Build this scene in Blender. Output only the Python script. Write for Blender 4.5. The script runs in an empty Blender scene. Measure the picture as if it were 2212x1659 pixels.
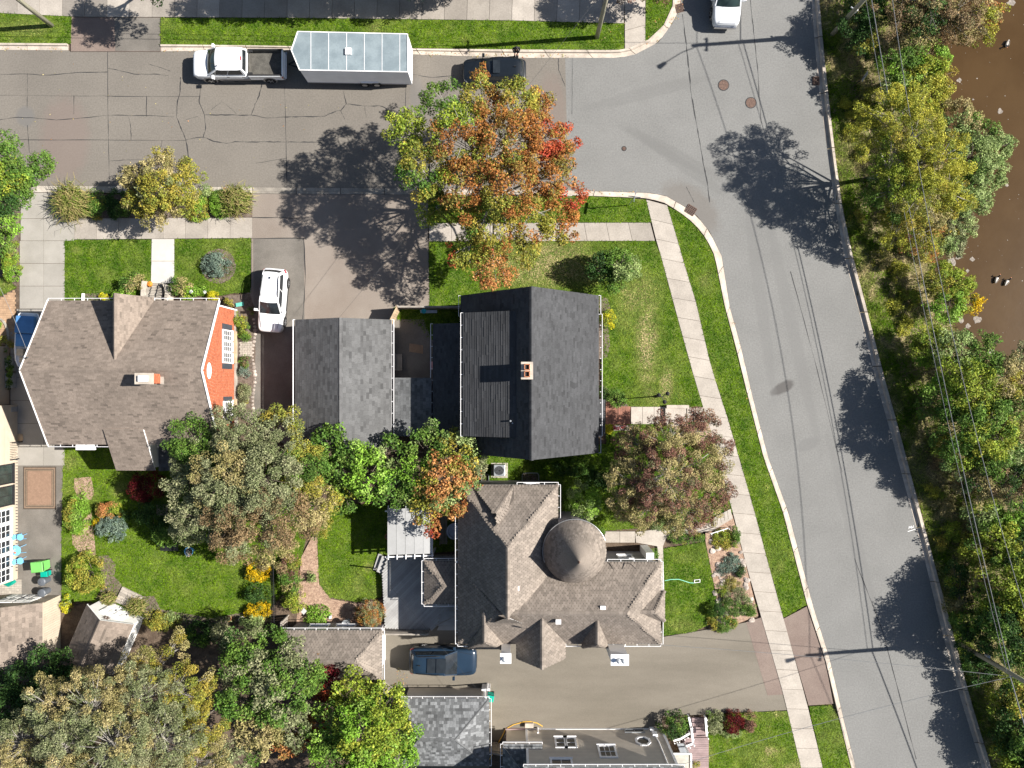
import bpy, math, random
import numpy as np
from mathutils import Vector, Matrix, geometry

# ------------------------------------------------------------------ camera, sky, sun, exposure
scn = bpy.context.scene
COL = scn.collection
HC = 54.0                       # drone height in metres
K = 75.0 / 2212.0               # metres per survey unit on the ground
cam_d = bpy.data.cameras.new('camera')
cam = bpy.data.objects.new('camera', cam_d)
COL.objects.link(cam)
cam.location = (0, 0, HC)
cam_d.sensor_width = 36.0
cam_d.lens = 36.0 * HC / 75.0
cam_d.clip_start = 1.0
cam_d.clip_end = 2000.0
scn.camera = cam

SUN_EL, SUN_AZ = math.radians(40.0), math.radians(4.3)
world = bpy.data.worlds.new('World')
scn.world = world
world.use_nodes = True
_nt = world.node_tree
_bg = _nt.nodes['Background']
_sky = _nt.nodes.new('ShaderNodeTexSky')
_sky.sky_type = 'NISHITA'
_sky.sun_disc = False
_sky.sun_elevation = SUN_EL
_sky.sun_rotation = math.pi / 2 - SUN_AZ
_nt.links.new(_sky.outputs[0], _bg.inputs[0])
_bg.inputs[1].default_value = 0.05
sun_d = bpy.data.lights.new('sun', 'SUN')
sun_d.energy = 5.0
sun_d.angle = math.radians(0.53)
sun_d.color = (1.0, 0.955, 0.89)
sun = bpy.data.objects.new('sun', sun_d)
COL.objects.link(sun)
_sv = Vector((math.cos(SUN_EL) * math.cos(SUN_AZ), math.cos(SUN_EL) * math.sin(SUN_AZ), math.sin(SUN_EL)))
sun.rotation_euler = (-_sv).to_track_quat('-Z', 'Y').to_euler()
sun.location = _sv * 120
scn.view_settings.view_transform = 'Standard'
scn.view_settings.look = 'None'
scn.view_settings.gamma = 1.0
scn.view_settings.use_curve_mapping = False
scn.view_settings.exposure = 1.12

# ------------------------------------------------------------------ helpers
rnd = random.Random(7)
rng = np.random.default_rng(11)

def W(fx, fy, h=0.0):
    """survey coordinates of the nadir photograph + height -> world point"""
    k = K * (1 - h / HC)
    return Vector(((fx - 1106) * k, -(fy - 829.5) * k, h))

def O(ox, oy, h=0.0):
    return Vector((ox * K, -oy * K, h))

def t(c, r, *a):
    return [(553 * c + a[i] / 3.0, 553 * r + a[i + 1] / 3.0) for i in range(0, len(a), 2)]

def P2(pts, h=0.0):
    return [W(x, y, h).xy for x, y in pts]

ORG = {}

def _sub(v, o):
    return (v[0] - o[0], v[1] - o[1], v[2] - o[2])

def tag(o, label=None, cat=None, group=None, kind=None):
    if label: o['label'] = label
    if cat: o['category'] = cat
    if group: o['group'] = group
    if kind: o['kind'] = kind
    return o

def thing(name, label, cat, loc=(0, 0, 0), group=None, kind=None):
    o = bpy.data.objects.new(name, None)
    COL.objects.link(o)
    o.empty_display_size = 0.3
    o.location = loc
    ORG[o] = Vector(loc)
    tag(o, label, cat, group, kind)
    return o

def finish(me, name, m, parent=None):
    o = bpy.data.objects.new(name, me)
    COL.objects.link(o)
    if m: me.materials.append(m)
    if parent is not None:
        o.parent = parent
        ORG[o] = ORG[parent]
    return o

class MB:
    def __init__(s):
        s.v, s.f, s.c = [], [], []
    def add(s, vs, fs, c=1.0):
        n = len(s.v)
        s.v += [tuple(v) for v in vs]
        for f in fs:
            s.f.append(tuple(i + n for i in f)); s.c.append(c)
        return s
    def quad(s, a, b, c, d, tint=1.0):
        return s.add([a, b, c, d], [(0, 1, 2, 3)], tint)
    def poly(s, pts, tint=1.0):
        return s.add(pts, [tuple(range(len(pts)))], tint)
    def hexa(s, q, tint=1.0):
        """8 corners: bottom 4 then top 4 (ccw)"""
        return s.add(q, [(3, 2, 1, 0), (4, 5, 6, 7), (0, 1, 5, 4), (1, 2, 6, 5), (2, 3, 7, 6), (3, 0, 4, 7)], tint)
    def box(s, c, size, rz=0.0, tint=1.0):
        x, y, z = size[0] / 2, size[1] / 2, size[2] / 2
        cr, sr = math.cos(rz), math.sin(rz)
        q = []
        for dz in (-z, z):
            for dx, dy in ((-x, -y), (x, -y), (x, y), (-x, y)):
                q.append((c[0] + dx * cr - dy * sr, c[1] + dx * sr + dy * cr, c[2] + dz))
        return s.hexa(q, tint)
    def bb(s, x0, x1, y0, y1, z0, z1, tint=1.0):
        return s.box(((x0 + x1) / 2, (y0 + y1) / 2, (z0 + z1) / 2), (abs(x1 - x0), abs(y1 - y0), abs(z1 - z0)), 0, tint)
    def bar(s, a, b, w, h, up=(0, 0, 1), tint=1.0):
        a, b = Vector(a), Vector(b)
        d = (b - a)
        if d.length < 1e-6: return s
        d.normalize()
        u = Vector(up)
        sd = d.cross(u)
        if sd.length < 1e-4: sd = d.cross(Vector((1, 0, 0)))
        sd.normalize(); u = sd.cross(d).normalized()
        sd *= w / 2; u *= h / 2
        return s.hexa([a - sd - u, b - sd - u, b + sd - u, a + sd - u, a - sd + u, b - sd + u, b + sd + u, a + sd + u], tint)
    def prism(s, poly, z0, z1, tint=1.0):
        p = [Vector(q[:2]) if len(q) > 2 else Vector(q) for q in poly]
        ar = sum(p[i].x * p[(i + 1) % len(p)].y - p[(i + 1) % len(p)].x * p[i].y for i in range(len(p)))
        if ar < 0: p.reverse()
        n = len(p)
        vs = [(q.x, q.y, z0) for q in p] + [(q.x, q.y, z1) for q in p]
        fs = [tuple(range(n - 1, -1, -1)), tuple(range(n, 2 * n))]
        fs += [(i, (i + 1) % n, n + (i + 1) % n, n + i) for i in range(n)]
        return s.add(vs, fs, tint)
    def tube(s, pts, r, n=6, tint=1.0, cap=True):
        pts = [Vector(p) for p in pts]
        m = len(pts)
        rs = r if isinstance(r, (list, tuple)) else [r] * m
        vs = []
        ref = Vector((0.31, 0.17, 0.93))
        for i, p in enumerate(pts):
            d = (pts[min(i + 1, m - 1)] - pts[max(i - 1, 0)])
            if d.length < 1e-9: d = Vector((0, 0, 1))
            d.normalize()
            u = d.cross(ref)
            if u.length < 0.05: u = d.cross(Vector((1, 0, 0)))
            u.normalize(); w = d.cross(u)
            for k in range(n):
                a = 2 * math.pi * k / n
                vs.append(p + (u * math.cos(a) + w * math.sin(a)) * rs[i])
        fs = []
        for i in range(m - 1):
            for k in range(n):
                k2 = (k + 1) % n
                fs.append((i * n + k, i * n + k2, (i + 1) * n + k2, (i + 1) * n + k))
        if cap:
            fs.append(tuple(range(n - 1, -1, -1)))
            fs.append(tuple((m - 1) * n + k for k in range(n)))
        return s.add(vs, fs, tint)
    def lathe(s, c, prof, n=16, axis='z', tint=1.0):
        vs, fs = [], []
        for r, z in prof:
            for k in range(n):
                a = 2 * math.pi * k / n
                if axis == 'z': q = (c[0] + r * math.cos(a), c[1] + r * math.sin(a), c[2] + z)
                elif axis == 'y': q = (c[0] + r * math.cos(a), c[1] + z, c[2] + r * math.sin(a))
                else: q = (c[0] + z, c[1] + r * math.cos(a), c[2] + r * math.sin(a))
                vs.append(q)
        for i in range(len(prof) - 1):
            for k in range(n):
                k2 = (k + 1) % n
                q = (i * n + k, i * n + k2, (i + 1) * n + k2, (i + 1) * n + k)
                fs.append(q if axis != 'y' else q[::-1])
        fs.append(tuple(range(n - 1, -1, -1)))
        fs.append(tuple((len(prof) - 1) * n + k for k in range(n)))
        return s.add(vs, fs, tint)
    def build(s, name, m, parent=None, smooth=False, kind=None, label=None, cat=None, group=None, bevel=0):
        me = bpy.data.meshes.new(name)
        if parent is not None:
            o0 = ORG[parent]
        else:
            a = np.array(s.v)
            o0 = Vector(((a[:, 0].min() + a[:, 0].max()) / 2, (a[:, 1].min() + a[:, 1].max()) / 2, a[:, 2].min()))
        me.from_pydata([_sub(v, o0) for v in s.v], [], s.f)
        at = me.attributes.new('tint', 'FLOAT', 'FACE')
        at.data.foreach_set('value', s.c)
        if smooth:
            me.polygons.foreach_set('use_smooth', [True] * len(s.f))
        o = finish(me, name, m, parent)
        if parent is None:
            o.location = o0
            ORG[o] = o0
        if bevel:
            b = o.modifiers.new('bevel', 'BEVEL'); b.width = bevel; b.segments = 2; b.limit_method = 'ANGLE'
        tag(o, label, cat, group, kind)
        return o

def copy_tree(o, parent=None):
    c = o.copy()
    COL.objects.link(c)
    c.parent = parent
    ORG[c] = ORG.get(o, Vector())
    for ch in [q for q in COL.objects if q.parent == o]:
        copy_tree(ch, c)
    return c

# ------------------------------------------------------------------ materials
MATS = {}
def pm(name, c, rough=0.8, var=0.12, scale=1.5, c2=None, mid=(0.38, 0.62), fine=0.0, fscale=45.0,
       bump=0.0, bscale=None, metal=0.0, spec=0.3, tint=False, coat=0.0, spots=None, stretch=None, alpha=None, trans=0.0):
    m = bpy.data.materials.new(name)
    m.use_nodes = True
    nt = m.node_tree; nd = nt.nodes; ln = nt.links
    b = nd['Principled BSDF']
    b.inputs['Roughness'].default_value = rough
    b.inputs['Metallic'].default_value = metal
    b.inputs['Specular IOR Level'].default_value = spec
    if coat:
        b.inputs['Coat Weight'].default_value = coat; b.inputs['Coat Roughness'].default_value = 0.06
    if trans:
        b.inputs['Transmission Weight'].default_value = trans
    geo = nd.new('ShaderNodeNewGeometry')
    pos = geo.outputs['Position']
    if stretch:
        vm = nd.new('ShaderNodeVectorMath'); vm.operation = 'MULTIPLY'
        vm.inputs[1].default_value = stretch; ln.new(pos, vm.inputs[0]); pos = vm.outputs[0]
    n = nd.new('ShaderNodeTexNoise'); n.inputs['Scale'].default_value = scale
    n.inputs['Detail'].default_value = 5.0; n.inputs['Roughness'].default_value = 0.6
    ln.new(pos, n.inputs['Vector'])
    mr = nd.new('ShaderNodeMapRange')
    mr.inputs[1].default_value, mr.inputs[2].default_value = mid
    ln.new(n.outputs[0], mr.inputs[0])
    mx = nd.new('ShaderNodeMix'); mx.data_type = 'RGBA'
    ca = c if c2 else tuple(q * (1 - var) for q in c)
    cb = c2 if c2 else tuple(min(1.0, q * (1 + var)) for q in c)
    mx.inputs[6].default_value = (*ca, 1); mx.inputs[7].default_value = (*cb, 1)
    ln.new(mr.outputs[0], mx.inputs[0])
    out = mx.outputs[2]
    def mul(fac_socket, lo, hi):
        nonlocal out
        r = nd.new('ShaderNodeMapRange')
        r.inputs[1].default_value, r.inputs[2].default_value = 0.3, 0.7
        r.inputs[3].default_value, r.inputs[4].default_value = lo, hi
        ln.new(fac_socket, r.inputs[0])
        v = nd.new('ShaderNodeMix'); v.data_type = 'RGBA'; v.blend_type = 'MULTIPLY'
        v.inputs[0].default_value = 1.0
        ln.new(out, v.inputs[6]); ln.new(r.outputs[0], v.inputs[7])
        out = v.outputs[2]
    nf = None
    if fine:
        nf = nd.new('ShaderNodeTexNoise'); nf.inputs['Scale'].default_value = fscale; nf.inputs['Detail'].default_value = 3.0
        ln.new(geo.outputs['Position'], nf.inputs['Vector'])
        mul(nf.outputs[0], 1 - fine, 1 + fine)
    if tint:
        a = nd.new('ShaderNodeAttribute'); a.attribute_name = 'tint'
        v = nd.new('ShaderNodeMix'); v.data_type = 'RGBA'; v.blend_type = 'MULTIPLY'; v.inputs[0].default_value = 1.0
        ln.new(out, v.inputs[6]); ln.new(a.outputs['Fac'], v.inputs[7]); out = v.outputs[2]
    if spots:   # list of (world x, y, rx, ry, rot, colour, strength)
        for (sx, sy, rx, ry, ro, sc, st) in spots:
            mp = nd.new('ShaderNodeMapping'); mp.vector_type = 'TEXTURE'
            mp.inputs['Location'].default_value = (sx, sy, 0); mp.inputs['Rotation'].default_value = (0, 0, ro)
            mp.inputs['Scale'].default_value = (rx, ry, 1000)
            nn = nd.new('ShaderNodeTexNoise'); nn.inputs['Scale'].default_value = 2.2; nn.inputs['Detail'].default_value = 4
            ln.new(geo.outputs['Position'], nn.inputs['Vector'])
            ln.new(geo.outputs['Position'], mp.inputs[0])
            le = nd.new('ShaderNodeVectorMath'); le.operation = 'LENGTH'; ln.new(mp.outputs[0], le.inputs[0])
            ad = nd.new('ShaderNodeMath'); ad.operation = 'MULTIPLY_ADD'; ad.inputs[1].default_value = 0.5
            ln.new(nn.outputs[0], ad.inputs[0]); ln.new(le.outputs['Value'], ad.inputs[2])
            r = nd.new('ShaderNodeMapRange'); r.inputs[1].default_value = 1.35; r.inputs[2].default_value = 1.0
            r.inputs[3].default_value = 0; r.inputs[4].default_value = st
            ln.new(ad.outputs[0], r.inputs[0])
            v = nd.new('ShaderNodeMix'); v.data_type = 'RGBA'
            v.inputs[7].default_value = (*sc, 1)
            ln.new(r.outputs[0], v.inputs[0]); ln.new(out, v.inputs[6]); out = v.outputs[2]
    ln.new(out, b.inputs['Base Color'])
    if bump:
        bp = nd.new('ShaderNodeBump'); bp.inputs['Strength'].default_value = bump; bp.inputs['Distance'].default_value = 0.03
        nb = nd.new('ShaderNodeTexNoise'); nb.inputs['Scale'].default_value = bscale or fscale; nb.inputs['Detail'].default_value = 4.0
        ln.new(geo.outputs['Position'], nb.inputs['Vector'])
        ln.new(nb.outputs[0], bp.inputs['Height']); ln.new(bp.outputs[0], b.inputs['Normal'])
    MATS[name] = m
    return m

def leaf_mat(name, transl=0.28, rough=0.55, spec=.1):
    m = bpy.data.materials.new(name); m.use_nodes = True
    nt = m.node_tree; nd = nt.nodes; ln = nt.links
    b = nd['Principled BSDF']; out = nd['Material Output']
    b.inputs['Roughness'].default_value = rough; b.inputs['Specular IOR Level'].default_value = spec
    a = nd.new('ShaderNodeAttribute'); a.attribute_name = 'leafcol'
    ln.new(a.outputs['Color'], b.inputs['Base Color'])
    tr = nd.new('ShaderNodeBsdfTranslucent'); ln.new(a.outputs['Color'], tr.inputs['Color'])
    mx = nd.new('ShaderNodeMixShader'); mx.inputs[0].default_value = transl
    ln.new(b.outputs[0], mx.inputs[1]); ln.new(tr.outputs[0], mx.inputs[2]); ln.new(mx.outputs[0], out.inputs['Surface'])
    return m

M = MATS
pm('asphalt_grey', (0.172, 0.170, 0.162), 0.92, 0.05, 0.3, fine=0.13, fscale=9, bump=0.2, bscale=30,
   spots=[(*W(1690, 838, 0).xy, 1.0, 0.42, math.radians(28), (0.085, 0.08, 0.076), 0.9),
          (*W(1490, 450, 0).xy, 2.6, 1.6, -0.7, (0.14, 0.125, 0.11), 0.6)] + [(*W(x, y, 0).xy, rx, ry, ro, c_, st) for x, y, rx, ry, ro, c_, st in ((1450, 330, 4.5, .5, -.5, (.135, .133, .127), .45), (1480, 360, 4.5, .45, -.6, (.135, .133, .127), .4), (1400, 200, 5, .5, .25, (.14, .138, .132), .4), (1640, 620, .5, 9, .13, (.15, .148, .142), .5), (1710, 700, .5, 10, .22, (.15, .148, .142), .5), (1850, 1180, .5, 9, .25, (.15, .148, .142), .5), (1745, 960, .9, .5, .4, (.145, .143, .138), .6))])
pm('asphalt_brown', (0.145, 0.130, 0.112), 0.92, 0.10, 0.22, c2=(0.166, 0.149, 0.128), fine=0.13, fscale=9, bump=0.2, bscale=30,
   spots=[(*W(55, 252, 0).xy, 0.72, 0.8, 0, (0.135, 0.128, 0.12), 0.85), (*W(140, 300, 0).xy, 1.9, 3.2, 0, (0.172, 0.132, 0.115), 0.55),
          (*W(899, 200, 0).xy, 0.5, 1.3, 0, (0.145, 0.135, 0.125), 0.7), (*W(1190, 250, 0).xy, 1.2, 3.2, 0, (0.165, 0.13, 0.112), 0.6)])
pm('asphalt_drive', (0.196, 0.163, 0.136), 0.92, 0.1, 0.3, c2=(0.228, 0.195, 0.165), fine=0.2, fscale=22, bump=0.3, bscale=50)
pm('asphalt_drive2', (0.145, 0.128, 0.102), 0.92, 0.1, 0.25, c2=(0.182, 0.161, 0.13), fine=0.13, fscale=26, bump=0.3, bscale=60, stretch=(0.35, 1.6, 1))
pm('asphalt_apron', (0.17, 0.128, 0.108), 0.92, 0.1, 0.5, c2=(0.2, 0.155, 0.13), fine=0.2, fscale=26, bump=0.3, bscale=50)
pm('asphalt_patio', (0.125, 0.113, 0.098), 0.92, 0.1, 0.5, c2=(0.17, 0.154, 0.134), fine=0.18, fscale=24, bump=0.3, bscale=50)
pm('tar', (0.03, 0.03, 0.031), 0.6, 0.2, 6)
pm('concrete_walk', (0.325, 0.29, 0.25), 0.9, 0.1, 0.9, c2=(0.385, 0.345, 0.298), fine=0.1, fscale=9, tint=True, bump=0.15, bscale=60)
pm('concrete_pale', (0.265, 0.248, 0.218), 0.9, 0.1, 0.6, c2=(0.31, 0.29, 0.258), fine=0.08, fscale=30, tint=True, bump=0.1)
pm('concrete_white', (0.47, 0.45, 0.415), 0.9, 0.06, 1.0, fine=0.05)
pm('concrete_kerb', (0.42, 0.365, 0.305), 0.9, 0.16, 1.4, fine=0.14, fscale=25, tint=True, bump=0.2)
pm('concrete_old', (0.3, 0.27, 0.23), 0.9, 0.18, 1.6, fine=0.14, fscale=22, tint=True, bump=0.2)
pm('paver_tan', (0.36, 0.235, 0.145), 0.9, 0.12, 2.0, fine=0.1, tint=True)
pm('paver_grey', (0.36, 0.32, 0.27), 0.9, 0.12, 2.0, fine=0.1, tint=True)
pm('soil', (0.075, 0.052, 0.036), 0.95, 0.3, 2.0, c2=(0.12, 0.088, 0.062), fine=0.35, fscale=18, bump=0.8, bscale=14)
pm('mulch', (0.10, 0.075, 0.058), 0.95, 0.3, 5.0, c2=(0.16, 0.125, 0.10), fine=0.4, fscale=20, bump=0.8, bscale=18)
pm('bark_chips', (0.24, 0.155, 0.11), 0.95, 0.3, 6.0, c2=(0.36, 0.25, 0.18), fine=0.4, fscale=18, bump=0.7, bscale=18)
pm('bank_soil', (0.10, 0.085, 0.04), 0.95, 0.3, 0.5, c2=(0.21, 0.165, 0.095), fine=0.4, fscale=10, bump=0.9, bscale=8)
pm('white_paint', (0.8, 0.79, 0.78), 0.5, 0.03, 2)
pm('white_trim', (0.76, 0.75, 0.75), 0.45, 0.04, 3)
pm('black_metal', (0.02, 0.02, 0.022), 0.45, 0.15, 4)
pm('rubber', (0.018, 0.018, 0.019), 0.85, 0.15, 8)
pm('alloy', (0.45, 0.46, 0.48), 0.35, 0.08, 6, metal=0.8)
pm('rust_iron', (0.125, 0.08, 0.062), 0.85, 0.25, 9, fine=0.25)
pm('glass_dark', (0.018, 0.022, 0.026), 0.06, 0.25, 1.5, spec=0.6)
pm('glass_green', (0.022, 0.035, 0.032), 0.05, 0.3, 1.5, spec=0.6)
pm('red_lens', (0.42, 0.015, 0.03), 0.2, 0.1, 5, coat=0.5)
pm('clear_lens', (0.55, 0.56, 0.58), 0.12, 0.1, 8, coat=0.6)
pm('chrome', (0.6, 0.6, 0.62), 0.15, 0.05, 5, metal=1.0)
pm('pole_wood', (0.24, 0.225, 0.165), 0.85, 0.2, 3, c2=(0.31, 0.295, 0.22), stretch=(9, 9, 0.5), fine=0.15)
pm('wire', (0.05, 0.05, 0.05), 0.6, 0.1, 3)
pm('wire_bright', (0.3, 0.3, 0.3), 0.4, 0.1, 3, metal=0.6)
pm('galvanised', (0.36, 0.38, 0.4), 0.45, 0.12, 5, metal=0.5)
pm('bark', (0.11, 0.088, 0.07), 0.9, 0.3, 4, fine=0.2)
pm('bark_pale', (0.27, 0.25, 0.22), 0.9, 0.25, 4, fine=0.2)
pm('terracotta', (0.42, 0.17, 0.085), 0.85, 0.12, 5)
LEAF = leaf_mat('leaf', 0.2)
GRASS = leaf_mat('grass_blade', 0.2, 0.7, .03)
# ------------------------------------------------------------------ numpy noise, foliage meshes
def vnoise(x, y, s, seed=0):
    x = np.asarray(x) * s + 137.3 + seed * 17.1; y = np.asarray(y) * s + 91.7 + seed * 5.3
    xi = np.floor(x).astype(np.int64); yi = np.floor(y).astype(np.int64)
    xf = x - xi; yf = y - yi
    xf = xf * xf * (3 - 2 * xf); yf = yf * yf * (3 - 2 * yf)
    def h(a, b):
        n = (a * 374761393 + b * 668265263 + seed * 982451653) & 0x7fffffff
        n = ((n ^ (n >> 13)) * 1274126177) & 0x7fffffff
        return ((n ^ (n >> 16)) & 0xffff) / 65535.0
    return (h(xi, yi) * (1 - xf) + h(xi + 1, yi) * xf) * (1 - yf) + (h(xi, yi + 1) * (1 - xf) + h(xi + 1, yi + 1) * xf) * yf

def fnoise(x, y, s, seed=0):
    return 0.55 * vnoise(x, y, s, seed) + 0.3 * vnoise(x, y, s * 2.3, seed + 1) + 0.15 * vnoise(x, y, s * 5.1, seed + 2)

def face_mesh(name, V, nside, colr, m, parent=None, kind=None, up=None):
    """V (N*nside,3) world verts; colr (N,3) one colour per face"""
    N = len(V) // nside
    me = bpy.data.meshes.new(name)
    o0 = np.array(ORG[parent]) if parent is not None else np.array([V[:, 0].mean(), V[:, 1].mean(), V[:, 2].min()])
    me.vertices.add(len(V)); me.loops.add(len(V)); me.polygons.add(N)
    me.vertices.foreach_set('co', (V - o0).astype(np.float32).ravel())
    me.loops.foreach_set('vertex_index', np.arange(len(V), dtype=np.int32))
    me.polygons.foreach_set('loop_start', np.arange(0, len(V), nside, dtype=np.int32))
    at = me.attributes.new('leafcol', 'FLOAT_COLOR', 'FACE')
    c4 = np.ones((N, 4), np.float32); c4[:, :3] = np.clip(colr, 0.004, 0.95)
    at.data.foreach_set('color', c4.ravel())
    me.update(calc_edges=True)
    o = finish(me, name, m, parent)
    if parent is None:
        o.location = o0; ORG[o] = Vector(o0)
    if kind: o['kind'] = kind
    return o

def unit(a):
    return a / np.maximum(np.linalg.norm(a, axis=1, keepdims=True), 1e-9)

def leaf_quads(pos, nrm, size, aspect=0.78):
    n = len(pos)
    r = rng.normal(size=(n, 3))
    tt = unit(np.cross(nrm, r)); bb = np.cross(nrm, tt)
    L = size[:, None] * 0.5; Wd = L * aspect
    V = np.empty((n, 3, 3))
    V[:, 0] = pos - tt * L * .7 + bb * Wd; V[:, 1] = pos + tt * L * 1.2 - nrm * L * .2
    V[:, 2] = pos - tt * L * .7 - bb * Wd
    return V.reshape(-1, 3)

def in_poly(px, py, poly):
    ins = np.zeros(len(px), bool)
    n = len(poly); j = n - 1
    for i in range(n):
        xi, yi = poly[i]; xj, yj = poly[j]
        c = ((yi > py) != (yj > py)) & (px < (xj - xi) * (py - yi) / ((yj - yi) or 1e-12) + xi)
        ins ^= c; j = i
    return ins

def scatter(poly, dens):
    a = np.array([tuple(q) for q in poly])
    x0, y0 = a.min(0); x1, y1 = a.max(0)
    x0, x1 = max(x0, -40.5), min(x1, 41.5); y0, y1 = max(y0, -30.5), min(y1, 30.5)
    if x1 <= x0 or y1 <= y0: return np.zeros(0), np.zeros(0)
    n = int((x1 - x0) * (y1 - y0) * dens)
    x = rng.uniform(x0, x1, n); y = rng.uniform(y0, y1, n)
    k = in_poly(x, y, [tuple(q) for q in poly])
    return x[k], y[k]

def mixc(a, b, f):
    return np.array(a)[None] * (1 - f[:, None]) + np.array(b)[None] * f[:, None]

G_DARK, G_MID, G_YEL, G_TAN = (0.034, 0.088, 0.003), (0.118, 0.195, 0.009), (0.24, 0.26, 0.06), (0.40, 0.32, 0.17)

def blades(name, poly, dens, zf, parent, dry=(), lush=0.5, ln=0.15, wd=0.055, tall=0.5, kind='stuff', drybase=0.0, edge=0.03):
    cx = sum(q[0] for q in poly) / len(poly); cy = sum(q[1] for q in poly) / len(poly)
    x, y = scatter(poly, dens)
    n = len(x)
    if n == 0: return None
    z = zf(x, y) if callable(zf) else np.full(n, zf)
    a = rng.uniform(0, 2 * np.pi, n); l = ln * rng.uniform(0.6, 1.3, n); w = wd * rng.uniform(0.6, 1.3, n)
    lift = tall * l * rng.uniform(0.15, 1.0, n)
    V = np.empty((n, 3, 3))
    ca, sa = np.cos(a), np.sin(a)
    V[:, 0] = np.stack([x - sa * w / 2, y + ca * w / 2, z], 1)
    V[:, 1] = np.stack([x + sa * w / 2, y - ca * w / 2, z], 1)
    V[:, 2] = np.stack([x + ca * l, y + sa * l, z + lift], 1)
    f = fnoise(x, y, 0.45, 3); g = fnoise(x, y, 1.7, 9)
    d = np.clip((f - 0.62 + drybase) * 3.5, 0, 1) * 0.55 + np.clip((g - 0.72 + drybase) * 3.0, 0, 1) * 0.6
    for (fx, fy, rx, ry, st) in dry:
        c = W(fx, fy, 0.1)
        e = ((x - c.x) / (rx * K)) ** 2 + ((y - c.y) / (ry * K)) ** 2
        d = np.maximum(d, np.clip(1.35 - e - (1 - g) * 0.75, 0, 1) * st)
    d = np.clip(d, 0, 1)
    base = mixc(G_DARK, G_MID, np.clip((g - .5) * 1.9 + .45 + (0.5 - lush) * 0.7 + rng.normal(0, 0.25, n), 0, 1))
    base = base * (1 - d[:, None]) + mixc(G_YEL, G_TAN, np.clip(d * 1.3 - 0.35 + rng.normal(0, .2, n), 0, 1)) * d[:, None]
    base *= rng.uniform(0.42, 1.62, n)[:, None]
    return face_mesh(name, V.reshape(-1, 3), 3, base, GRASS, parent, kind)

pm('lawn_base', (0.05, 0.09, 0.008), 0.95, 0.3, 1.2, c2=(0.105, 0.145, 0.022), fine=0.3, fscale=14, bump=0.5, bscale=16)

ZS = 0.12     # top of pavements and lawns above the road

def lawn(name, pts, dens=270, dry=(), lush=0.5, drybase=0.03, top=0.105, **kw):
    p = P2(pts, top)
    o = MB().prism(p, -0.05, top).build(name, M['lawn_base'], kind='structure')
    blades('grass', p, dens, top - 0.005, o, dry=dry, lush=lush, drybase=drybase, **kw)
    return o

def patch(name, pts, m, top=0.1, bot=-0.05, kind='structure', parent=None):
    return MB().prism(P2(pts, top), bot, top).build(name, M[m], parent, kind=kind)

def interp(pts, n):
    a = np.array(pts, float)
    s = np.r_[0, np.cumsum(np.linalg.norm(np.diff(a, axis=0), axis=1))]
    q = np.linspace(0, s[-1], n)
    return np.stack([np.interp(q, s, a[:, 0]), np.interp(q, s, a[:, 1])], 1)

def along(pts, n):
    """resample for a strip: same parameter for both sides"""
    return interp(pts, n)

def slab_run(root, left, right, n, m, name, top=ZS, gap=0.012, tints=(0.93, 1.06), bot=-0.05, old=0.0):
    A, B = interp(left, n + 1), interp(right, n + 1)
    for i in range(n):
        a0, a1, b0, b1 = [W(*q, top).xy for q in (A[i], A[i + 1], B[i], B[i + 1])]
        d = ((a1 - a0).normalized()) * gap; e = ((b1 - b0).normalized()) * gap
        tn = rnd.uniform(*tints)
        if old and rnd.random() < old: tn *= 0.8
        MB().prism([a0 + d, b0 + e, b1 - e, a1 - d], bot, top + rnd.uniform(-0.006, 0.006), tn).build(name, M[m], root)
        # same mesh count is small; each slab carries its own shade of concrete
    # recessed joint bed
    L = [W(*q, top).xy for q in A] + [W(*q, top).xy for q in B[::-1]]
    MB().prism(L, bot - 0.01, top - 0.03).build('joint_bed', M['soil'], root)

def kerb_run(edge, back, seg=3.0, m='concrete_kerb', hgt=0.15, pan=0.62, tints=(0.9, 1.08), name='kerb'):
    root = thing(name, None, None, W(*edge[0], 0), kind='structure')
    ln = np.sum(np.linalg.norm(np.diff(np.array(edge), axis=0), axis=1)) * K
    n = max(1, int(ln / seg)); sub = 4
    E, Bk = interp(edge, n * sub + 1), interp(back, n * sub + 1)
    for i in range(n):
        mb = MB(); tn = rnd.uniform(*tints)
        for j in range(sub):
            q = i * sub + j
            f0 = 0.03 if j == 0 else 0.0; f1 = 0.97 if j == sub - 1 else 1.0
            def pt(S, f): 
                p = S[q] * (1 - f) + S[q + 1] * f
                return W(p[0], p[1], 0.05)
            e0, e1, b0, b1 = pt(E, f0), pt(E, f1), pt(Bk, f0), pt(Bk, f1)
            m0, m1 = e0.lerp(b0, pan), e1.lerp(b1, pan); k0, k1 = e0.lerp(b0, pan + 0.08), e1.lerp(b1, pan + 0.08)
            def z(p, h): return (p.x, p.y, h)
            mb.add([z(e0, .008), z(m0, .02), z(k0, hgt), z(b0, hgt), z(b0, -.06), z(e0, -.06),
                    z(e1, .008), z(m1, .02), z(k1, hgt), z(b1, hgt), z(b1, -.06), z(e1, -.06)],
                   [(0, 6, 7, 1), (1, 7, 8, 2), (2, 8, 9, 3), (3, 9, 10, 4), (5, 11, 6, 0)] +
                   ([(0, 1, 2, 3, 4, 5)] if j == 0 else []) + ([(11, 10, 9, 8, 7, 6)] if j == sub - 1 else []), tn)
        o = mb.build('kerb_stone', M[m], root)
        me = o.data
    return root

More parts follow.
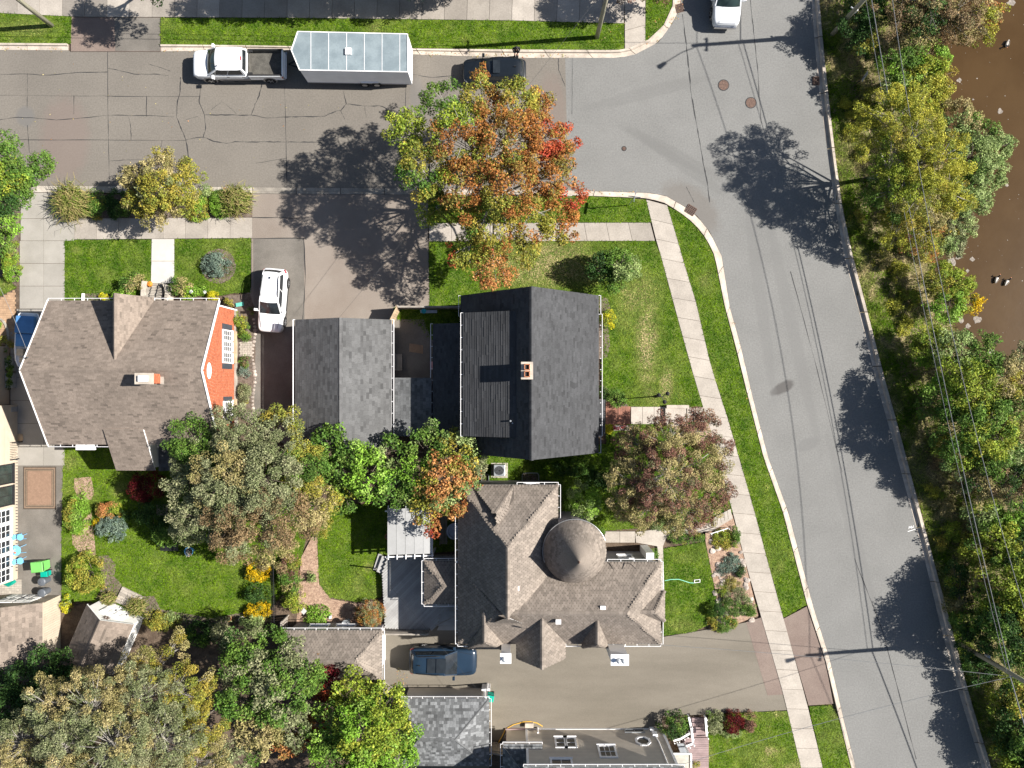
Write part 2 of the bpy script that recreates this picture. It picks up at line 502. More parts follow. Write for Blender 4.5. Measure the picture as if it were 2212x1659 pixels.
# ------------------------------------------------------------------ street outlines (survey units)
N_EDGE = [(-300, 106), (0, 107), (147, 108)]
N_BACK = [(-300, 93), (0, 94), (147, 95)]
N2_EDGE = [(347, 110)] + t(1, 0, 0, 325, 1010, 350) + t(2, 0, 100, 373, 700, 373, 800, 350, 950, 272, 1040, 150, 1095, 30) + [(1474, -60), (1474, -400)]
N2_BACK = [(347, 97)] + t(1, 0, 0, 298, 1010, 318) + t(2, 0, 100, 325, 680, 328, 750, 318, 880, 262, 980, 170, 1040, 40) + [(1456, -60), (1456, -400)]
E_EDGE = [(1745, -400)] + t(3, 0, 285, 0, 300, 225, 335, 600, 390, 1000, 440, 1350, 495, 1659) + t(3, 1, 610, 430, 700, 800, 790, 1120, 935, 1659) + \
    t(3, 2, 1023, 330, 1131, 780, 1248, 1200, 1390, 1659) + [(2300, 2300)]
E_BACK = [(1758, -400)] + t(3, 0, 325, 0, 345, 225, 382, 600, 428, 1000, 475, 1350, 542, 1659) + t(3, 1, 642, 380, 742, 770, 842, 1130, 982, 1659) + \
    t(3, 2, 1075, 350, 1190, 780, 1300, 1200, 1440, 1659) + [(2318, 2300)]
S_EDGE = [(-300, 399), (77, 401), (545, 404)]
S_BACK = [(-300, 414), (77, 416), (545, 418)]
S2_EDGE = [(925, 407)] + t(2, 0, 300, 1232, 480, 1237, 750, 1245, 900, 1250, 1000, 1270, 1120, 1340, 1200, 1400, 1280, 1500, 1360, 1659) + \
    t(2, 1, 1412, 330, 1482, 580, 1562, 920, 1659, 1300) + t(3, 2, 132, 0, 290, 600, 400, 950, 490, 1340, 570, 1659) + [(2060, 2300)]
S2_BACK = [(925, 421)] + t(2, 0, 300, 1265, 480, 1270, 750, 1280, 880, 1287, 980, 1312, 1080, 1372, 1180, 1450, 1260, 1550, 1312, 1659) + \
    t(2, 1, 1378, 330, 1446, 580, 1530, 920, 1627, 1300) + t(3, 2, 95, 0, 252, 600, 368, 950, 460, 1340, 538, 1659) + [(2048, 2300)]

# ------------------------------------------------------------------ ground sheet with river bank
kb_y = np.array([-W(*p, 0).y for p in E_BACK]); kb_x = np.array([W(*p, 0).x for p in E_BACK])
WL = [(-500, 2010), (0, 2012), (110, 2022), (220, 2036), (350, 2062), (450, 2078), (545, 2042), (600, 2058), (690, 2092), (745, 2104), (800, 2190), (900, 2262), (1300, 2420), (1700, 2540), (2400, 2760)]
wl_y = np.array([-W(0, b, 0).y for b, _ in WL]); wl_x = np.array([W(a, 0, 0).x for _, a in WL])
Z_WATER = -1.7
def bank_z(x, y):
    x = np.asarray(x, float); y = np.asarray(y, float)
    xk = np.interp(-y, kb_y, kb_x); xw = np.interp(-y, wl_y, wl_x)
    f = (x - xk - 0.9) / np.maximum(xw - xk - 0.9, 1.0)
    z = 0.1 - (0.1 - Z_WATER) * np.clip(f, 0, 2.0) ** 1.15
    z = np.maximum(z, -4.0) + np.where(f > 0.05, (fnoise(x, y, 0.5, 5) - 0.5) * 0.5 * np.clip(f * 4, 0, 1), 0)
    return np.where(x < xk - 0.02, -0.06, z)
gx = np.unique(np.r_[np.linspace(-220, -60, 9), np.linspace(-60, 16, 14), np.arange(16, 46, 0.5), np.linspace(46, 220, 12)])
gy = np.unique(np.r_[np.linspace(-220, -60, 8), np.arange(-60, 60, 1.0), np.linspace(60, 220, 8)])
XX, YY = np.meshgrid(gx, gy)
ZZ = bank_z(XX, YY)
nv = np.stack([XX.ravel(), YY.ravel(), ZZ.ravel()], 1)
nx, ny = len(gx), len(gy)
fc = [(j * nx + i, j * nx + i + 1, (j + 1) * nx + i + 1, (j + 1) * nx + i) for j in range(ny - 1) for i in range(nx - 1)]
gm = bpy.data.meshes.new('ground'); gm.from_pydata(nv.tolist(), [], fc)
gm.polygons.foreach_set('use_smooth', [True] * len(fc))
ground = finish(gm, 'ground', M['bank_soil']); ground['kind'] = 'structure'; ORG[ground] = Vector()

wm = pm('river_water', (0.054, 0.029, 0.009), 0.16, 0.12, 0.25, c2=(0.066, 0.037, 0.013), spec=0.28, bump=0.12, bscale=1.6)
MB().quad((24, -220, Z_WATER), (320, -220, Z_WATER), (320, 220, Z_WATER), (24, 220, Z_WATER)).build('river', wm, kind='structure')

# ------------------------------------------------------------------ roads
def sheet(name, pts, m, z, parent=None, kind='structure'):
    p = [Vector((*W(x, y, 0).xy, z)) for x, y in pts]
    ar = sum(p[i].x * p[(i + 1) % len(p)].y - p[(i + 1) % len(p)].x * p[i].y for i in range(len(p)))
    if ar < 0: p.reverse()
    return MB().poly(p).build(name, M[m], parent, kind=kind)

SEAM = t(2, 0, 345, 373, 352, 700, 360, 1000, 366, 1235)
i2 = [p for p in N2_EDGE if p[0] > SEAM[0][0]]
s2 = [p for p in S2_EDGE if p[0] > SEAM[-1][0]]
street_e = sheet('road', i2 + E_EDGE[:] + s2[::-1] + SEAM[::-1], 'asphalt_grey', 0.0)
west = N_EDGE + [(153, 112), (347, 112)] + [p for p in N2_EDGE if p[0] <= SEAM[0][0]] + SEAM + [p for p in S2_EDGE if p[0] <= SEAM[-1][0]][::-1] + [(925, 407), (545, 404)] + S_EDGE[::-1]
street_w = sheet('road', west, 'asphalt_brown', 0.0)

sheet('yard', [(-400, -400), (1440, -400), (1440, 100), (1690, 1500), (1690, 2300), (-400, 2300)], 'soil', -.035)
# tar-filled cracks: thin raised ribbons on the road
def ribbon(pts, w, z, name, m, parent, wob=0.0, k=4):
    a = interp(pts, max(2, (len(pts) - 1) * k + 1))
    mb = MB(); P = [W(x + rnd.uniform(-wob, wob), y + rnd.uniform(-wob, wob), 0) for x, y in a]
    L, R = [], []
    for i, p in enumerate(P):
        d = (P[min(i + 1, len(P) - 1)] - P[max(i - 1, 0)]).normalized(); s = Vector((-d.y, d.x, 0)) * w * rnd.uniform(0.12, 0.8)
        L.append((p.x + s.x, p.y + s.y, z)); R.append((p.x - s.x, p.y - s.y, z))
    for i in range(len(P) - 1):
        mb.quad(R[i], R[i + 1], L[i + 1], L[i])
    return mb.build(name, M[m], parent)
CR = [(t(0, 0, 0, 485, 150, 478, 300, 488, 540, 468, 695, 468), .06), (t(0, 0, 700, 443, 800, 462, 880, 482, 1000, 480, 1090, 492), .05),
      (t(0, 0, 0, 617, 500, 622, 1000, 625, 1300, 627), .05), (t(0, 0, 0, 775, 115, 760, 230, 765, 380, 778, 560, 762, 680, 747, 950, 748, 1130, 757), .05),
      (t(0, 0, 115, 905, 700, 908, 1200, 910), .05), (t(0, 0, 1200, 910, 1260, 893, 1320, 888, 1380, 915, 1480, 930, 1520, 918, 1659, 920) + t(1, 0, 200, 920, 420, 922), .07),
      (t(0, 0, 178, 475, 178, 640, 175, 700), .05), (t(0, 0, 178, 810, 190, 990), .04), (t(0, 0, 480, 620, 480, 740), .05), (t(0, 0, 697, 335, 698, 620, 703, 900, 710, 1170), .045),
      (t(0, 0, 950, 622, 948, 755), .06), (t(0, 0, 835, 757, 848, 830, 850, 908), .05), (t(0, 0, 1170, 500, 1166, 612, 1150, 650, 1143, 755, 1170, 820, 1205, 910, 1215, 960, 1224, 1040), .08),
      (t(0, 0, 1302, 560, 1290, 660, 1325, 740, 1333, 830, 1318, 890), .07), (t(0, 0, 1325, 745, 1500, 745, 1659, 748) + t(1, 0, 60, 765, 200, 758, 440, 755, 520, 720, 555, 715, 585, 672, 700, 688, 810, 685, 850, 705, 880, 775), .07),
      (t(1, 0, 565, 590, 585, 672), .06), (t(1, 0, 185, 560, 190, 760, 197, 1000, 200, 1180), .05), (t(1, 0, 40, 545, 20, 620, 0, 665), .08), (t(0, 0, 1655, 670, 1628, 745), .06),
      (t(0, 0, 970, 418, 1040, 437, 1105, 462), .04), (t(0, 0, 710, 1043, 850, 1035, 925, 1035), .04), (t(0, 0, 1050, 910, 1042, 955), .04), (t(1, 0, 970, 570, 966, 745), .06),
      (t(1, 0, 1010, 482, 1140, 502, 1285, 490), .06), (t(1, 0, 705, 690, 714, 760), .03), (t(1, 0, 550, 718, 575, 775), .03), (t(1, 0, 690, 950, 800, 905), .04), (t(1, 0, 0, 1058, 200, 1025), .03),
      (t(0, 0, 1370, 710, 1440, 655, 1530, 735), .03), (t(0, 0, 1205, 775, 1285, 755), .03)]
for pts, w in CR:
    ribbon(pts, w * .72, 0.004, 'crack', 'tar', street_w, 0.5)
for pts, w in [(t(2, 0, 1105, 90, 1140, 380, 1160, 600, 1200, 830, 1240, 1060, 1265, 1180, 1282, 1310), .07), (t(2, 0, 1545, 0, 1570, 250, 1592, 450, 1615, 800), .05),
               (t(2, 0, 300, 380, 302, 450, 345, 560), .04), (t(2, 0, 390, 370, 388, 740), .025), (t(2, 0, 1130, 1210, 1180, 1310), .03), (t(3, 1, 145, 100, 310, 700, 480, 1400), .045),
               (t(3, 2, 560, 300, 740, 760, 960, 1600), .05)]:
    ribbon(pts, w, 0.004, 'crack', 'tar', street_e, 0.5, 8)

kerb_run(N_EDGE, N_BACK); kerb_run(N2_EDGE, N2_BACK, tints=(0.92, 1.12))
kerb_run(S_EDGE, S_BACK, m='concrete_old', tints=(1.0, 1.35)); kerb_run(S2_EDGE, S2_BACK, tints=(0.95, 1.15))
kerb_run(E_EDGE, E_BACK, seg=4.0, pan=0.5, hgt=0.22, tints=(0.92, 1.1))
# flush kerb across the asphalt forecourt
kerb_run([(545, 404), (925, 407)], [(545, 418), (925, 421)], hgt=0.07, m='concrete_old', tints=(0.75, 0.95))

# ------------------------------------------------------------------ pavements
def walk(name='pavement'):
    return thing(name, None, None, (0, 0, 0), kind='structure')
r = walk()
SWL = [(1396, 431), (1408, 480), (1418, 520), (1428, 553)] + t(2, 1, 1060, 350, 1170, 750, 1240, 980) + [(1583, 1106)] + t(2, 2, 1520, 350, 1659, 830) + t(3, 2, 100, 1180, 215, 1659)
SWR = [(1441, 443), (1452, 480), (1464, 520), (1473, 553)] + t(2, 1, 1192, 300, 1290, 720, 1400, 1060) + [(1630, 1106)] + t(3, 2, 0, 330, 100, 690, 250, 1230, 355, 1659)
slab_run(r, SWL, SWR, 29, 'concrete_walk', 'paving_slab')
slab_run(r, [(2010, 2300), (1731, 1661)], [(2060, 2300), (1777, 1661)], 15, 'concrete_walk', 'paving_slab')
r = walk()
slab_run(r, [(160, 472), (545, 470)], [(160, 517), (545, 514)], 8, 'concrete_walk', 'paving_slab', tints=(0.78, 0.98))
r = walk()
slab_run(r, [(927, 482), (1405, 481)], [(927, 521), (1415, 520)], 10, 'concrete_walk', 'paving_slab', tints=(0.85, 1.08), old=0.4)
r = walk()
slab_run(r, [(-60, -22), (170, -16), (640, -8), (1110, -2), (1350, -2)], [(-60, 25), (170, 36), (640, 38), (1110, 44), (1348, 50)], 29, 'concrete_walk', 'paving_slab', tints=(0.72, 1.02), old=0.3)
r = walk()
slab_run(r, [(1350, -60), (1350, 108)], [(1394, -60), (1394, 92)], 4, 'concrete_walk', 'paving_slab', tints=(0.95, 1.05))

# ------------------------------------------------------------------ driveways and yards
patch('driveway', [(153, 36), (347, 38), (347, 111), (153, 111)], 'asphalt_apron', 0.05)
patch('driveway', [(247, 37.5), (346, 38.5), (346, 110), (249, 110)], 'asphalt_patio', 0.056)
fore = patch('forecourt', [(545, 418.5), (925, 421.5), (925, 520), (928, 668), (1000, 668), (1000, 900), (640, 975), (520, 900), (520, 650), (543, 620), (543, 515)], 'asphalt_drive', 0.09)
patch('patch', [(547, 516), (656, 515), (658, 690), (640, 890), (550, 890), (548, 700)], 'asphalt_patio', 0.095, 0.0, None, fore)
for pts in ([(657, 515), (661, 600), (655, 690)], [(545, 470), (660, 472)], [(660, 515), (545, 516)]):
    ribbon(pts, 0.05, 0.1, 'crack', 'tar', fore, 0.5)
# concrete driveway of the brick house, slab by slab
drv = thing('driveway', None, None, W(90, 560, 0), kind='structure')
ys = [416, 472, 520, 569, 618, 667, 716, 765, 815, 865, 915, 964, 1006]
for i in range(len(ys) - 1):
    y0, y1 = ys[i], ys[i + 1]
    xl = 44 if i < 2 else (42 if i < 5 else (36 if i < 6 else 22))
    xr = 160 if i < 2 else 139.5
    for a, b in ((xl, 94), (94, xr)):
        MB().prism(P2([(a + .35, y0 + .35), (b - .35, y0 + .35), (b - .35, y1 - .35), (a + .35, y1 - .35)], ZS), -.05, ZS - .01 + rnd.uniform(-.004, .004), rnd.uniform(.93, 1.04)).build('paving_slab', M['concrete_pale'], drv)
MB().prism(P2([(22, 660), (36, 416), (160, 416), (160, 516), (139, 520), (139, 1006), (22, 1006)], ZS), -.055, .08).build('joint_bed', M['soil'], drv)
# walkway to the brick house
wk = walk('footpath')
slab_run(wk, [(328, 516), (326, 612)], [(376, 516), (376, 612)], 2, 'concrete_white', 'paving_slab', tints=(1, 1))
# street driveway of the turreted house
patch('driveway', [(826, 1350), (990, 1340), (1425, 1336), (1432, 1376), (1540, 1358), (1645, 1338), (1690, 1498), (1700, 1534), (1560, 1541), (1430, 1548), (1430, 1590), (1060, 1600), (1057, 1659), (1057, 1800), (840, 1800), (840, 1480), (826, 1470)], 'asphalt_drive2', 0.09)
patch('driveway', [(1612, 1344), (1650, 1332), (1700, 1500), (1658, 1502)], 'asphalt_apron', 0.097, 0.0)
patch('driveway', [(1692, 1337), (1743, 1310), (1762, 1368), (1782, 1424), (1800, 1520), (1747, 1524)], 'asphalt_apron', 0.09)
patch('patio', [(38, 1006), (138, 1006), (132, 1170), (132, 1300), (38, 1300)], 'asphalt_patio', 0.09)

# lawns
lawn('lawn', [(-80, 24.5), (154, 36), (152, 94), (-80, 92.5)], dry=[(60, 60, 90, 30, .6)], drybase=.12)
lawn('lawn', [(347, 39), (640, 39), (1110, 45), (1348, 51), (1348, 107), (1110, 107), (640, 99), (347, 96)], lush=.35, drybase=.05)
lawn('lawn', [(1395, -60), (1455, -60), (1453, 13), (1432, 56), (1399, 87), (1395, 91)], drybase=.06)
lawn('lawn', [(140, 518), (327, 517.5), (325, 612), (318, 640), (318, 660), (140, 660)], lush=.8, dry=[(165, 540, 14, 10, .5), (228, 592, 30, 22, .35)])
lawn('lawn', [(377, 517), (542, 515), (540, 632), (510, 632), (478, 638), (400, 640), (377, 612)], lush=.8, dry=[(505, 610, 40, 30, .3)])
lawn('lawn', [(925, 422), (1106, 421), (1205, 423), (1266, 424), (1356, 428), (1395, 432), (1407, 480), (925, 481)], lush=.6, drybase=.05)
lawn('lawn', [(927, 522), (1415, 521), (1427, 553), (1458, 670), (1495, 803), (1518, 878), (1300, 878), (1300, 700), (1150, 700), (1002, 664), (928, 662)], lush=.55,
     dry=[(1190, 570, 170, 75, .95), (1380, 640, 70, 70, .7), (1398, 740, 36, 130, 1.0), (1440, 830, 22, 60, .9), (1350, 690, 40, 50, .45), (1330, 780, 20, 30, .3), (1395, 620, 60, 30, .6)], drybase=.03)
lawn('lawn', [(1442, 446), (1466, 458), (1499, 485), (1526, 519), (1543, 555), (1565, 663), (1586, 746), (1615, 860), (1648, 986), (1690, 1106), (1742, 1306), (1693, 1334), (1660, 1216), (1631, 1106), (1574, 906), (1537, 793), (1504, 653), (1474, 553), (1453, 480)], lush=.45, drybase=.04)
lawn('lawn', [(1748, 1526), (1796, 1524), (1812, 1553), (1838, 1659), (2045, 2300), (2055, 2300), (1778, 1659)], lush=.5, drybase=.03)
lawn('lawn', [(1530, 1542), (1700, 1536), (1730, 1659), (1760, 1760), (1530, 1760)], lush=.3, drybase=.16, dry=[(1640, 1630, 70, 60, .4)])
lawn('lawn', [(1002, 960), (1310, 960), (1310, 880), (1362, 916), (1440, 916), (1520, 880), (1582, 1106), (1560, 1128), (1310, 1146), (1210, 1146), (1000, 1100)], lush=.5, drybase=.0)
lawn('lawn', [(1430, 1186), (1523, 1171), (1548, 1296), (1536, 1346), (1500, 1364), (1432, 1374)], lush=.85, dry=[(1480, 1205, 40, 16, .4), (1470, 1350, 60, 20, .5)])
lawn('lawn', [(137, 968), (640, 968), (680, 1080), (640, 1250), (560, 1340), (430, 1350), (300, 1330), (200, 1300), (134, 1300), (133, 1170)], lush=.2, drybase=.02)
lawn('lawn', [(690, 1110), (760, 1090), (990, 1090), (990, 1190), (830, 1200), (823, 1290), (770, 1300), (712, 1290), (690, 1262), (686, 1180)], lush=.25, drybase=.03, dry=[(800, 1225, 20, 15, .6), (812, 1280, 14, 20, .5)])
lawn('lawn', [(850, 664), (1000, 664), (1000, 712), (930, 735), (900, 700), (858, 690)], lush=.8, top=.11)
lawn('lawn', [(-60, 592), (12, 600), (36, 621), (0, 640), (-60, 650)], lush=.5, drybase=.15)
# soil for the wooded lower-left corner and planting beds
patch('garden_bed', [(-60, 1340), (200, 1302), (300, 1332), (430, 1352), (560, 1342), (640, 1250), (686, 1180), (690, 1262), (712, 1290), (770, 1302), (826, 1300), (830, 1360), (840, 1800), (-60, 1800)], 'soil', 0.07)
patch('garden_bed', [(161, 420), (545, 420), (545, 469.5), (161, 471)], 'mulch', 0.1)
patch('garden_bed', [(-60, 400), (43, 416), (41, 520), (36, 618), (12, 599), (-60, 590)], 'mulch', 0.09)
patch('garden_bed', [(1524, 1150), (1556, 1128), (1582, 1112), (1612, 1223), (1638, 1330), (1545, 1366), (1550, 1300), (1524, 1170)], 'bark_chips', 0.1)
patch('garden_bed', [(1300, 640), (1312, 645), (1320, 670), (1312, 700), (1318, 745), (1312, 770), (1302, 775), (1280, 775), (1280, 640)], 'mulch', 0.112)
patch('garden_bed', [(1300, 830), (1320, 845), (1345, 865), (1362, 880), (1310, 880)], 'mulch', 0.112)
patch('garden_bed', [(482, 640), (540, 634), (548, 660), (552, 760), (545, 890), (508, 890), (508, 665)], 'mulch', 0.1)
patch('garden_bed', [(180, 634), (238, 634), (238, 660), (180, 660)], 'mulch', 0.114)
patch('garden_bed', [(650, 1205), (690, 1130), (692, 1265), (714, 1294), (770, 1304), (826, 1296), (826, 1350), (640, 1350)], 'bark_chips', 0.085)
patch('garden_bed', t(0, 1, 482, 1440, 590, 1430, 610, 1540, 590, 1580, 510, 1575, 478, 1500), 'bark_chips', 0.118)
patch('garden_bed', t(0, 2, 465, 130, 590, 0, 612, 180, 622, 290, 520, 270, 470, 210), 'bark_chips', 0.118)
patch('garden_bed', t(0, 2, 620, 290, 700, 280, 750, 340, 740, 420, 790, 470, 760, 600, 620, 560, 680, 460), 'mulch', 0.12)
patch('garden_bed', t(0, 2, 920, 545, 1000, 545, 1025, 600, 1040, 630, 1380, 690, 1620, 640, 1650, 700, 1380, 740, 920, 690), 'mulch', 0.12)
mr = MB().lathe(W(472, 575, 0.1), [(1.25, 0), (1.28, .015), (0.05, .02)], 24).build('garden_bed', M['mulch'], kind='structure')
patch('footpath', [(850, 690), (915, 690), (935, 740), (933, 815), (850, 815)], 'asphalt_patio', 0.117)
# ------------------------------------------------------------------ roof, wall and window builders
def cross_u(poly, v):
    xs = []
    n = len(poly)
    for i in range(n):
        a, b = poly[i], poly[(i + 1) % n]
        if (a[1] > v) != (b[1] > v):
            xs.append(a[0] + (b[0] - a[0]) * (v - a[1]) / (b[1] - a[1]))
    xs.sort()
    return xs

def shingle_plane(mb, pts, expo, tab, style, tl, th, dark=0.0, light=0.0, lift=1.0):
    P = [Vector(p) for p in pts]
    u = (P[1] - P[0]).normalized()
    nn = Vector((0, 0, 0))
    for i in range(1, len(P) - 1):
        nn += (P[i] - P[0]).cross(P[i + 1] - P[0])
    nn.normalize()
    if nn.z < 0: nn = -nn
    v = nn.cross(u)
    if v.z < -1e-6: u = -u; v = -v
    q = [((p - P[0]).dot(u), (p - P[0]).dot(v)) for p in P]
    vmax = max(a[1] for a in q); vmin = min(a[1] for a in q)
    def X(a, b, c): return P[0] + u * a + v * b + nn * c
    nrow = int(math.ceil((vmax - vmin) / expo))
    for r_ in range(nrow):
        v0 = vmin + r_ * expo; v1 = min(v0 + expo, vmax)
        if v1 - v0 < 0.02: continue
        lo, hi = cross_u(q, v0 + 1e-4), cross_u(q, v1 - 1e-4)
        mi = cross_u(q, (v0 + v1) / 2)
        if style == 'hex':
            for k in range(0, len(mi) - 1, 2):
                a, b = mi[k], mi[k + 1]
                off = (r_ % 2) * 0.5 * tab
                x = math.floor((a - off) / tab) * tab + off
                while x < b:
                    c = x + tab / 2
                    if a - 0.02 < c < b + 0.02:
                        x0, x1 = max(x + .016, a - .03), min(x + tab - .016, b + .03)
                        tn = rnd.uniform(tl, th); vt = min(v0 + expo * 1.55, vmax)
                        w = x1 - x0; l = 0.009 + rnd.uniform(0, .004)
                        vm = v0 + expo * .5; v0_ = v0; v0 = v0 + .014
                        B = [X(x0, vt, .004), X(x0, vm, l * .8), X(x0 + .25 * w, v0, l), X(x1 - .25 * w, v0, l), X(x1, vm, l * .8), X(x1, vt, .004)]
                        D = [X(x0, vm, -.004), X(x0 + .25 * w, v0, -.004), X(x1 - .25 * w, v0, -.004), X(x1, vm, -.004)]
                        mb.add(B + D, [(0, 1, 2, 3, 4, 5), (1, 6, 7, 2), (2, 7, 8, 3), (3, 8, 9, 4)], tn)
                        v0 = v0_
                    x += tab
            continue
        if len(lo) != len(hi) or len(lo) < 2:
            lo = hi = mi
        for k in range(0, len(lo) - 1, 2):
            a0, b0, a1, b1 = lo[k], lo[k + 1], hi[k], hi[k + 1]
            lo_, hi_ = min(a0, a1), max(b0, b1)
            if hi_ - lo_ < .03: continue
            cuts = [lo_]; x = lo_ + rnd.uniform(.2, 1.0) * tab
            while x < hi_ - .03:
                cuts.append(x); x += tab * rnd.uniform(.75, 1.25)
            cuts.append(hi_)
            for i in range(len(cuts) - 1):
                u0, u1 = cuts[i] + .004, cuts[i + 1] - .004
                p0, p1 = min(max(u0, a0), b0), min(max(u1, a0), b0)
                p3, p2 = min(max(u0, a1), b1), min(max(u1, a1), b1)
                if p1 - p0 < .004 and p2 - p3 < .004: continue
                l = rnd.choice((.006, .008, .012)) * lift; tn = rnd.uniform(tl, th)
                z = rnd.random()
                if z < dark: tn *= .72
                elif z > 1 - light: tn *= 1.75
                mb.add([X(p0, v0, l), X(p1, v0, l), X(p2, v1, .004), X(p3, v1, .004), X(p0, v0, -.004), X(p1, v0, -.004)],
                       [(0, 1, 2, 3), (4, 5, 1, 0)], tn)

def make_roof(parent, planes, m, expo=.145, tab=.3, style='rect', tl=.85, th=1.15, caps=(), dark=.1, light=0., thick=.12, name='roof', edge='white_trim', lift=1.0):
    """planes: lists of 3-D corners, first edge along the eave (or lowest course)"""
    mb, fb = MB(), MB()
    for pl in planes:
        P = [Vector(p) for p in pl]
        nn = (P[1] - P[0]).cross(P[2] - P[0])
        if nn.z < 0: P.reverse()
        n = len(P)
        vs = P + [p - Vector((0, 0, thick)) for p in P]
        mb.add(vs, [tuple(range(n)), tuple(range(2 * n - 1, n - 1, -1))], .45)
        fb.add(vs, [(i, n + i, n + (i + 1) % n, (i + 1) % n) for i in range(n)])
    roof = mb.build(name, M[m], parent)
    fb.build('fascia', M[edge], roof)
    sb = MB()
    for pl in planes:
        shingle_plane(sb, pl, expo, tab, style, tl, th, dark, light, lift)
    sb.build('shingles', M[m], roof, kind='stuff')
    if caps:
        cb = MB()
        for a, b in caps:
            a, b = Vector(a), Vector(b); d = b - a; n = max(1, int(d.length / .26))
            for i in range(n):
                p, q = a + d * (i / n), a + d * ((i + 1.12) / n)
                up = Vector((0, 0, 1)); s = d.cross(up).normalized() * .13
                l = Vector((0, 0, .03 + rnd.uniform(0, .012)))
                dr = Vector((0, 0, -.055))
                tn = rnd.uniform(tl, th) * .97
                cb.add([p + l, q + l * .7, q + s + dr, p + s + dr, p - s + dr, q - s + dr], [(0, 3, 2, 1), (4, 0, 1, 5)], tn)
        cb.build('ridge_cap', M[m], roof, kind='stuff')
    return roof

def gutter(parent, a, b, out, tick=.75):
    a, b, out = Vector(a), Vector(b), Vector((*out, 0)).normalized()
    a = a - Vector((0, 0, .03)); b = b - Vector((0, 0, .03))
    mb = MB()
    o1 = out * .15
    mb.bar(a + o1, b + o1, .03, .12)
    n = max(1, int((b - a).length / tick))
    for i in range(n + 1):
        p = a.lerp(b, i / n)
        mb.bar(p + out * .0, p + out * .14, .035, .02, tint=1.0)
    return mb.build('gutter', M['white_trim'], parent)

def wall_frame(p, tx, n):
    return Vector(p), Vector((*tx, 0)).normalized(), Vector((*n, 0)).normalized()

def window(parent, p, tx, n, w, h, cols=2, rows=2, m='white_trim', fr=.09, sill=True, gm='glass_dark', name='window'):
    """p = bottom centre on the wall plane"""
    p, tx, n = wall_frame(p, tx, n)
    up = Vector((0, 0, 1))
    mb = MB()
    def bar(u0, v0, u1, v1, wd, dp):
        mb.bar(p + tx * u0 + up * v0 + n * dp / 2, p + tx * u1 + up * v1 + n * dp / 2, wd, dp, up=n)
    bar(-w / 2, -fr / 2, w / 2, -fr / 2, fr, .06); bar(-w / 2 - fr, h + fr / 2, w / 2 + fr, h + fr / 2, fr * 1.2, .07)
    bar(-w / 2 - fr / 2, -fr, -w / 2 - fr / 2, h, fr, .06); bar(w / 2 + fr / 2, -fr, w / 2 + fr / 2, h, fr, .06)
    for i in range(1, cols): bar(-w / 2 + w * i / cols, 0, -w / 2 + w * i / cols, h, .035, .035)
    for i in range(1, rows): bar(-w / 2, h * i / rows, w / 2, h * i / rows, .035, .036)
    if sill: mb.bar(p - tx * (w / 2 + fr * 1.3) - up * fr * 1.2 + n * .06, p + tx * (w / 2 + fr * 1.3) - up * fr * 1.2 + n * .06, .14, .04, up=up)
    o = mb.build(name, M[m], parent)
    a, b = p - tx * w / 2 + n * .012, p + tx * w / 2 + n * .012
    MB().quad(a, b, b + up * h, a + up * h).build('pane', M[gm], o)
    return o

def door(parent, p, tx, n, w, h, m='white_trim', hm='black_metal', panels=True):
    p, tx, n = wall_frame(p, tx, n); up = Vector((0, 0, 1))
    mb = MB(); c = p + up * h / 2 + n * .03
    mb.bar(p - tx * 0 + n * .03, p + up * h + n * .03, w, .06, up=n)
    if panels:
        for v in (.28, .72):
            for s in (-.25, .25):
                q = p + tx * s * w + up * h * v + n * .07
                mb.bar(q - up * h * .16, q + up * h * .16, w * .34, .02, up=n)
    o = mb.build('door', M[m], parent)
    MB().box(p + tx * w * .4 + up * h * .5 + n * .09, (.06, .06, .12)).build('handle', M[hm], o)
    return o

def walls(parent, poly, z0, z1, m, tops=None, name='wall', lap=0.0):
    """poly: ground outline, tops: height of the wall at each corner"""
    n = len(poly); tops = tops or [z1] * n
    mb = MB()
    for i in range(n):
        a, b = poly[i], poly[(i + 1) % n]
        mb.quad((a[0], a[1], z0), (b[0], b[1], z0), (b[0], b[1], tops[(i + 1) % n]), (a[0], a[1], tops[i]))
    mb.poly([(p[0], p[1], tp) for p, tp in zip(poly, tops)])
    return mb.build(name, M[m], parent)

def clapboard(parent, a, b, z0, z1, n, m, expo=.11, name='siding'):
    """lapped boards as real wedges on one wall; a-b ground line, n outward"""
    a, b, n = Vector((*a, 0)), Vector((*b, 0)), Vector((*n, 0)).normalized()
    k = int((z1 - z0) / expo); root = MB()
    for i in range(k):
        zl, zh = z0 + i * expo, z0 + (i + 1) * expo + .012
        L0, L1 = Vector((0, 0, zl)), Vector((0, 0, zh))
        q = [a + L0 + n * .028, b + L0 + n * .028, b + L1 + n * .006, a + L1 + n * .006, a + L0, b + L0]
        root.add(q, [(0, 1, 2, 3), (4, 5, 1, 0)], rnd.uniform(.95, 1.05))
    return root.build(name, M[m], parent, kind='stuff')

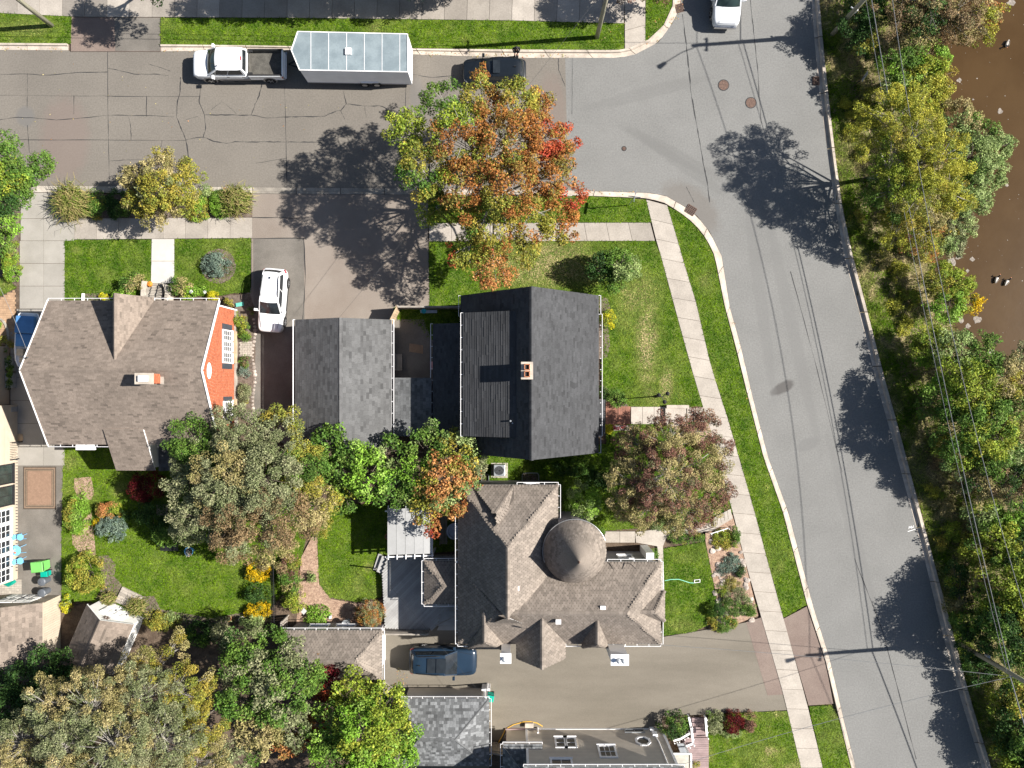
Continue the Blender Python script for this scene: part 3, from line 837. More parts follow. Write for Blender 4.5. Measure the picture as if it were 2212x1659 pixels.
pm('shingle_brown', (0.185, 0.15, 0.123), 0.9, 0.1, 0.6, fine=.12, fscale=14, tint=True, bump=.06)
pm('shingle_grey', (0.098, 0.098, 0.098), 0.9, 0.1, 0.5, fine=.12, fscale=14, tint=True, bump=.06)
pm('shingle_dark', (0.047, 0.048, 0.051), 0.88, 0.1, 0.5, fine=.12, fscale=14, tint=True, bump=.06)
pm('shingle_hex', (0.192, 0.162, 0.136), 0.9, 0.1, 0.7, fine=.12, fscale=14, tint=True, bump=.06)
pm('shingle_slate', (0.105, 0.108, 0.11), 0.9, 0.1, 0.6, fine=.12, fscale=14, tint=True, bump=.06)
pm('brick', (0.36, 0.105, 0.05), 0.88, 0.18, 5, fine=.15, tint=True)
pm('mortar', (0.46, 0.38, 0.33), 0.95, 0.1, 5)
pm('siding_beige', (0.56, 0.49, 0.40), 0.75, 0.05, 1.5, tint=True)
pm('siding_tan', (0.40, 0.34, 0.265), 0.75, 0.05, 1.5, tint=True)
pm('siding_grey', (0.27, 0.255, 0.26), 0.7, 0.06, 1.5)
pm('siding_white', (0.72, 0.71, 0.68), 0.7, 0.04, 1.5, tint=True)
pm('siding_blue', (0.19, 0.20, 0.22), 0.7, 0.06, 1.5)
pm('shutter', (0.05, 0.055, 0.065), 0.6, 0.1, 3)
pm('deck_grey', (0.32, 0.315, 0.305), 0.8, 0.1, 1.0, fine=.12, tint=True, stretch=(1, 1, 1))
pm('deck_red', (0.24, 0.11, 0.075), 0.8, 0.12, 2.0, fine=.15, tint=True)
pm('deck_mauve', (0.26, 0.19, 0.185), 0.8, 0.1, 2.0, fine=.1, tint=True)
pm('wood_weathered', (0.27, 0.24, 0.205), 0.85, 0.15, 2.5, fine=.15, tint=True)
pm('wood_tan', (0.42, 0.31, 0.2), 0.85, 0.15, 2.5, fine=.12, tint=True)
pm('flash_white', (0.7, 0.68, 0.68), 0.5, 0.05, 4)

def rect(x0, x1, y0, y1):
    return [O(x0, y0).xy, O(x1, y0).xy, O(x1, y1).xy, O(x0, y1).xy]

# ================================================================== brick house
hb = thing('brick_house', 'red brick house with broad brown shingle roof and a front porch gable', 'house', O(-757, -23, 0))
X0, X1, YN, YS, YR = -928, -586, -167, 121, -26
EH, RH = 4.0, 6.85
wx0, wx1, wy0, wy1 = -920, -595, -158, 112
def main_h(y):  # height of the main roof plane over ground line y
    return RH - abs(y - YR) / (YR - YN if y < YR else YS - YR) * (RH - EH)
q = [O(wx0, wy0).xy, O(wx1, wy0).xy, O(wx1, YR).xy, O(wx1, wy1).xy, O(wx0, wy1).xy, O(wx0, YR).xy]
wl = MB()
tops = [EH - .05, EH - .05, RH - .2, EH - .05, EH - .05, RH - .2]
for i in range(6):
    a, b = q[i], q[(i + 1) % 6]
    wl.quad((*a, 0), (*b, 0), (*b, tops[(i + 1) % 6]), (*a, tops[i]))
hw = wl.build('wall', M['mortar'], hb)
# bricks of the east wall, one course after another
bm = MB(); xw = O(wx1, 0).x
z = .12; row = 0
while z < 6.5:
    ymax = O(0, wy0).y; ymin = O(0, wy1).y; yr = O(0, YR).y
    if z > EH - .12:
        f = (z - (EH - .12)) / (RH - EH)
        ymax = ymax + (yr - ymax) * f; ymin = ymin + (yr - ymin) * f
    y = ymin + (row % 2) * .11
    while y < ymax - .05:
        y1 = min(y + .212, ymax)
        x1 = xw + .014 + rnd.uniform(0, .008)
        bm.add([(xw - .01, y, z), (xw - .01, y1, z), (x1, y, z), (x1, y1, z), (x1, y1, z + .066), (x1, y, z + .066), (xw - .01, y, z + .066), (xw - .01, y1, z + .066)],
               [(2, 3, 4, 5), (5, 4, 7, 6), (2, 5, 6, 0), (3, 1, 7, 4)], rnd.choice((.85, .95, 1., 1., 1.05, 1.15)))
        y += .226
    z += .078; row += 1
bm.build('brickwork', M['brick'], hw, kind='stuff')
GP = -756; GE, GW = -716, -796; GY = -173; GRH = 6.45
def on_main(x, h):   # ground y on the north slope where the main roof reaches h
    return YR - (RH - h) / (RH - EH) * (YR - YN)
planes = [[O(X0, YN, EH), O(X1, YN, EH), O(X1, YR, RH), O(X0, YR, RH)],
          [O(X1, YS, EH), O(X0, YS, EH), O(X0, YR, RH), O(X1, YR, RH)]]
caps = [(O(X0, YR, RH + .01), O(X1, YR, RH + .01))]
make_roof(hb, planes, 'shingle_brown', caps=caps)
yv = on_main(GP, GRH)
pg = make_roof(hb, [[O(GE, GY, EH), O(GE, YN, EH), O(GP, yv, GRH), O(GP, GY, GRH)],
               [O(GW, YN, EH), O(GW, GY, EH), O(GP, GY, GRH), O(GP, yv, GRH)]], 'shingle_brown', caps=[(O(GP, GY, GRH), O(GP, yv, GRH))], name='porch_roof')
MB().poly([O(GE + 3, GY + 5, EH - .1), O(GW - 3, GY + 5, EH - .1), O(GP, GY + 5, GRH - .15)]).build('gable_wall', M['siding_beige'], hb)
gutter(hb, O(X0, YN, EH), O(GW - 1, YN, EH), (0, 1)); gutter(hb, O(GE + 1, YN, EH), O(X1, YN, EH), (0, 1)); gutter(hb, O(X0, YS, EH), O(-806, YS, EH), (0, -1))
for y0, y1 in ((YN, YR), (YS, YR)):
    for xb in (X1 + .5, X0 - .5):
        MB().bar(O(xb, y0, EH - .04), O(xb, y1, RH - .04), .05, .2).build('barge_board', M['white_paint'], hb)
# soffit strip seen on the east side
MB().bar(O(wx1 + 1, wy0 - 1, 0.1), O(wx1 + 1, wy0 - 1, EH), .1, .1).build('downpipe', M['white_paint'], hb)
MB().bar(O(wx1 + 1.4, wy0, .25), O(wx1 + 1.4, wy1, .25), .12, .5).build('foundation', M['concrete_old'], hb)
# chimney
ch = MB(); cx0, cx1, cy0, cy1 = -698, -667, -19, -1
a, b = O(cx0, cy0).xy, O(cx1, cy1).xy
ch.bb(a[0], b[0], a[1], b[1], 6.1, 7.55)
zc = 6.3; 
chm = ch.build('chimney', M['brick'], hb)
cap = MB().bb(a[0] - .05, b[0] + .05, a[1] + .05, b[1] - .05, 7.55, 7.68).build('cap', M['concrete_kerb'], chm)
MB().bb(a[0] + .25, b[0] - .25, a[1] - .12, b[1] + .12, 7.68, 7.86).build('flue', M['white_paint'], chm)
bk = MB()
for i in range(15):
    for s in range(4):
        y = a[1] + (b[1] - a[1]) * (s + (i % 2) * .5) / 4.5
        bk.box((b[0] + .005, y - .07, 6.4 + i * .078), (.02, .13, .064), 0, rnd.uniform(.7, 1.3))
bk.build('brickwork', M['brick'], chm, kind='stuff')
MB().bb(b[0], b[0] + .22, b[1] - .05, a[1] + .05, 6.56, 6.62).build('flashing', M['concrete_old'], chm)
MB().tube([W(60, 772, 6.3), W(60, 772, 6.9)], .05, 8).build('vent_pipe', M['black_metal'], hb)
# east windows
tx, nn_ = (0, 1), (1, 0)
def ew(y, z, w, h, **kw):
    return window(hb, (O(wx1, 0).x + .022, O(0, y).y, z), tx, nn_, w, h, **kw)
for y in (-101, -78, -55):
    ew(y, 1.15, .62, 1.5, cols=2, rows=4, gm='glass_dark')
for y, hh in ((-119, 1.7), (-37, 1.7), (32, 1.5), (78, 1.5)):
    mb = MB(); c = O(wx1, y, 0)
    mb.box((c.x + .05, c.y, 1.05 + hh / 2), (.05, .38, hh))
    for k in range(14):
        mb.box((c.x + .082, c.y, 1.12 + (hh - .12) * k / 13), (.02, .3, .05))
    mb.build('shutter', M['shutter'], hb)
ew(48, 1.1, .7, 1.4, cols=2, rows=4); ew(64, 1.1, .5, 1.4, cols=2, rows=4)
# oval louvre with brick arch
ov = MB(); c = O(wx1, -26, 5.0)
pts = [(c.x + .05, c.y + math.cos(k * math.pi / 12) * .55, c.z + math.sin(k * math.pi / 12) * .38) for k in range(24)]
ov.poly(pts[::-1]); vo = ov.build('louvre', M['white_paint'], hb)
ar = MB()
for k in range(13):
    a_ = math.pi * k / 12
    ar.box((c.x + .05, c.y + math.cos(a_) * .72, c.z + math.sin(a_) * .52), (.05, .13, .12), 0, 1.25)
ar.build('brick_arch', M['brick'], vo)
for y, w in ((-78, 2.3), (50, 1.2)):
    c = O(wx1, y, .75)
    MB().box((c.x + .16, c.y, .78), (.26, w, .22)).build('window_box', M['wood_tan'], hb)
# rear addition with its lean-to roof
rx0, rx1 = -806, -727
r0, r1 = 90, 176
ax = make_roof(hb, [[O(rx1, r1, 3.1), O(rx0, r1, 3.1), O(rx0, r0, 4.72), O(rx1, r0, 4.72)]], 'shingle_brown', name='addition_roof')
mb = MB()
a, b = O(rx0 + 6, wy1 - 2).xy, O(rx1 - 5, r1 - 5).xy
mb.hexa([(a[0], b[1], 0), (b[0], b[1], 0), (b[0], a[1], 0), (a[0], a[1], 0), (a[0], b[1], 3.0), (b[0], b[1], 3.0), (b[0], a[1], 4.1), (a[0], a[1], 4.1)])
mb.build('addition_wall', M['siding_white'], hb)
by = MB(); a, b = O(-733, 128).xy, O(-704, 178).xy
by.bb(a[0], b[0], b[1], a[1], 0, 2.0); by.build('bay', M['siding_white'], hb)
window(hb, (b[0] + .01, O(0, 140).y, .9), (0, 1), (1, 0), 1.0, 1.0, cols=2, rows=1)
make_roof(hb, [[O(-702, 126, 2.0), O(-702, 180, 2.0), O(-730, 180, 2.35), O(-730, 126, 2.35)]], 'shingle_grey', name='bay_roof')
MB().box(W(186, 967, 2.6) + Vector((0, .1, 0)), (1.3, .5, .25)).build('awning', M['white_paint'], hb)

# ================================================================== dark-roofed house
hd = thing('dark_roofed_house', 'house with steep charcoal shingle roof, shed dormer and two-flue chimney', 'house', O(30, -20, 0))
EH, RH = 3.2, 8.0
xr, xe, xw_ = 36, 176, -104; yn, ys_ = -180, 140
q = [O(xw_ + 8, yn + 7).xy, O(xr, yn + 7).xy, O(xe - 8, yn + 7).xy, O(xe - 8, ys_ - 7).xy, O(xr, ys_ - 7).xy, O(xw_ + 8, ys_ - 7).xy]
wl = MB(); tp = [EH - .05, RH - .2, EH - .05] * 2
for i in range(6):
    a, b = q[i], q[(i + 1) % 6]
    wl.quad((*a, 0), (*b, 0), (*b, tp[(i + 1) % 6]), (*a, tp[i]))
wl.build('wall', M['siding_grey'], hd)
make_roof(hd, [[O(xe, ys_, EH), O(xe, yn, EH), O(xr, yn, RH), O(xr, ys_, RH)], [O(xw_, yn, EH), O(xw_, ys_, EH), O(xr, ys_, RH), O(xr, yn, RH)]],
          'shingle_dark', expo=.17, tab=.33, lift=1.6, caps=[(O(xr, yn, RH), O(xr, ys_, RH))], dark=.12, edge='siding_blue')
d0, d1 = -138, 101
dr = make_roof(hd, [[O(-95, d0, 5.6), O(-95, d1, 5.6), O(8, d1, 7.05), O(8, d0, 7.05)]], 'shingle_dark', expo=.17, tab=.9, tl=.7, th=1.0, dark=0, lift=2.6, name='dormer_roof', edge='siding_blue')
mb = MB()
a = [O(-88, d0 + 5, 0), O(-88, d1 - 5, 0)]
for y in (d0 + 5, d1 - 5):
    mb.add([O(-88, y, 3.6), O(5, y, 6.9), O(-88, y, 5.65)], [(0, 1, 2)])
mb.quad(O(-88, d0 + 5, 3.5), O(-88, d1 - 5, 3.5), O(-88, d1 - 5, 5.65), O(-88, d0 + 5, 5.65))
mb.build('dormer_wall', M['siding_blue'], hd)
gutter(hd, O(-95, d0, 5.55), O(-95, d1, 5.55), (-1, 0)); gutter(hd, O(xw_, yn, EH), O(xw_, d0, EH), (-1, 0)); gutter(hd, O(xe, yn, EH), O(xe, yn + 38, EH), (1, 0)); gutter(hd, O(xe + 3, yn + 38, EH), O(xe + 3, ys_ - 34, EH), (1, 0)); gutter(hd, O(xe, ys_ - 34, EH), O(xe, ys_, EH), (1, 0))
ch = MB(); a, b = O(18, -39).xy, O(37, -10).xy
ch.bb(a[0], b[0], b[1], a[1], 6.9, 8.25, 1)
cmo = ch.build('chimney', M['wood_tan'], hd)
MB().bb(a[0] - .05, b[0] + .05, b[1] - .05, a[1] + .05, 8.25, 8.33).build('crown', M['concrete_kerb'], cmo)
for f in (.28, .72):
    y = a[1] + (b[1] - a[1]) * f; x = (a[0] + b[0]) / 2
    fl = MB()
    for dx, dy, sx, sy in ((-.15, 0, .05, .36), (.15, 0, .05, .36), (0, -.17, .34, .05), (0, .17, .34, .05)):
        fl.bb(x + dx - sx / 2, x + dx + sx / 2, y + dy - sy / 2, y + dy + sy / 2, 8.33, 8.5)
    f_ = fl.build('flue', M['terracotta'], cmo)
    MB().bb(x - .12, x + .12, y - .14, y + .14, 8.33, 8.36).build('opening', M['tar'], f_)
MB().bb(b[0] - .02, b[0] + .05, b[1] - .05, a[1] + .05, 7.6, 8.24).build('flashing', M['flash_white'], cmo)
vp = MB(); p = W(1103, 909, 6.9)
vp.tube([p - Vector((0, 0, .3)), p + Vector((0, 0, .25))], .06, 8); vp.tube([p + Vector((.12, -.15, -.2)), p + Vector((.12, -.15, .1))], .05, 8)
vp.build('vent_pipe', M['galvanised'], hd)
# west wing, breezeway roof and porch roof
make_roof(hd, [[O(-163, -124, 2.55), O(-163, 108, 2.55), O(-100, 108, 3.3), O(-100, -124, 3.3)]], 'shingle_dark', name='wing_roof', dark=.1, edge='siding_blue')
walls(hd, rect(-157, -97, -118, 104), 0, 2.5, 'siding_grey', name='wing_wall')
gutter(hd, O(-163, -124, 2.55), O(-163, 108, 2.55), (-1, 0))
make_roof(hd, [[O(-242, -13, 2.35), O(-242, 108, 2.35), O(-166, 108, 2.6), O(-166, -13, 2.6)]], 'shingle_slate', name='breezeway_roof', expo=.2, tab=.24, tl=.8, th=1.25, dark=.2, edge='siding_blue')
walls(hd, rect(-236, -166, -6, 104), 0, 2.25, 'siding_grey', name='breezeway_wall')
make_roof(hd, [[O(192, 106, 2.5), O(192, 32, 2.5), O(170, 32, 2.85), O(170, 106, 2.85)]], 'shingle_dark', name='porch_roof', edge='siding_blue')
for y in (34, 104):
    MB().bar(O(189, y, .3), O(189, y, 2.42), .1, .1).build('porch_post', M['white_trim'], hd)
window(hd, (O(-157, 0).x - .02, O(0, -18).y, .9), (0, 1), (-1, 0), .9, 1.1, m='white_trim')
window(hd, (O(168, 0).x + .02, O(0, -90).y, .9), (0, 1), (1, 0), 1.2, 1.3); window(hd, (O(168, 0).x + .02, O(0, -30).y, .9), (0, 1), (1, 0), 1.2, 1.3)

# ================================================================== garage
gg = thing('garage', 'detached garage with grey two-tone shingle gable roof beside the white SUV', 'garage', O(-345, 0, 0))
EH, RH = 2.7, 4.3
g0, g1, gr_, y0, y1 = -445, -247, -343, -132, 132
q = [O(g0 + 6, y0 + 5).xy, O(gr_, y0 + 5).xy, O(g1 - 6, y0 + 5).xy, O(g1 - 6, y1 - 5).xy, O(gr_, y1 - 5).xy, O(g0 + 6, y1 - 5).xy]
wl = MB(); tp = [EH - .05, RH - .15, EH - .05] * 2
for i in range(6):
    a, b = q[i], q[(i + 1) % 6]
    wl.quad((*a, 0), (*b, 0), (*b, tp[(i + 1) % 6]), (*a, tp[i]))
wl.build('wall', M['siding_grey'], gg)
make_roof(gg, [[O(g1, y1, EH), O(g1, y0, EH), O(gr_, y0, RH), O(gr_, y1, RH)], [O(g0, y0, EH), O(g0, y1, EH), O(gr_, y1, RH), O(gr_, y0, RH)]],
          'shingle_grey', expo=.2, tab=.36, tl=.84, th=1.14, caps=[(O(gr_, y0, RH), O(gr_, y1, RH))], dark=.15, edge='white_trim')
gutter(gg, O(g1, y0, EH), O(g1, y1, EH), (1, 0)); gutter(gg, O(g0, y0, EH), O(g0, y1, EH), (-1, 0), 6)
door(gg, (O(-345, 0).x, O(0, y0 + 5).y, .05), (-1, 0), (0, 1), 4.6, 2.2)
window(gg, (O(g1 - 6, 0).x + .02, O(0, 60).y, 1.0), (0, 1), (1, 0), .9, .9)

# ================================================================== turreted house
hv = thing('turreted_house', 'large house with hexagonal tan shingles, hipped roof and round conical turret', 'house', O(90, 400, 0))
EH, RH = 4.3, 6.6
def face(*p): return [O(*q_) for q_ in p]
ewp = [face((296, 353, EH), (-108, 353, EH), (-26, 435, RH), (218, 435, RH)), face((-108, 517, EH), (296, 517, EH), (218, 435, RH), (-26, 435, RH)),
       face((296, 517, EH), (296, 353, EH), (218, 435, RH)), face((-108, 353, EH), (-108, 517, EH), (-26, 435, RH))]
hs = dict(expo=.175, tab=.225, style='hex', tl=.78, th=1.18)
make_roof(hv, ewp, 'shingle_hex', caps=[(O(-26, 435, RH), O(218, 435, RH)), (O(296, 353, EH), O(218, 435, RH)), (O(296, 517, EH), O(218, 435, RH)), (O(-108, 517, EH), O(-26, 435, RH))], **hs)
NR = 7.2
nsp = [face((-108, 200, EH), (-108, 365, EH), (-8, 440, NR), (-8, 306, NR)), face((92, 370, EH), (92, 200, EH), (-8, 306, NR), (-8, 440, NR)), face((92, 200, EH), (-108, 200, EH), (-8, 306, NR)), face((-34, 458, 6.15), (18, 458, 6.15), (-8, 438, NR))]
make_roof(hv, nsp, 'shingle_hex', caps=[(O(-8, 306, NR), O(-8, 440, NR)), (O(92, 200, EH), O(-8, 306, NR)), (O(-108, 200, EH), O(-8, 306, NR))], **hs)
# small secondary hip on the north side
nb = face((4, 202, 4.42), (-76, 202, 4.42), (-36, 247, 6.2), (-30, 247, 6.2)); ne_ = face((4, 202, 4.42), (-30, 247, 6.2), (-30, 272, 6.5), (4, 226, 5.05))
make_roof(hv, [nb, ne_], 'shingle_hex', caps=[(O(4, 202, 4.42), O(-30, 247, 6.2))], name='cross_roof', **hs)
wv = [O(-100, 208).xy, O(84, 208).xy, O(84, 361).xy, O(288, 361).xy, O(288, 509).xy, O(-100, 509).xy]
walls(hv, wv, 0, EH - .06, 'siding_grey')
for a, b, o_ in ((O(10, 200, EH), O(92, 200, EH), (0, 1)), (O(-80, 206, EH), (O(8, 206, EH)), (0, 1)), (O(92, 200, EH), O(92, 268, EH), (1, 0)), (O(-108, 215, EH), O(-108, 353, EH), (-1, 0)), (O(-108, 355, EH), O(-108, 517, EH), (-1, 0)),
                 (O(190, 353, EH), O(296, 353, EH), (0, 1)), (O(296, 353, EH), O(296, 415, EH), (1, 0)), (O(296, 470, EH), O(296, 517, EH), (1, 0)), (O(-108, 517, EH), O(-70, 517, EH), (0, -1)), (O(60, 517, EH), O(296, 517, EH), (0, -1))):
    gutter(hv, a, b, o_)
# turret: round wall and cone of shingles
tc = O(122, 325, 0); TR = 2.07; TE, TA = 5.5, 8.5
tu = MB().lathe((tc.x, tc.y, 0), [(TR - .3, 0), (TR - .3, TE)], 28).build('turret_wall', M['siding_grey'], hv)
MB().lathe((tc.x, tc.y, TE - .1), [(TR, 0), (TR, .1), (.03, TA - TE + .1)], 40).build('turret_roof', M['shingle_hex'], hv)
tr_ = [o for o in hv.children if o.name.startswith('turret_roof')][0]
sb = MB(); sl = math.hypot(TR, TA - TE); nr = 20
for i in range(nr):
    f0, f1 = i / nr, min(1, (i + 1.5) / nr)
    r0_, r1_ = TR * (1 - f0) + .012, TR * (1 - f1) + .008
    z0, z1 = TE + (TA - TE) * f0 + .008, TE + (TA - TE) * f1 + .004
    n = max(16, int(2 * math.pi * r0_ / .21))
    for k in range(n):
        a0 = 2 * math.pi * (k + (i % 2) * .5) / n; da = 2 * math.pi / n
        def cp(f, r_, z_): return (tc.x + r_ * math.cos(a0 + da * f), tc.y + r_ * math.sin(a0 + da * f), z_)
        rm, zm = TR * (1 - f0 - .5 / nr) + .011, TE + (TA - TE) * (f0 + .5 / nr) + .007
        if rm < .05: rm = .05
        sb.add([cp(.02, max(r1_, .01), z1), cp(.02, rm, zm), cp(.25, r0_, z0), cp(.75, r0_, z0), cp(.98, rm, zm), cp(.98, max(r1_, .01), z1), cp(.02, rm - .02, zm - .02), cp(.25, r0_ - .02, z0 - .025), cp(.75, r0_ - .02, z0 - .025), cp(.98, rm - .02, zm - .02)],
               [(0, 1, 2, 3, 4, 5), (1, 6, 7, 2), (2, 7, 8, 3), (3, 8, 9, 4)], rnd.uniform(.7, 1.2))
sb.build('shingles', M['shingle_hex'], tr_, kind='stuff')
rim = MB()
ring = [(tc.x + (TR + .05) * math.cos(a_), tc.y + (TR + .05) * math.sin(a_), TE - .02) for a_ in np.linspace(math.radians(20), math.radians(200), 30)]
rim.tube(ring, .03, 6); rim.build('rim_trim', M['wire_bright'], tr_)
MB().lathe((tc.x, tc.y, TA - .12), [(.1, 0), (.05, .18), (.015, .3)], 8).build('finial', M['rust_iron'], tr_)
# dormers: hipped and gabled
def dormer(front, back, side, eh, rh, axis, hip=True, wall='siding_grey', name='dormer', over=5):
    """axis 's' faces south (y+), 'e' faces east (x+): front/back along the axis, side=(lo,hi) across"""
    s0, s1 = side; mid_ = (s0 + s1) / 2
    P = (lambda a, s, h: O(s, a, h)) if axis == 's' else (lambda a, s, h: O(a, s, h))
    hr = front - (s1 - s0) / 2 * .9 if hip else front
    if axis == 's':
        pl = [[P(front, s0, eh), P(back, s0, eh), P(back, mid_, rh), P(hr, mid_, rh)], [P(back, s1, eh), P(front, s1, eh), P(hr, mid_, rh), P(back, mid_, rh)]]
        if hip: pl.append([P(front, s0, eh), P(front, s1, eh), P(hr, mid_, rh)])
    else:
        pl = [[P(back, s0, eh), P(front, s0, eh), P(hr, mid_, rh), P(back, mid_, rh)], [P(front, s1, eh), P(back, s1, eh), P(back, mid_, rh), P(hr, mid_, rh)]]
        if hip: pl.append([P(front, s0, eh), P(front, s1, eh), P(hr, mid_, rh)])
    cp_ = [(P(back, mid_, rh), P(hr, mid_, rh))] + ([(P(front, s0, eh), P(hr, mid_, rh)), (P(front, s1, eh), P(hr, mid_, rh))] if hip else [])
    make_roof(hv, pl, 'shingle_hex', name='dormer_roof', caps=cp_, thick=.08, **hs)
    g = over
    wl = MB(); A, B_ = P(front - g, s0 + g, 0), P(back, s1 - g, 0)
    wl.bb(A.x, B_.x, A.y, B_.y, 0 if front > 510 and axis == 's' else eh - 1.0, eh - .03)
    if not hip: wl.poly([P(front - g, s0 + g, eh - .05), P(front - g, s1 - g, eh - .05), P(front - g, mid_, rh - .12)])
    wl.build('dormer_wall', M[wall], hv)
dormer(527, 440, (-88, -18), 4.35, 5.95, 's'); dormer(545, 445, (8, 107), 4.35, 6.25, 's', hip=False); dormer(523, 440, (138, 190), 4.4, 6.1, 's'); dormer(304, 236, (410, 472), 4.35, 5.75, 'e')
# outside chimneys, roof vents
for ox, oy, w, d_ in ((206, 527, 1.05, .6), (-12, 524, .6, .55)):
    c = O(ox, oy, 0); mb = MB(); mb.bb(c.x - w / 2, c.x + w / 2, c.y - d_ / 2, c.y + d_ / 2, 0, 6.2); co = mb.build('chimney', M['siding_white'], hv)
    MB().bb(c.x - w / 2 - .06, c.x + w / 2 + .06, c.y - d_ / 2 - .06, c.y + d_ / 2 + .06, 6.2, 6.28).build('cap', M['white_paint'], co)
    for k in range(2 if w > .8 else 1):
        MB().lathe((c.x - .12 + .32 * k, c.y, 6.28), [(.11, 0), (.11, .22), (.15, .23), (.15, .27), (.02, .33)], 12).build('flue', M['galvanised'], co)
for fx, fy, h_ in ((1302, 1313, 6.3), (1206, 1342, 6.25), (1116, 1270, 6.5), (1084, 1202, 6.4)):
    p = W(fx, fy, h_); MB().box(p, (.34, .3, .3)).build('roof_vent', M['white_paint'], hv)
MB().tube([W(1138, 1358, 5.9), W(1138, 1358, 6.5)], .045, 8).build('vent_pipe', M['black_metal'], hv)
# heating cable on the roof edge by the turret
zz = [W(x, y, h_) for x, y, h_ in ((1316, 1216, 4.42), (1336, 1247, 4.95), (1350, 1216, 4.42), (1362, 1218, 4.44), (1392, 1247, 4.95), (1405, 1230, 4.65))]
MB().tube(zz, .02, 5).build('heating_cable', M['black_metal'], hv)
for y_ in (378, 440, 492):
    window(hv, (O(288, 0).x + .02, O(0, y_).y, 1.2), (0, 1), (1, 0), .8, 1.4)
window(hv, (O(236, 0).x, O(0, 361).y + .02, 1.6), (-1, 0), (0, 1), .9, .8); window(hv, (O(40, 0).x, O(0, 208).y + .02, 2.3), (-1, 0), (0, 1), .9, .5)
MB().bb(O(276, 0).x, O(292, 0).x, O(0, 361).y, O(0, 347).y, 0, 2.6).build('bay', M['siding_white'], hv)
# west porch with hip roof, and the deck
pe, pr = 2.9, 3.8
make_roof(hv, [face((-180, 361, pe), (-180, 450, pe), (-138, 406, pr)), face((-105, 361, pe), (-180, 361, pe), (-138, 406, pr), (-105, 406, pr)), face((-180, 450, pe), (-105, 450, pe), (-105, 406, pr), (-138, 406, pr))], 'shingle_hex', name='porch_roof',
          caps=[(O(-180, 361, pe), O(-138, 406, pr)), (O(-180, 450, pe), O(-138, 406, pr)), (O(-138, 406, pr), O(-105, 406, pr))], **hs)
for a, b, o_ in ((O(-180, 361, pe), O(-180, 450, pe), (-1, 0)), (O(-180, 361, pe), O(-105, 361, pe), (0, 1)), (O(-180, 450, pe), O(-105, 450, pe), (0, -1))):
    gutter(hv, a, b, o_)
walls(hv, rect(-172, -98, 369, 442), .5, pe - .05, 'siding_grey', name='porch_wall')

# ------------------------------------------------------------------ deck boards, one by one
dk = thing('deck', 'large grey deck of diagonal boards behind the turreted house', 'deck', W(900, 1290, 0))
dpoly = [W(*q_, .62).xy for q_ in ((836, 1204), (990, 1200), (990, 1318), (952, 1322), (946, 1352), (931, 1362), (831, 1358), (825, 1238))]
pl2 = [(p.x, p.y) for p in dpoly]
dirv = Vector((1, 1)).normalized(); per = Vector((-1, 1)).normalized()
us = [Vector(p).dot(dirv) for p in pl2]; vs_ = [Vector(p).dot(per) for p in pl2]
v = min(vs_)
while v < max(vs_):
    q2 = [(Vector(p).dot(dirv), Vector(p).dot(per)) for p in pl2]
    xs = cross_u(q2, v + .07)
    for k in range(0, len(xs) - 1, 2):
        a = dirv * (xs[k] + .02) + per * (v + .07); b = dirv * (xs[k + 1] - .02) + per * (v + .07)
        if (b - a).length > .15:
            MB().bar((a.x, a.y, .6), (b.x, b.y, .6), .132, .035, tint=rnd.uniform(.88, 1.12)).build('deck_board', M['deck_grey'], dk)
    v += .148
MB().prism([tuple(p * .995 + Vector((W(900, 1290, 0).x, W(900, 1290, 0).y)) * .005) for p in dpoly], .0, .57).build('deck_frame', M['wood_weathered'], dk)
st = MB(); p = W(826, 1206, 0)
for i, (a, b, c_, d_) in enumerate((((836, 1204), (825, 1238), (814, 1234), (826, 1200)), ((826, 1200), (814, 1234), (806, 1231), (817, 1196)))):
    MB().prism(P2([a, b, c_, d_], .3), 0, .42 - .2 * i).build('step', M['deck_grey'], dk)
# privacy fence along the south side of the deck, step landing
def fence(label, a, b, h, m='wood_weathered', board=.14, name='fence', post=2.4, gap=.012, z0=.05, rails=True, top=True):
    a, b = Vector((*a[:2], 0)), Vector((*b[:2], 0)); f = thing(name, label, 'fence', (a + b) / 2)
    d = (b - a); L = d.length; d.normalize(); n = Vector((-d.y, d.x, 0))
    k = max(1, int(L / (board + gap)))
    for i in range(k):
        c = a + d * (L * (i + .5) / k)
        hh = h + rnd.uniform(-.01, .01)
        MB().box((c.x, c.y, z0 + hh / 2), (L / k - gap, .022, hh), math.atan2(d.y, d.x), rnd.uniform(.85, 1.15)).build('board', M[m], f)
    if rails:
        for zz_ in (.3, h - .25):
            MB().bar(a + n * .045 + Vector((0, 0, zz_)), b + n * .045 + Vector((0, 0, zz_)), .05, .09).build('rail', M[m], f)
    if top: MB().bar(a + Vector((0, 0, z0 + h + .02)), b + Vector((0, 0, z0 + h + .02)), .12, .04).build('top_rail', M[m], f)
    np_ = max(1, int(L / post))
    for i in range(np_ + 1):
        p = a + d * (L * i / np_) + n * .06
        MB().box((p.x, p.y, (h + .15) / 2), (.1, .1, h + .15), math.atan2(d.y, d.x)).build('post', M[m], f)
    return f
fence('grey board privacy fence along the south edge of the diagonal deck', W(831, 1354, 0), W(930, 1355, 0), 1.5)
sp = thing('side_steps', 'grey wooden landing and steps between deck and turreted house driveway', 'steps', W(960, 1370, 0))
for i, (y0_, y1_, z_) in enumerate(((1320, 1342, .55), (1342, 1352, .38), (1352, 1362, .2))):
    MB().prism(P2([(948, y0_), (988, y0_), (988, y1_ - .4), (944, y1_ - .4)], z_), 0, z_).build('step', M['deck_grey'], sp)
for z_ in (.95, 1.2):
    MB().bar(W(940, 1352, z_), W(985, 1330, z_), .05, .05).build('handrail', M['wood_weathered'], sp)
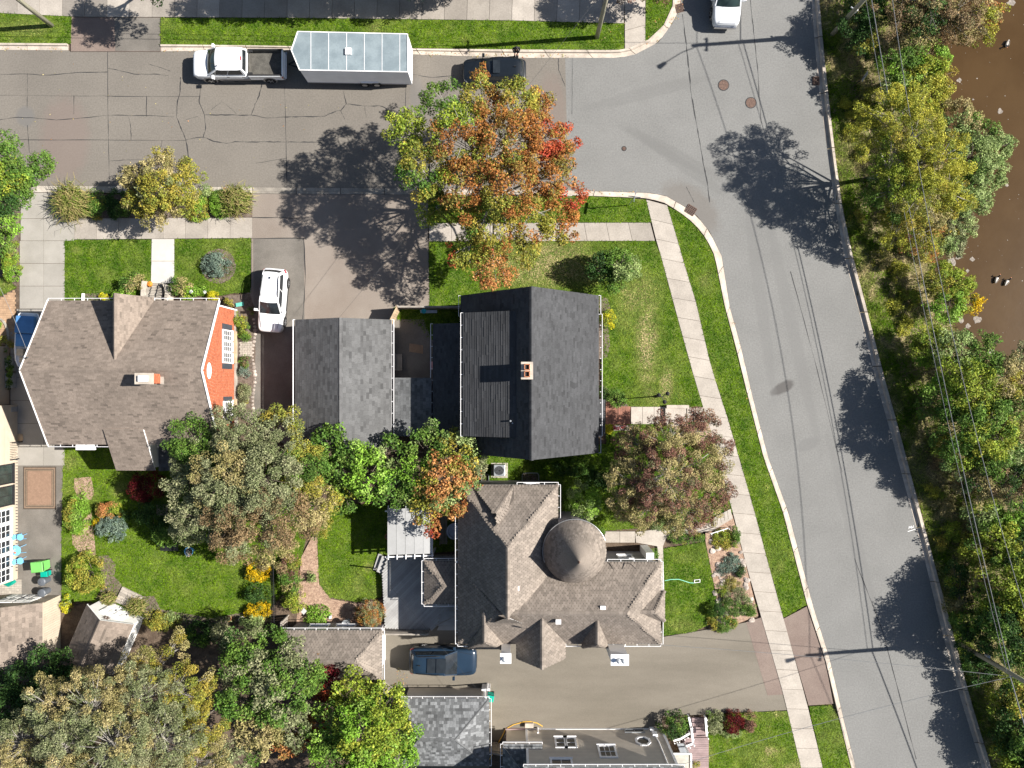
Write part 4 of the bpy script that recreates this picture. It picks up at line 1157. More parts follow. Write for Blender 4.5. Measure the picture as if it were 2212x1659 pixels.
# pergola with translucent panels
pg_ = thing('pergola', 'white pergola roofed with pale grey corrugated panels at the deck', 'pergola', W(885, 1150, 0))
ph = 2.75
for i in range(5):
    x0_, x1_ = 837 + i * 19.4, 837 + (i + 1) * 19.4 - .6
    MB().prism(P2([(x0_, 1098), (x1_, 1098), (x1_, 1198 - i * .6), (x0_, 1199 - i * .6)], ph), ph - .02 - .004 * (i % 2), ph + .012 * (i % 2)).build('roof_panel', pm('panel%d' % i, (.31 + .012 * i, .31 + .012 * i, .305 + .012 * i), .6, .05, 2), pg_)
for i in range(6):
    x = 839 + i * 19
    MB().bar(W(x, 1092, ph - .1), W(x, 1209 - i * .7, ph - .1), .05, .14).build('rafter', M['white_trim'], pg_)
for y_, e in ((1104, 0), (1203, -3.5)):
    MB().bar(W(832, y_, ph - .24), W(937, y_ + e, ph - .24), .09, .12).build('beam', M['white_trim'], pg_)
for x, y_ in ((838, 1106), (933, 1106), (838, 1203), (933, 1200)):
    p = W(x, y_, 2.5); MB().bb(p.x - .06, p.x + .06, p.y - .06, p.y + .06, 0, 2.5).build('post', M['white_trim'], pg_)

# ================================================================== hipped garage of the turreted house
gv = thing('hipped_garage', 'small garage with hipped tan hexagonal shingle roof behind the dark parked SUV', 'garage', O(-370, 556, 0))
EH, RH = 2.6, 3.95
make_roof(gv, [face((-267, 506, EH), (-471, 506, EH), (-420, 557, RH), (-315, 557, RH)), face((-471, 608, EH), (-267, 608, EH), (-315, 557, RH), (-420, 557, RH)), face((-267, 608, EH), (-267, 506, EH), (-315, 557, RH)), face((-471, 506, EH), (-471, 608, EH), (-420, 557, RH))],
          'shingle_hex', caps=[(O(-267, 506, EH), O(-315, 557, RH)), (O(-267, 608, EH), O(-315, 557, RH)), (O(-471, 506, EH), O(-420, 557, RH)), (O(-420, 557, RH), O(-315, 557, RH))], **hs)
walls(gv, rect(-463, -275, 514, 600), 0, EH - .05, 'siding_grey')
gutter(gv, O(-471, 506, EH), O(-267, 506, EH), (0, 1)); gutter(gv, O(-267, 506, EH), O(-267, 608, EH), (1, 0))
for x in (-408, -352):
    window(gv, (O(x, 0).x, O(0, 514).y + .02, .95), (-1, 0), (0, 1), 1.25, 1.1, cols=1, rows=1, gm='glass_dark')
door(gv, (O(-275, 0).x + .01, O(0, 557).y, .05), (0, 1), (1, 0), 2.5, 2.1)

# ================================================================== grey hipped garage to the south
gs = thing('grey_hipped_garage', 'grey garage with hipped roof of light and dark speckled shingles', 'garage', O(-130, 716, 0))
EH, RH = 2.62, 3.75
make_roof(gs, [face((-47, 647, EH), (-230, 647, EH), (-190, 716, RH), (-115, 716, RH)), face((-47, 785, EH), (-47, 647, EH), (-115, 716, RH)), face((-230, 785, EH), (-47, 785, EH), (-115, 716, RH), (-190, 716, RH)), face((-230, 647, EH), (-230, 785, EH), (-190, 716, RH))],
          'shingle_slate', expo=.2, tab=.2, tl=.85, th=1.15, light=.38, dark=.1, caps=[(O(-47, 647, EH), O(-115, 716, RH)), (O(-190, 716, RH), O(-115, 716, RH)), (O(-47, 785, EH), O(-115, 716, RH))])
walls(gs, rect(-222, -56, 656, 777), 0, EH - .05, 'siding_beige')
clapboard(gs, O(-56, 656).xy, O(-222, 656).xy, .1, EH - .1, (0, 1), 'siding_beige')
gutter(gs, O(-47, 647, EH), O(-47, 785, EH), (1, 0)); gutter(gs, O(-230, 647, EH), O(-47, 647, EH), (0, 1))
MB().bar(O(-58, 653, 0), O(-58, 653, EH), .12, .12).build('corner_board', M['white_trim'], gs)
MB().bar(O(-53, 645, .1), O(-53, 645, EH), .08, .08).build('downpipe', M['white_trim'], gs)

# ================================================================== beige clapboard house at the south edge
hc = thing('clapboard_house', 'tall beige clapboard house with white windows and an octagonal window', 'house', O(180, 900, 0))
x0_, x1_, yb = 31, 322, 744
EHc = 6.0
walls(hc, rect(x0_, x1_, yb, yb + 280), 0, EHc, 'siding_beige')
clapboard(hc, O(x1_, yb).xy, O(x0_, yb).xy, .25, EHc, (0, 1), 'siding_beige', .12)
make_roof(hc, [face((x1_ + 9, yb - 9, EHc), (x0_ - 9, yb - 9, EHc), (x0_ - 9, yb + 140, 8.6), (x1_ + 9, yb + 140, 8.6)), face((x0_ - 9, yb + 289, EHc), (x1_ + 9, yb + 289, EHc), (x1_ + 9, yb + 140, 8.6), (x0_ - 9, yb + 140, 8.6))], 'shingle_slate', light=.3)
gutter(hc, O(x0_ - 9, yb - 9, EHc), O(x1_ + 9, yb - 9, EHc), (0, 1))
cb = MB(); cb.bar(O(x1_, yb, .1), O(x1_, yb, EHc), .16, .16); cb.bar(O(x0_, yb, .1), O(x0_, yb, EHc), .16, .16); cb.bar(O(x0_, yb - 1, .12), O(x1_, yb - 1, .12), .06, .24)
cb.build('corner_board', M['white_trim'], hc)
Y = O(0, yb).y + .03
for ox, z_, w, h_, c_ in ((101.5, 1.6, .62, 1.25, 1), (121, 1.6, .62, 1.25, 1), (193, 2.75, 1.0, 1.45, 3), (97, 4.6, 1.25, 1.3, 2)):
    window(hc, (O(ox, 0).x, Y, z_), (-1, 0), (0, 1), w, h_, cols=max(1, c_), rows=2, fr=.13)
oc = MB(); c = Vector((O(272, 0).x, Y, 2.05))
for k in range(8):
    a0, a1 = math.pi / 8 + k * math.pi / 4, math.pi / 8 + (k + 1) * math.pi / 4
    oc.bar(c + Vector((math.cos(a0) * .5, .04, math.sin(a0) * .62)), c + Vector((math.cos(a1) * .5, .04, math.sin(a1) * .62)), .16, .09, up=(0, 1, 0))
ow = oc.build('window', M['white_trim'], hc)
MB().poly([c + Vector((-math.cos(math.pi / 8 + k * math.pi / 4) * .44, .012, math.sin(math.pi / 8 + k * math.pi / 4) * .55)) for k in range(8)]).build('pane', M['glass_dark'], ow)
window(hc, (O(262, 0).x, O(0, yb).y + .02, .3), (-1, 0), (0, 1), 1.3, .35, cols=2, rows=1, m='galvanised', sill=False)
cnd = MB(); cnd.tube([O(300, yb - 2, .4), O(304, yb - 2, 2.2), O(304, yb - 2, 5.8)], .05, 8); cnd.box(O(302, yb - 3, 1.1), (.35, .2, .5)); cnd.box(O(300, yb - 3, .35), (.3, .2, .35))
cnd.build('electric_meter', M['white_trim'], hc)
MB().tube([O(55, yb - 3, .1), O(55, yb - 3, .9)], .06, 8).build('vent_pipe', M['white_trim'], hc)
# low wing with slate roof on its west side
make_roof(hc, [face((-19, 738, 3.0), (-19, 900, 3.0), (30, 900, 3.9), (30, 790, 3.9)), face((62, 735, 3.0), (-19, 735, 3.0), (30, 790, 3.9), (62, 790, 3.9))], 'shingle_slate', expo=.2, tab=.2, light=.3, name='wing_roof')
walls(hc, rect(-12, 40, 744, 900), 0, 2.9, 'siding_beige', name='wing_wall')
gutter(hc, O(-19, 735, 3.0), O(62, 735, 3.0), (0, 1)); gutter(hc, O(-19, 735, 3.0), O(-19, 850, 3.0), (-1, 0))
bs = thing('back_steps', 'dark wooden steps with white post beside the clapboard house', 'steps', W(1115, 1590, 0))
for i in range(4):
    MB().prism(P2([(1092, 1575 + i * 8), (1135, 1575 + i * 8), (1135, 1582.5 + i * 8), (1092, 1582.5 + i * 8)], .3), 0, .25 + .16 * i).build('step', M['deck_mauve'], bs)
for x in (1088, 1137):
    p = W(x, 1606, 0); MB().bb(p.x - .06, p.x + .06, p.y - .06, p.y + .06, 0, 1.4).build('post', M['white_trim'], bs)
# mauve front deck with white railings
fd = thing('front_deck', 'mauve board deck with white railings at the clapboard house', 'deck', W(1495, 1610, 0))
for i in range(24):
    y_ = 1594 + i * 4.7
    MB().prism(P2([(1470, y_), (1531, y_), (1531, y_ + 4.3), (1470, y_ + 4.3)], .5), .44, .5, rnd.uniform(.88, 1.12)).build('deck_board', M['deck_mauve'], fd)
MB().prism(P2([(1471, 1594), (1530, 1594), (1530, 1707), (1471, 1707)], .45), 0, .43).build('deck_frame', M['wood_weathered'], fd)
for i, (y0_, y1_, z_) in enumerate(((1551, 1571, .18), (1571, 1593, .34))):
    for k in range(4):
        ya, yb_ = y0_ + (y1_ - y0_) * k / 4, y0_ + (y1_ - y0_) * (k + .93) / 4
        MB().prism(P2([(1492, ya), (1526, ya), (1526, yb_), (1492, yb_)], z_), z_ - .1, z_, rnd.uniform(.9, 1.1)).build('step', M['deck_mauve'], fd)
for a, b in (((1488, 1549), (1493, 1572)), ((1493, 1568), (1497, 1604)), ((1497, 1606), (1471, 1617)), ((1524, 1550), (1527, 1590)), ((1455, 1600), (1470, 1596)), ((1470, 1596), (1490, 1584))):
    MB().bar(W(*a, .95), W(*b, .95), .14, .06).build('handrail', M['white_paint'], fd)
    for k in range(4):
        p = W(a[0] + (b[0] - a[0]) * k / 3, a[1] + (b[1] - a[1]) * k / 3, 0.5); MB().bb(p.x - .035, p.x + .035, p.y - .035, p.y + .035, .1, .93).build('baluster', M['white_paint'], fd)
pr_ = MB(); a = [(1452, 1628), (1493, 1628), (1493, 1720), (1452, 1720)]
MB().prism(P2(a, 2.4), 2.3, 2.38).build('awning', pm('panel_porch', (.34, .33, .29), .7, .15, 2), fd)
for k in range(4):
    MB().bar(W(*a[k], 2.42), W(*a[(k + 1) % 4], 2.42), .1, .1).build('awning_frame', M['white_paint'], fd)
for q_ in ((1490, 1632), (1490, 1716)):
    p = W(*q_, 2.3); MB().bb(p.x - .05, p.x + .05, p.y - .05, p.y + .05, .4, 2.35).build('post', M['white_paint'], fd)
MB().hexa([W(1462, 1606, .9), W(1476, 1606, .9), W(1492, 1640, .9), W(1476, 1642, .9), W(1462, 1606, 1.0), W(1476, 1606, 1.0), W(1492, 1640, 1.0), W(1476, 1642, 1.0)]).build('ramp_cover', M['galvanised'], fd)

# ================================================================== sunroom house at the west edge
hs_ = thing('sunroom_house', 'beige house with a row of white sunroom windows facing the patio', 'house', W(-60, 1100, 0))
xwall = -1066
walls(hs_, rect(-1240, xwall, 45, 420), 0, 5.2, 'siding_tan')
clapboard(hs_, O(xwall, 400).xy, O(xwall, 45).xy, .5, 3.2, (1, 0), 'siding_tan', .16)
sill = MB(); sill.bar(O(xwall + .8, 140, .45), O(xwall + .8, 415, .45), .1, .12)
sill.build('sill_board', M['siding_tan'], hs_)
for k in range(40):
    p = O(xwall + 1.6, 150 + k * 6.4, .5)
    MB().bb(p.x - .1, p.x + .14, p.y - .02, p.y + .02, .36, .44).build('bracket', M['shutter'], hs_)
for i, y_ in enumerate((278, 310, 342, 374, 402)):
    window(hs_, (O(xwall, 0).x + .03, O(0, y_).y, 1.0), (0, 1), (1, 0), .82, 1.35, cols=2, rows=3, gm='glass_dark')
for y_ in (190, 236):
    window(hs_, (O(xwall, 0).x + .03, O(0, y_).y, .75), (0, 1), (1, 0), 1.25, 1.6, cols=2, rows=1, m='black_metal', gm='glass_green')
walls(hs_, rect(-1240, -1085, -80, 44), 0, 5.2, 'siding_tan', name='annex_wall')
make_roof(hs_, [face((-1052, 430, 5.2), (-1052, 40, 5.2), (-1150, 40, 7.2), (-1150, 430, 7.2))], 'shingle_brown')
window(hs_, (O(-1085, 0).x + .02, O(0, 70).y, .9), (0, 1), (1, 0), .9, 1.2, m='white_trim')

# ================================================================== sheds
sh = thing('tan_shed', 'tan board-sided shed with brown shingle roof and white doors', 'shed', O(-1050, 510, 0))
a0, b0, y0_, y1_ = -1120, -974, 455, 575
q = [O(a0, y0_).xy, O((a0 + b0) / 2, y0_).xy, O(b0, y0_).xy, O(b0, y1_).xy, O((a0 + b0) / 2, y1_).xy, O(a0, y1_).xy]
wl = MB(); tp = [2.3, 3.6, 2.3] * 2
for i in range(6):
    a, b = q[i], q[(i + 1) % 6]
    wl.quad((*a, 0), (*b, 0), (*b, tp[(i + 1) % 6]), (*a, tp[i]))
wl.build('wall', M['siding_tan'], sh)
for k in range(24):
    ya = y0_ + (y1_ - y0_) * k / 24
    p, q_ = O(b0, ya + .3), O(b0, ya + (y1_ - y0_) / 24 - .3)
    MB().bb(p.x, p.x + .02, p.y, q_.y, .1, 2.25, rnd.uniform(.95, 1.05)).build('board', M['siding_tan'], sh)
make_roof(sh, [face((b0 + 4, y1_ + 3, 2.35), (b0 + 4, y0_ - 3, 2.35), (-1047, y0_ - 3, 3.75), (-1047, y1_ + 3, 3.75)), face((a0 - 4, y0_ - 3, 2.35), (a0 - 4, y1_ + 3, 2.35), (-1047, y1_ + 3, 3.75), (-1047, y0_ - 3, 3.75))], 'shingle_brown', expo=.2, tab=.34, edge='siding_tan', tl=.8, th=1.2)
for x in (-1058, -1020):
    door(sh, (O(x, 0).x, O(0, y0_).y + .01, .1), (-1, 0), (0, 1), 1.2, 1.95, m='siding_white')

sw = thing('white_shed', 'white garden shed with brown roof, double door and star ornament', 'shed', W(240, 1370, 0))
A, B = O(-884, 464.5), O(-793, 503.5)
ft = (B - A).normalized(); bk_ = Vector((ft.y, -ft.x, 0))   # ft along the front, bk_ to the back
if bk_.y > 0: bk_ = -bk_
D = 3.6
C1, D1 = B + bk_ * D, A + bk_ * D
mid_ = (A + B) / 2; midb = mid_ + bk_ * D
up = Vector((0, 0, 1))
wl = MB(); ring = [A, mid_, B, C1, midb, D1]; tp = [1.95, 3.05, 1.95, 1.95, 3.05, 1.95]
for i in range(6):
    j = (i + 1) % 6
    wl.quad(ring[i], ring[j], ring[j] + up * tp[j], ring[i] + up * tp[i])
wl.build('wall', M['siding_white'], sw)
ov_ = .14
e0, e1 = A - ft * ov_ - bk_ * ov_, B + ft * ov_ - bk_ * ov_; r0_ = mid_ - bk_ * ov_
bd = bk_ * (D + 2 * ov_)
make_roof(sw, [[e0 + bd + up * 1.9, e0 + up * 1.9, r0_ + up * 3.2, r0_ + bd + up * 3.2], [e1 + up * 1.9, e1 + bd + up * 1.9, r0_ + bd + up * 3.2, r0_ + up * 3.2]], 'shingle_brown', expo=.16, tab=.3, caps=[(r0_ + up * 3.2, r0_ + bd + up * 3.2)], edge='white_paint')
nfr = -bk_
for s in (-.42, .42):
    door(sw, mid_ + ft * s + nfr * .02 + up * .1, ft.xy, nfr.xy, .8, 1.75, m='white_paint')
stx = MB(); c = mid_ + up * 2.35 + nfr * .05
for k in range(8):
    a_ = k * math.pi / 4; d_ = ft * math.cos(a_) + up * math.sin(a_); s = ft * -math.sin(a_) + up * math.cos(a_)
    stx.add([c + d_ * .08 + s * .07, c + d_ * .08 - s * .07, c + d_ * .34], [(0, 1, 2)])
ringp = [c + (ft * math.cos(x_) + up * math.sin(x_)) * .13 for x_ in np.linspace(0, 2 * math.pi, 13)]
stx.tube(ringp, .025, 5)
stx.build('star_ornament', M['rust_iron'], sw)
# ------------------------------------------------------------------ vehicles (built along +x, then placed)
pm('paint_white', (0.78, 0.79, 0.80), 0.25, 0.02, 1, coat=0.8, spec=.5)
pm('paint_navy', (0.013, 0.027, 0.048), 0.3, 0.08, 1, coat=.5, spec=.3)
pm('paint_black', (0.008, 0.011, 0.015), 0.3, 0.08, 1, coat=.5, spec=.3)
pm('paint_grey', (0.23, 0.22, 0.215), 0.35, 0.05, 1, coat=.5)
pm('bed_liner', (0.085, 0.08, 0.07), 0.85, 0.2, 2.5, fine=.2, fscale=20)
pm('trailer_roof', (0.165, 0.205, 0.225), 0.5, 0.12, 1.1, c2=(0.215, 0.26, 0.28), spec=.5, fine=.06, fscale=9, tint=True)
pm('trailer_side', (0.86, 0.86, 0.86), 0.4, 0.04, 1)
pm('boat_canvas', (0.07, 0.20, 0.42), 0.75, 0.08, 3)
pm('boat_vinyl', (0.42, 0.36, 0.27), 0.6, 0.1, 4)

def loft(stations, rows):
    """stations: (x, halfw, ztop, zbot); rows: (fw, fz) from sill to centre; mirrored"""
    mb = MB(); rings = []
    for (x, w, zt, zb) in stations:
        half = [(w * fw, zb + (zt - zb) * fz) for fw, fz in rows]
        ring = [(x, y, z) for y, z in half] + [(x, -y, z) for y, z in half[::-1] if y > 1e-6]
        rings.append(ring)
    n = len(rings[0]); vs = [p for r_ in rings for p in r_]; fs = []
    for i in range(len(rings) - 1):
        for k in range(n):
            k2 = (k + 1) % n
            fs.append((i * n + k, (i + 1) * n + k, (i + 1) * n + k2, i * n + k2))
    fs.append(tuple(range(n))); fs.append(tuple((len(rings) - 1) * n + k for k in range(n - 1, -1, -1)))
    return mb.add(vs, fs)

def sub(o, l=1):
    s = o.modifiers.new('sub', 'SUBSURF'); s.levels = l; s.render_levels = l
    return o

def patch_grid(corners, nu, nv, bulge, inset=(0, 0, 0, 0)):
    """corners a,b (lower edge left->right) c,d (upper right, upper left); bulge vector added at centre"""
    a, b, c, d = [Vector(q) for q in corners]; bl = Vector(bulge)
    iu0, iu1, iv0, iv1 = inset
    vs, fs = [], []
    for j in range(nv + 1):
        fv = iv0 + (1 - iv0 - iv1) * j / nv
        for i in range(nu + 1):
            fu = iu0 + (1 - iu0 - iu1) * i / nu
            p = (a.lerp(b, fu)).lerp(d.lerp(c, fu), fv) + bl * (1 - (2 * fu - 1) ** 2) * (1 - .6 * (2 * fv - 1) ** 2)
            vs.append(p)
    for j in range(nv):
        for i in range(nu):
            k = j * (nu + 1) + i
            fs.append((k, k + 1, k + nu + 2, k + nu + 1))
    return MB().add(vs, fs)

def wheel(root, x, y, r, w):
    sgn = 1 if y > 0 else -1
    o = MB().lathe((x, y - w / 2, r), [(r * .62, 0), (r * .93, 0), (r, w * .2), (r, w * .8), (r * .93, w), (r * .62, w)], 24, 'y').build('wheel', M['rubber'], root)
    yo = y + sgn * (w / 2 - .012)
    rim = MB().lathe((x, yo - .01, r), [(r * .64, 0), (r * .64, .02)], 20, 'y')
    rim.build('rim', M['black_metal'], o)
    sp = MB()
    for k in range(5):
        a = k * 2 * math.pi / 5
        sp.bar((x, yo + sgn * .015, r), (x + math.cos(a) * r * .6, yo + sgn * .015, r + math.sin(a) * r * .6), r * .17, .02, up=(0, 1, 0))
    sp.lathe((x, yo - .012, r), [(r * .16, 0), (r * .16, .035)], 10, 'y')
    sp.build('spokes', M['alloy'], o)
    return o

ROWS = [(.88, 0), (.97, .08), (1.0, .3), (1.0, .62), (.985, .8), (.95, .94), (.80, 1.0), (.45, 1.035), (0, 1.045)]

def cabin(root, belt, roof, paint, glass='glass_dark', crown=.05, side_cols=2, ws_bulge=.14, rear_bulge=-.08, roof_mat=None, pillar=.05):
    (bx0, bx1, bw0, bw1, bz) = belt      # front x, rear x, half widths, height
    (rx0, rx1, rw0, rw1, rz) = roof
    Bf = [(bx0, bw0, bz), (bx0, -bw0, bz)]; Br = [(bx1, bw1, bz), (bx1, -bw1, bz)]
    Rf = [(rx0, rw0, rz), (rx0, -rw0, rz)]; Rr = [(rx1, rw1, rz), (rx1, -rw1, rz)]
    core = MB()
    core.add([Bf[0], Bf[1], Br[1], Br[0], Rf[0], Rf[1], Rr[1], Rr[0]], [(0, 1, 5, 4), (1, 2, 6, 5), (2, 3, 7, 6), (3, 0, 4, 7), (4, 5, 6, 7)])
    cb_ = core.build('pillars', M[paint], root)
    n = 10; vs, fs = [], []
    ov = .05
    for j in range(n + 1):
        fx = j / n; x = rx0 + .05 + (rx1 - .05 - rx0 - .05) * fx; hw = (rw0 + (rw1 - rw0) * fx) + .035
        for i in range(n + 1):
            fy = i / n * 2 - 1
            ex = 1 - abs(2 * fx - 1) ** 4; ey = 1 - abs(fy) ** 4
            # rounded corners in plan
            rr = 1 - .10 * max(0, abs(2 * fx - 1) - .75) / .25 * 1.0
            bulge = ws_bulge * .55 * (1 - fy * fy) * (1 - fx) + rear_bulge * .5 * (1 - fy * fy) * fx
            vs.append((x + bulge, fy * hw * rr, rz - .03 + crown * ex * ey + .05 * min(ex, ey) ** .5))
    for j in range(n):
        for i in range(n):
            k = j * (n + 1) + i
            fs.append((k, k + n + 1, k + n + 2, k + 1))
    MB().add(vs, fs).build('roof', M[roof_mat or paint], root, smooth=True)
    patch_grid([Bf[0], Bf[1], Rf[1], Rf[0]], 8, 4, (ws_bulge, 0, .035), (.05, .05, .02, .03)).build('windshield', M[glass], root, smooth=True)
    patch_grid([Br[1], Br[0], Rr[0], Rr[1]], 8, 3, (rear_bulge, 0, .03), (.07, .07, .14, .1)).build('rear_window', M['glass_dark'], root, smooth=True)
    for s in (1, -1):
        a, b = (Bf[0], Br[0]) if s > 0 else (Bf[1], Br[1]); c, d = (Rr[0], Rf[0]) if s > 0 else (Rr[1], Rf[1])
        for k in range(side_cols):
            i0 = .06 + (.88 / side_cols) * k + (.012 if k else 0); i1 = 1 - (.06 + (.88 / side_cols) * (k + 1)) + .012
            g = patch_grid([a, b, c, d], 3, 2, (0, s * .022, .006), (i0, i1, .1, .08))
            if s > 0: g.f = [f[::-1] for f in g.f]
            g.build('side_window', M['glass_dark'], root, smooth=True)

def mirrors(root, x, y, z, m, sz=(.18, .24, .16), sweep=-.06):
    for s in (1, -1):
        mb = MB().box((x, s * y, z), sz); mb.bar((x + .06, s * (y - .22), z - .06), (x, s * y, z), .06, .05)
        mb.build('mirror', M[m], root, bevel=.02)

def suv(name, label, L, w, H, paint, hood=1.03, sunroof=False, rails=True, cat='car', group=None, trim='rubber', ws=(.215, .04), hatch=False, tail_m='red_lens', fend=1.0):
    root = thing(name, label, cat, (0, 0, 0), group)
    h = L / 2; hb_ = hood
    stn = [(h * 1.0, w * .62, .72, .36), (h * .985, w * .76, .82, .27), (h * .94, w * .89, hb_ - .11, .22), (h * .86, w * .955, hb_ - .055, .21), (h * .70, w * .99, hb_ - .02, .21), (h * .52, w, hb_ + .02, .21), (h * .38, w, hb_ + .05, .21),
           (0, w, hb_ + .05, .21), (-h * .4, w, hb_ + .05, .21), (-h * .7, w * .99, hb_ + .06, .21), (-h * .86, w * .95, hb_ + .03, .24), (-h * .95, w * .88, hb_ - .03, .27), (-h * .99, w * .76, .86, .32), (-h, w * .66, .74, .38)]
    b = loft(stn, ROWS).build('body', M[paint], root, smooth=True); sub(b)
    cabin(root, (L * ws[0], -h * .93, w * .9, w * .80, hb_ + .02), (L * ws[1], -h * .80, w * .735, w * .66, H - .09), paint, side_cols=2)
    lowtrim = MB()
    for s in (1, -1):
        lowtrim.bar((h * .45, s * (w - .005), .33), (-h * .42, s * (w - .005), .33), .05, .16)
    lowtrim.build('sill_trim', M[trim], root)
    mirrors(root, L * ws[0] * .80, w + .10, hb_ + .13, paint)
    for x in (h * .63, -h * .58):
        for s in (1, -1):
            wheel(root, x, s * (w - .10), .36, .235)
            MB().lathe((x, s * (w - .02) - .02, .37), [(.42, 0), (.42, .04)], 20, 'y').build('wheel_arch', M['rubber'], root)
    for s in (1, -1):
        patch_grid([(h * .985, s * w * .72, .68), (h * .86, s * w * .985, .72), (h * .85, s * w * .96, .86), (h * .965, s * w * .70, .82)], 3, 2, (.02, s * .02, .02)).build('headlight', M['clear_lens'], root)
        patch_grid([(-h * .985, s * w * .80, .84), (-h * .87, s * w * .985, .86), (-h * .86, s * w * .955, 1.02), (-h * .955, s * w * .80, 1.0)], 3, 2, (-.02, s * .02, .02)).build('tail_light', M[tail_m], root)
        if rails:
            MB().tube([(L * ws[1] - .35, s * w * .68, H - .03), (L * ws[1] - .6, s * w * .685, H + .02), (-h * .62, s * w * .625, H + .01), (-h * .72, s * w * .61, H - .04)], .028, 6).build('roof_rail', M['black_metal'], root)
        for x in (L * .03, -L * .15):
            MB().box((x, s * (w + .005), hb_ - .1), (.2, .03, .04)).build('door_handle', M[paint], root)
    MB().bar((h * .995, -w * .45, .6), (h * .995, w * .45, .6), .05, .22).build('grille', M['black_metal'], root)
    MB().box((-h * .65, 0, H + .05), (.16, .05, .07)).build('antenna', M['black_metal'], root)
    if sunroof:
        for x0_, x1_ in sunroof:
            g = MB().prism([(x0_, -w * .52), (x1_, -w * .52), (x1_, w * .52), (x0_, w * .52)], H - .02, H + .037).build('sunroof', M['glass_dark'], root)
    # hood shut lines
    for s in (1, -1):
        MB().bar((h * .88, s * w * .62, hb_ - .012), (L * ws[0] + .08, s * w * .84, hb_ + .052), .012, .02).build('shut_line', M['rubber'], root)
    return root

def place(o, ox, oy, deg, z=0.004):
    o.location = O(ox, oy, z); o.rotation_euler = (0, 0, math.radians(deg)); ORG[o] = Vector(o.location)

v1 = suv('parked_suv', 'white compact SUV parked on the asphalt beside the brick house', 4.62, .915, 1.68, 'paint_white', hood=1.0)
place(v1, -509, -178, -95, .09)
v2 = suv('parked_suv', 'dark blue SUV with panoramic glass roof beside the turreted house', 4.88, .975, 1.72, 'paint_navy', hood=1.05, sunroof=[(.28, -.38), (-.44, -1.02)])
place(v2, -147, 589, -1.5, .09)
v3 = suv('parked_car', 'black hatchback at the kerb partly hidden under the orange maple', 4.55, .9, 1.48, 'paint_black', hood=.92, sunroof=[(.1, -.4)], rails=False, ws=(.22, .02))
place(v3, -37, -667, 180)

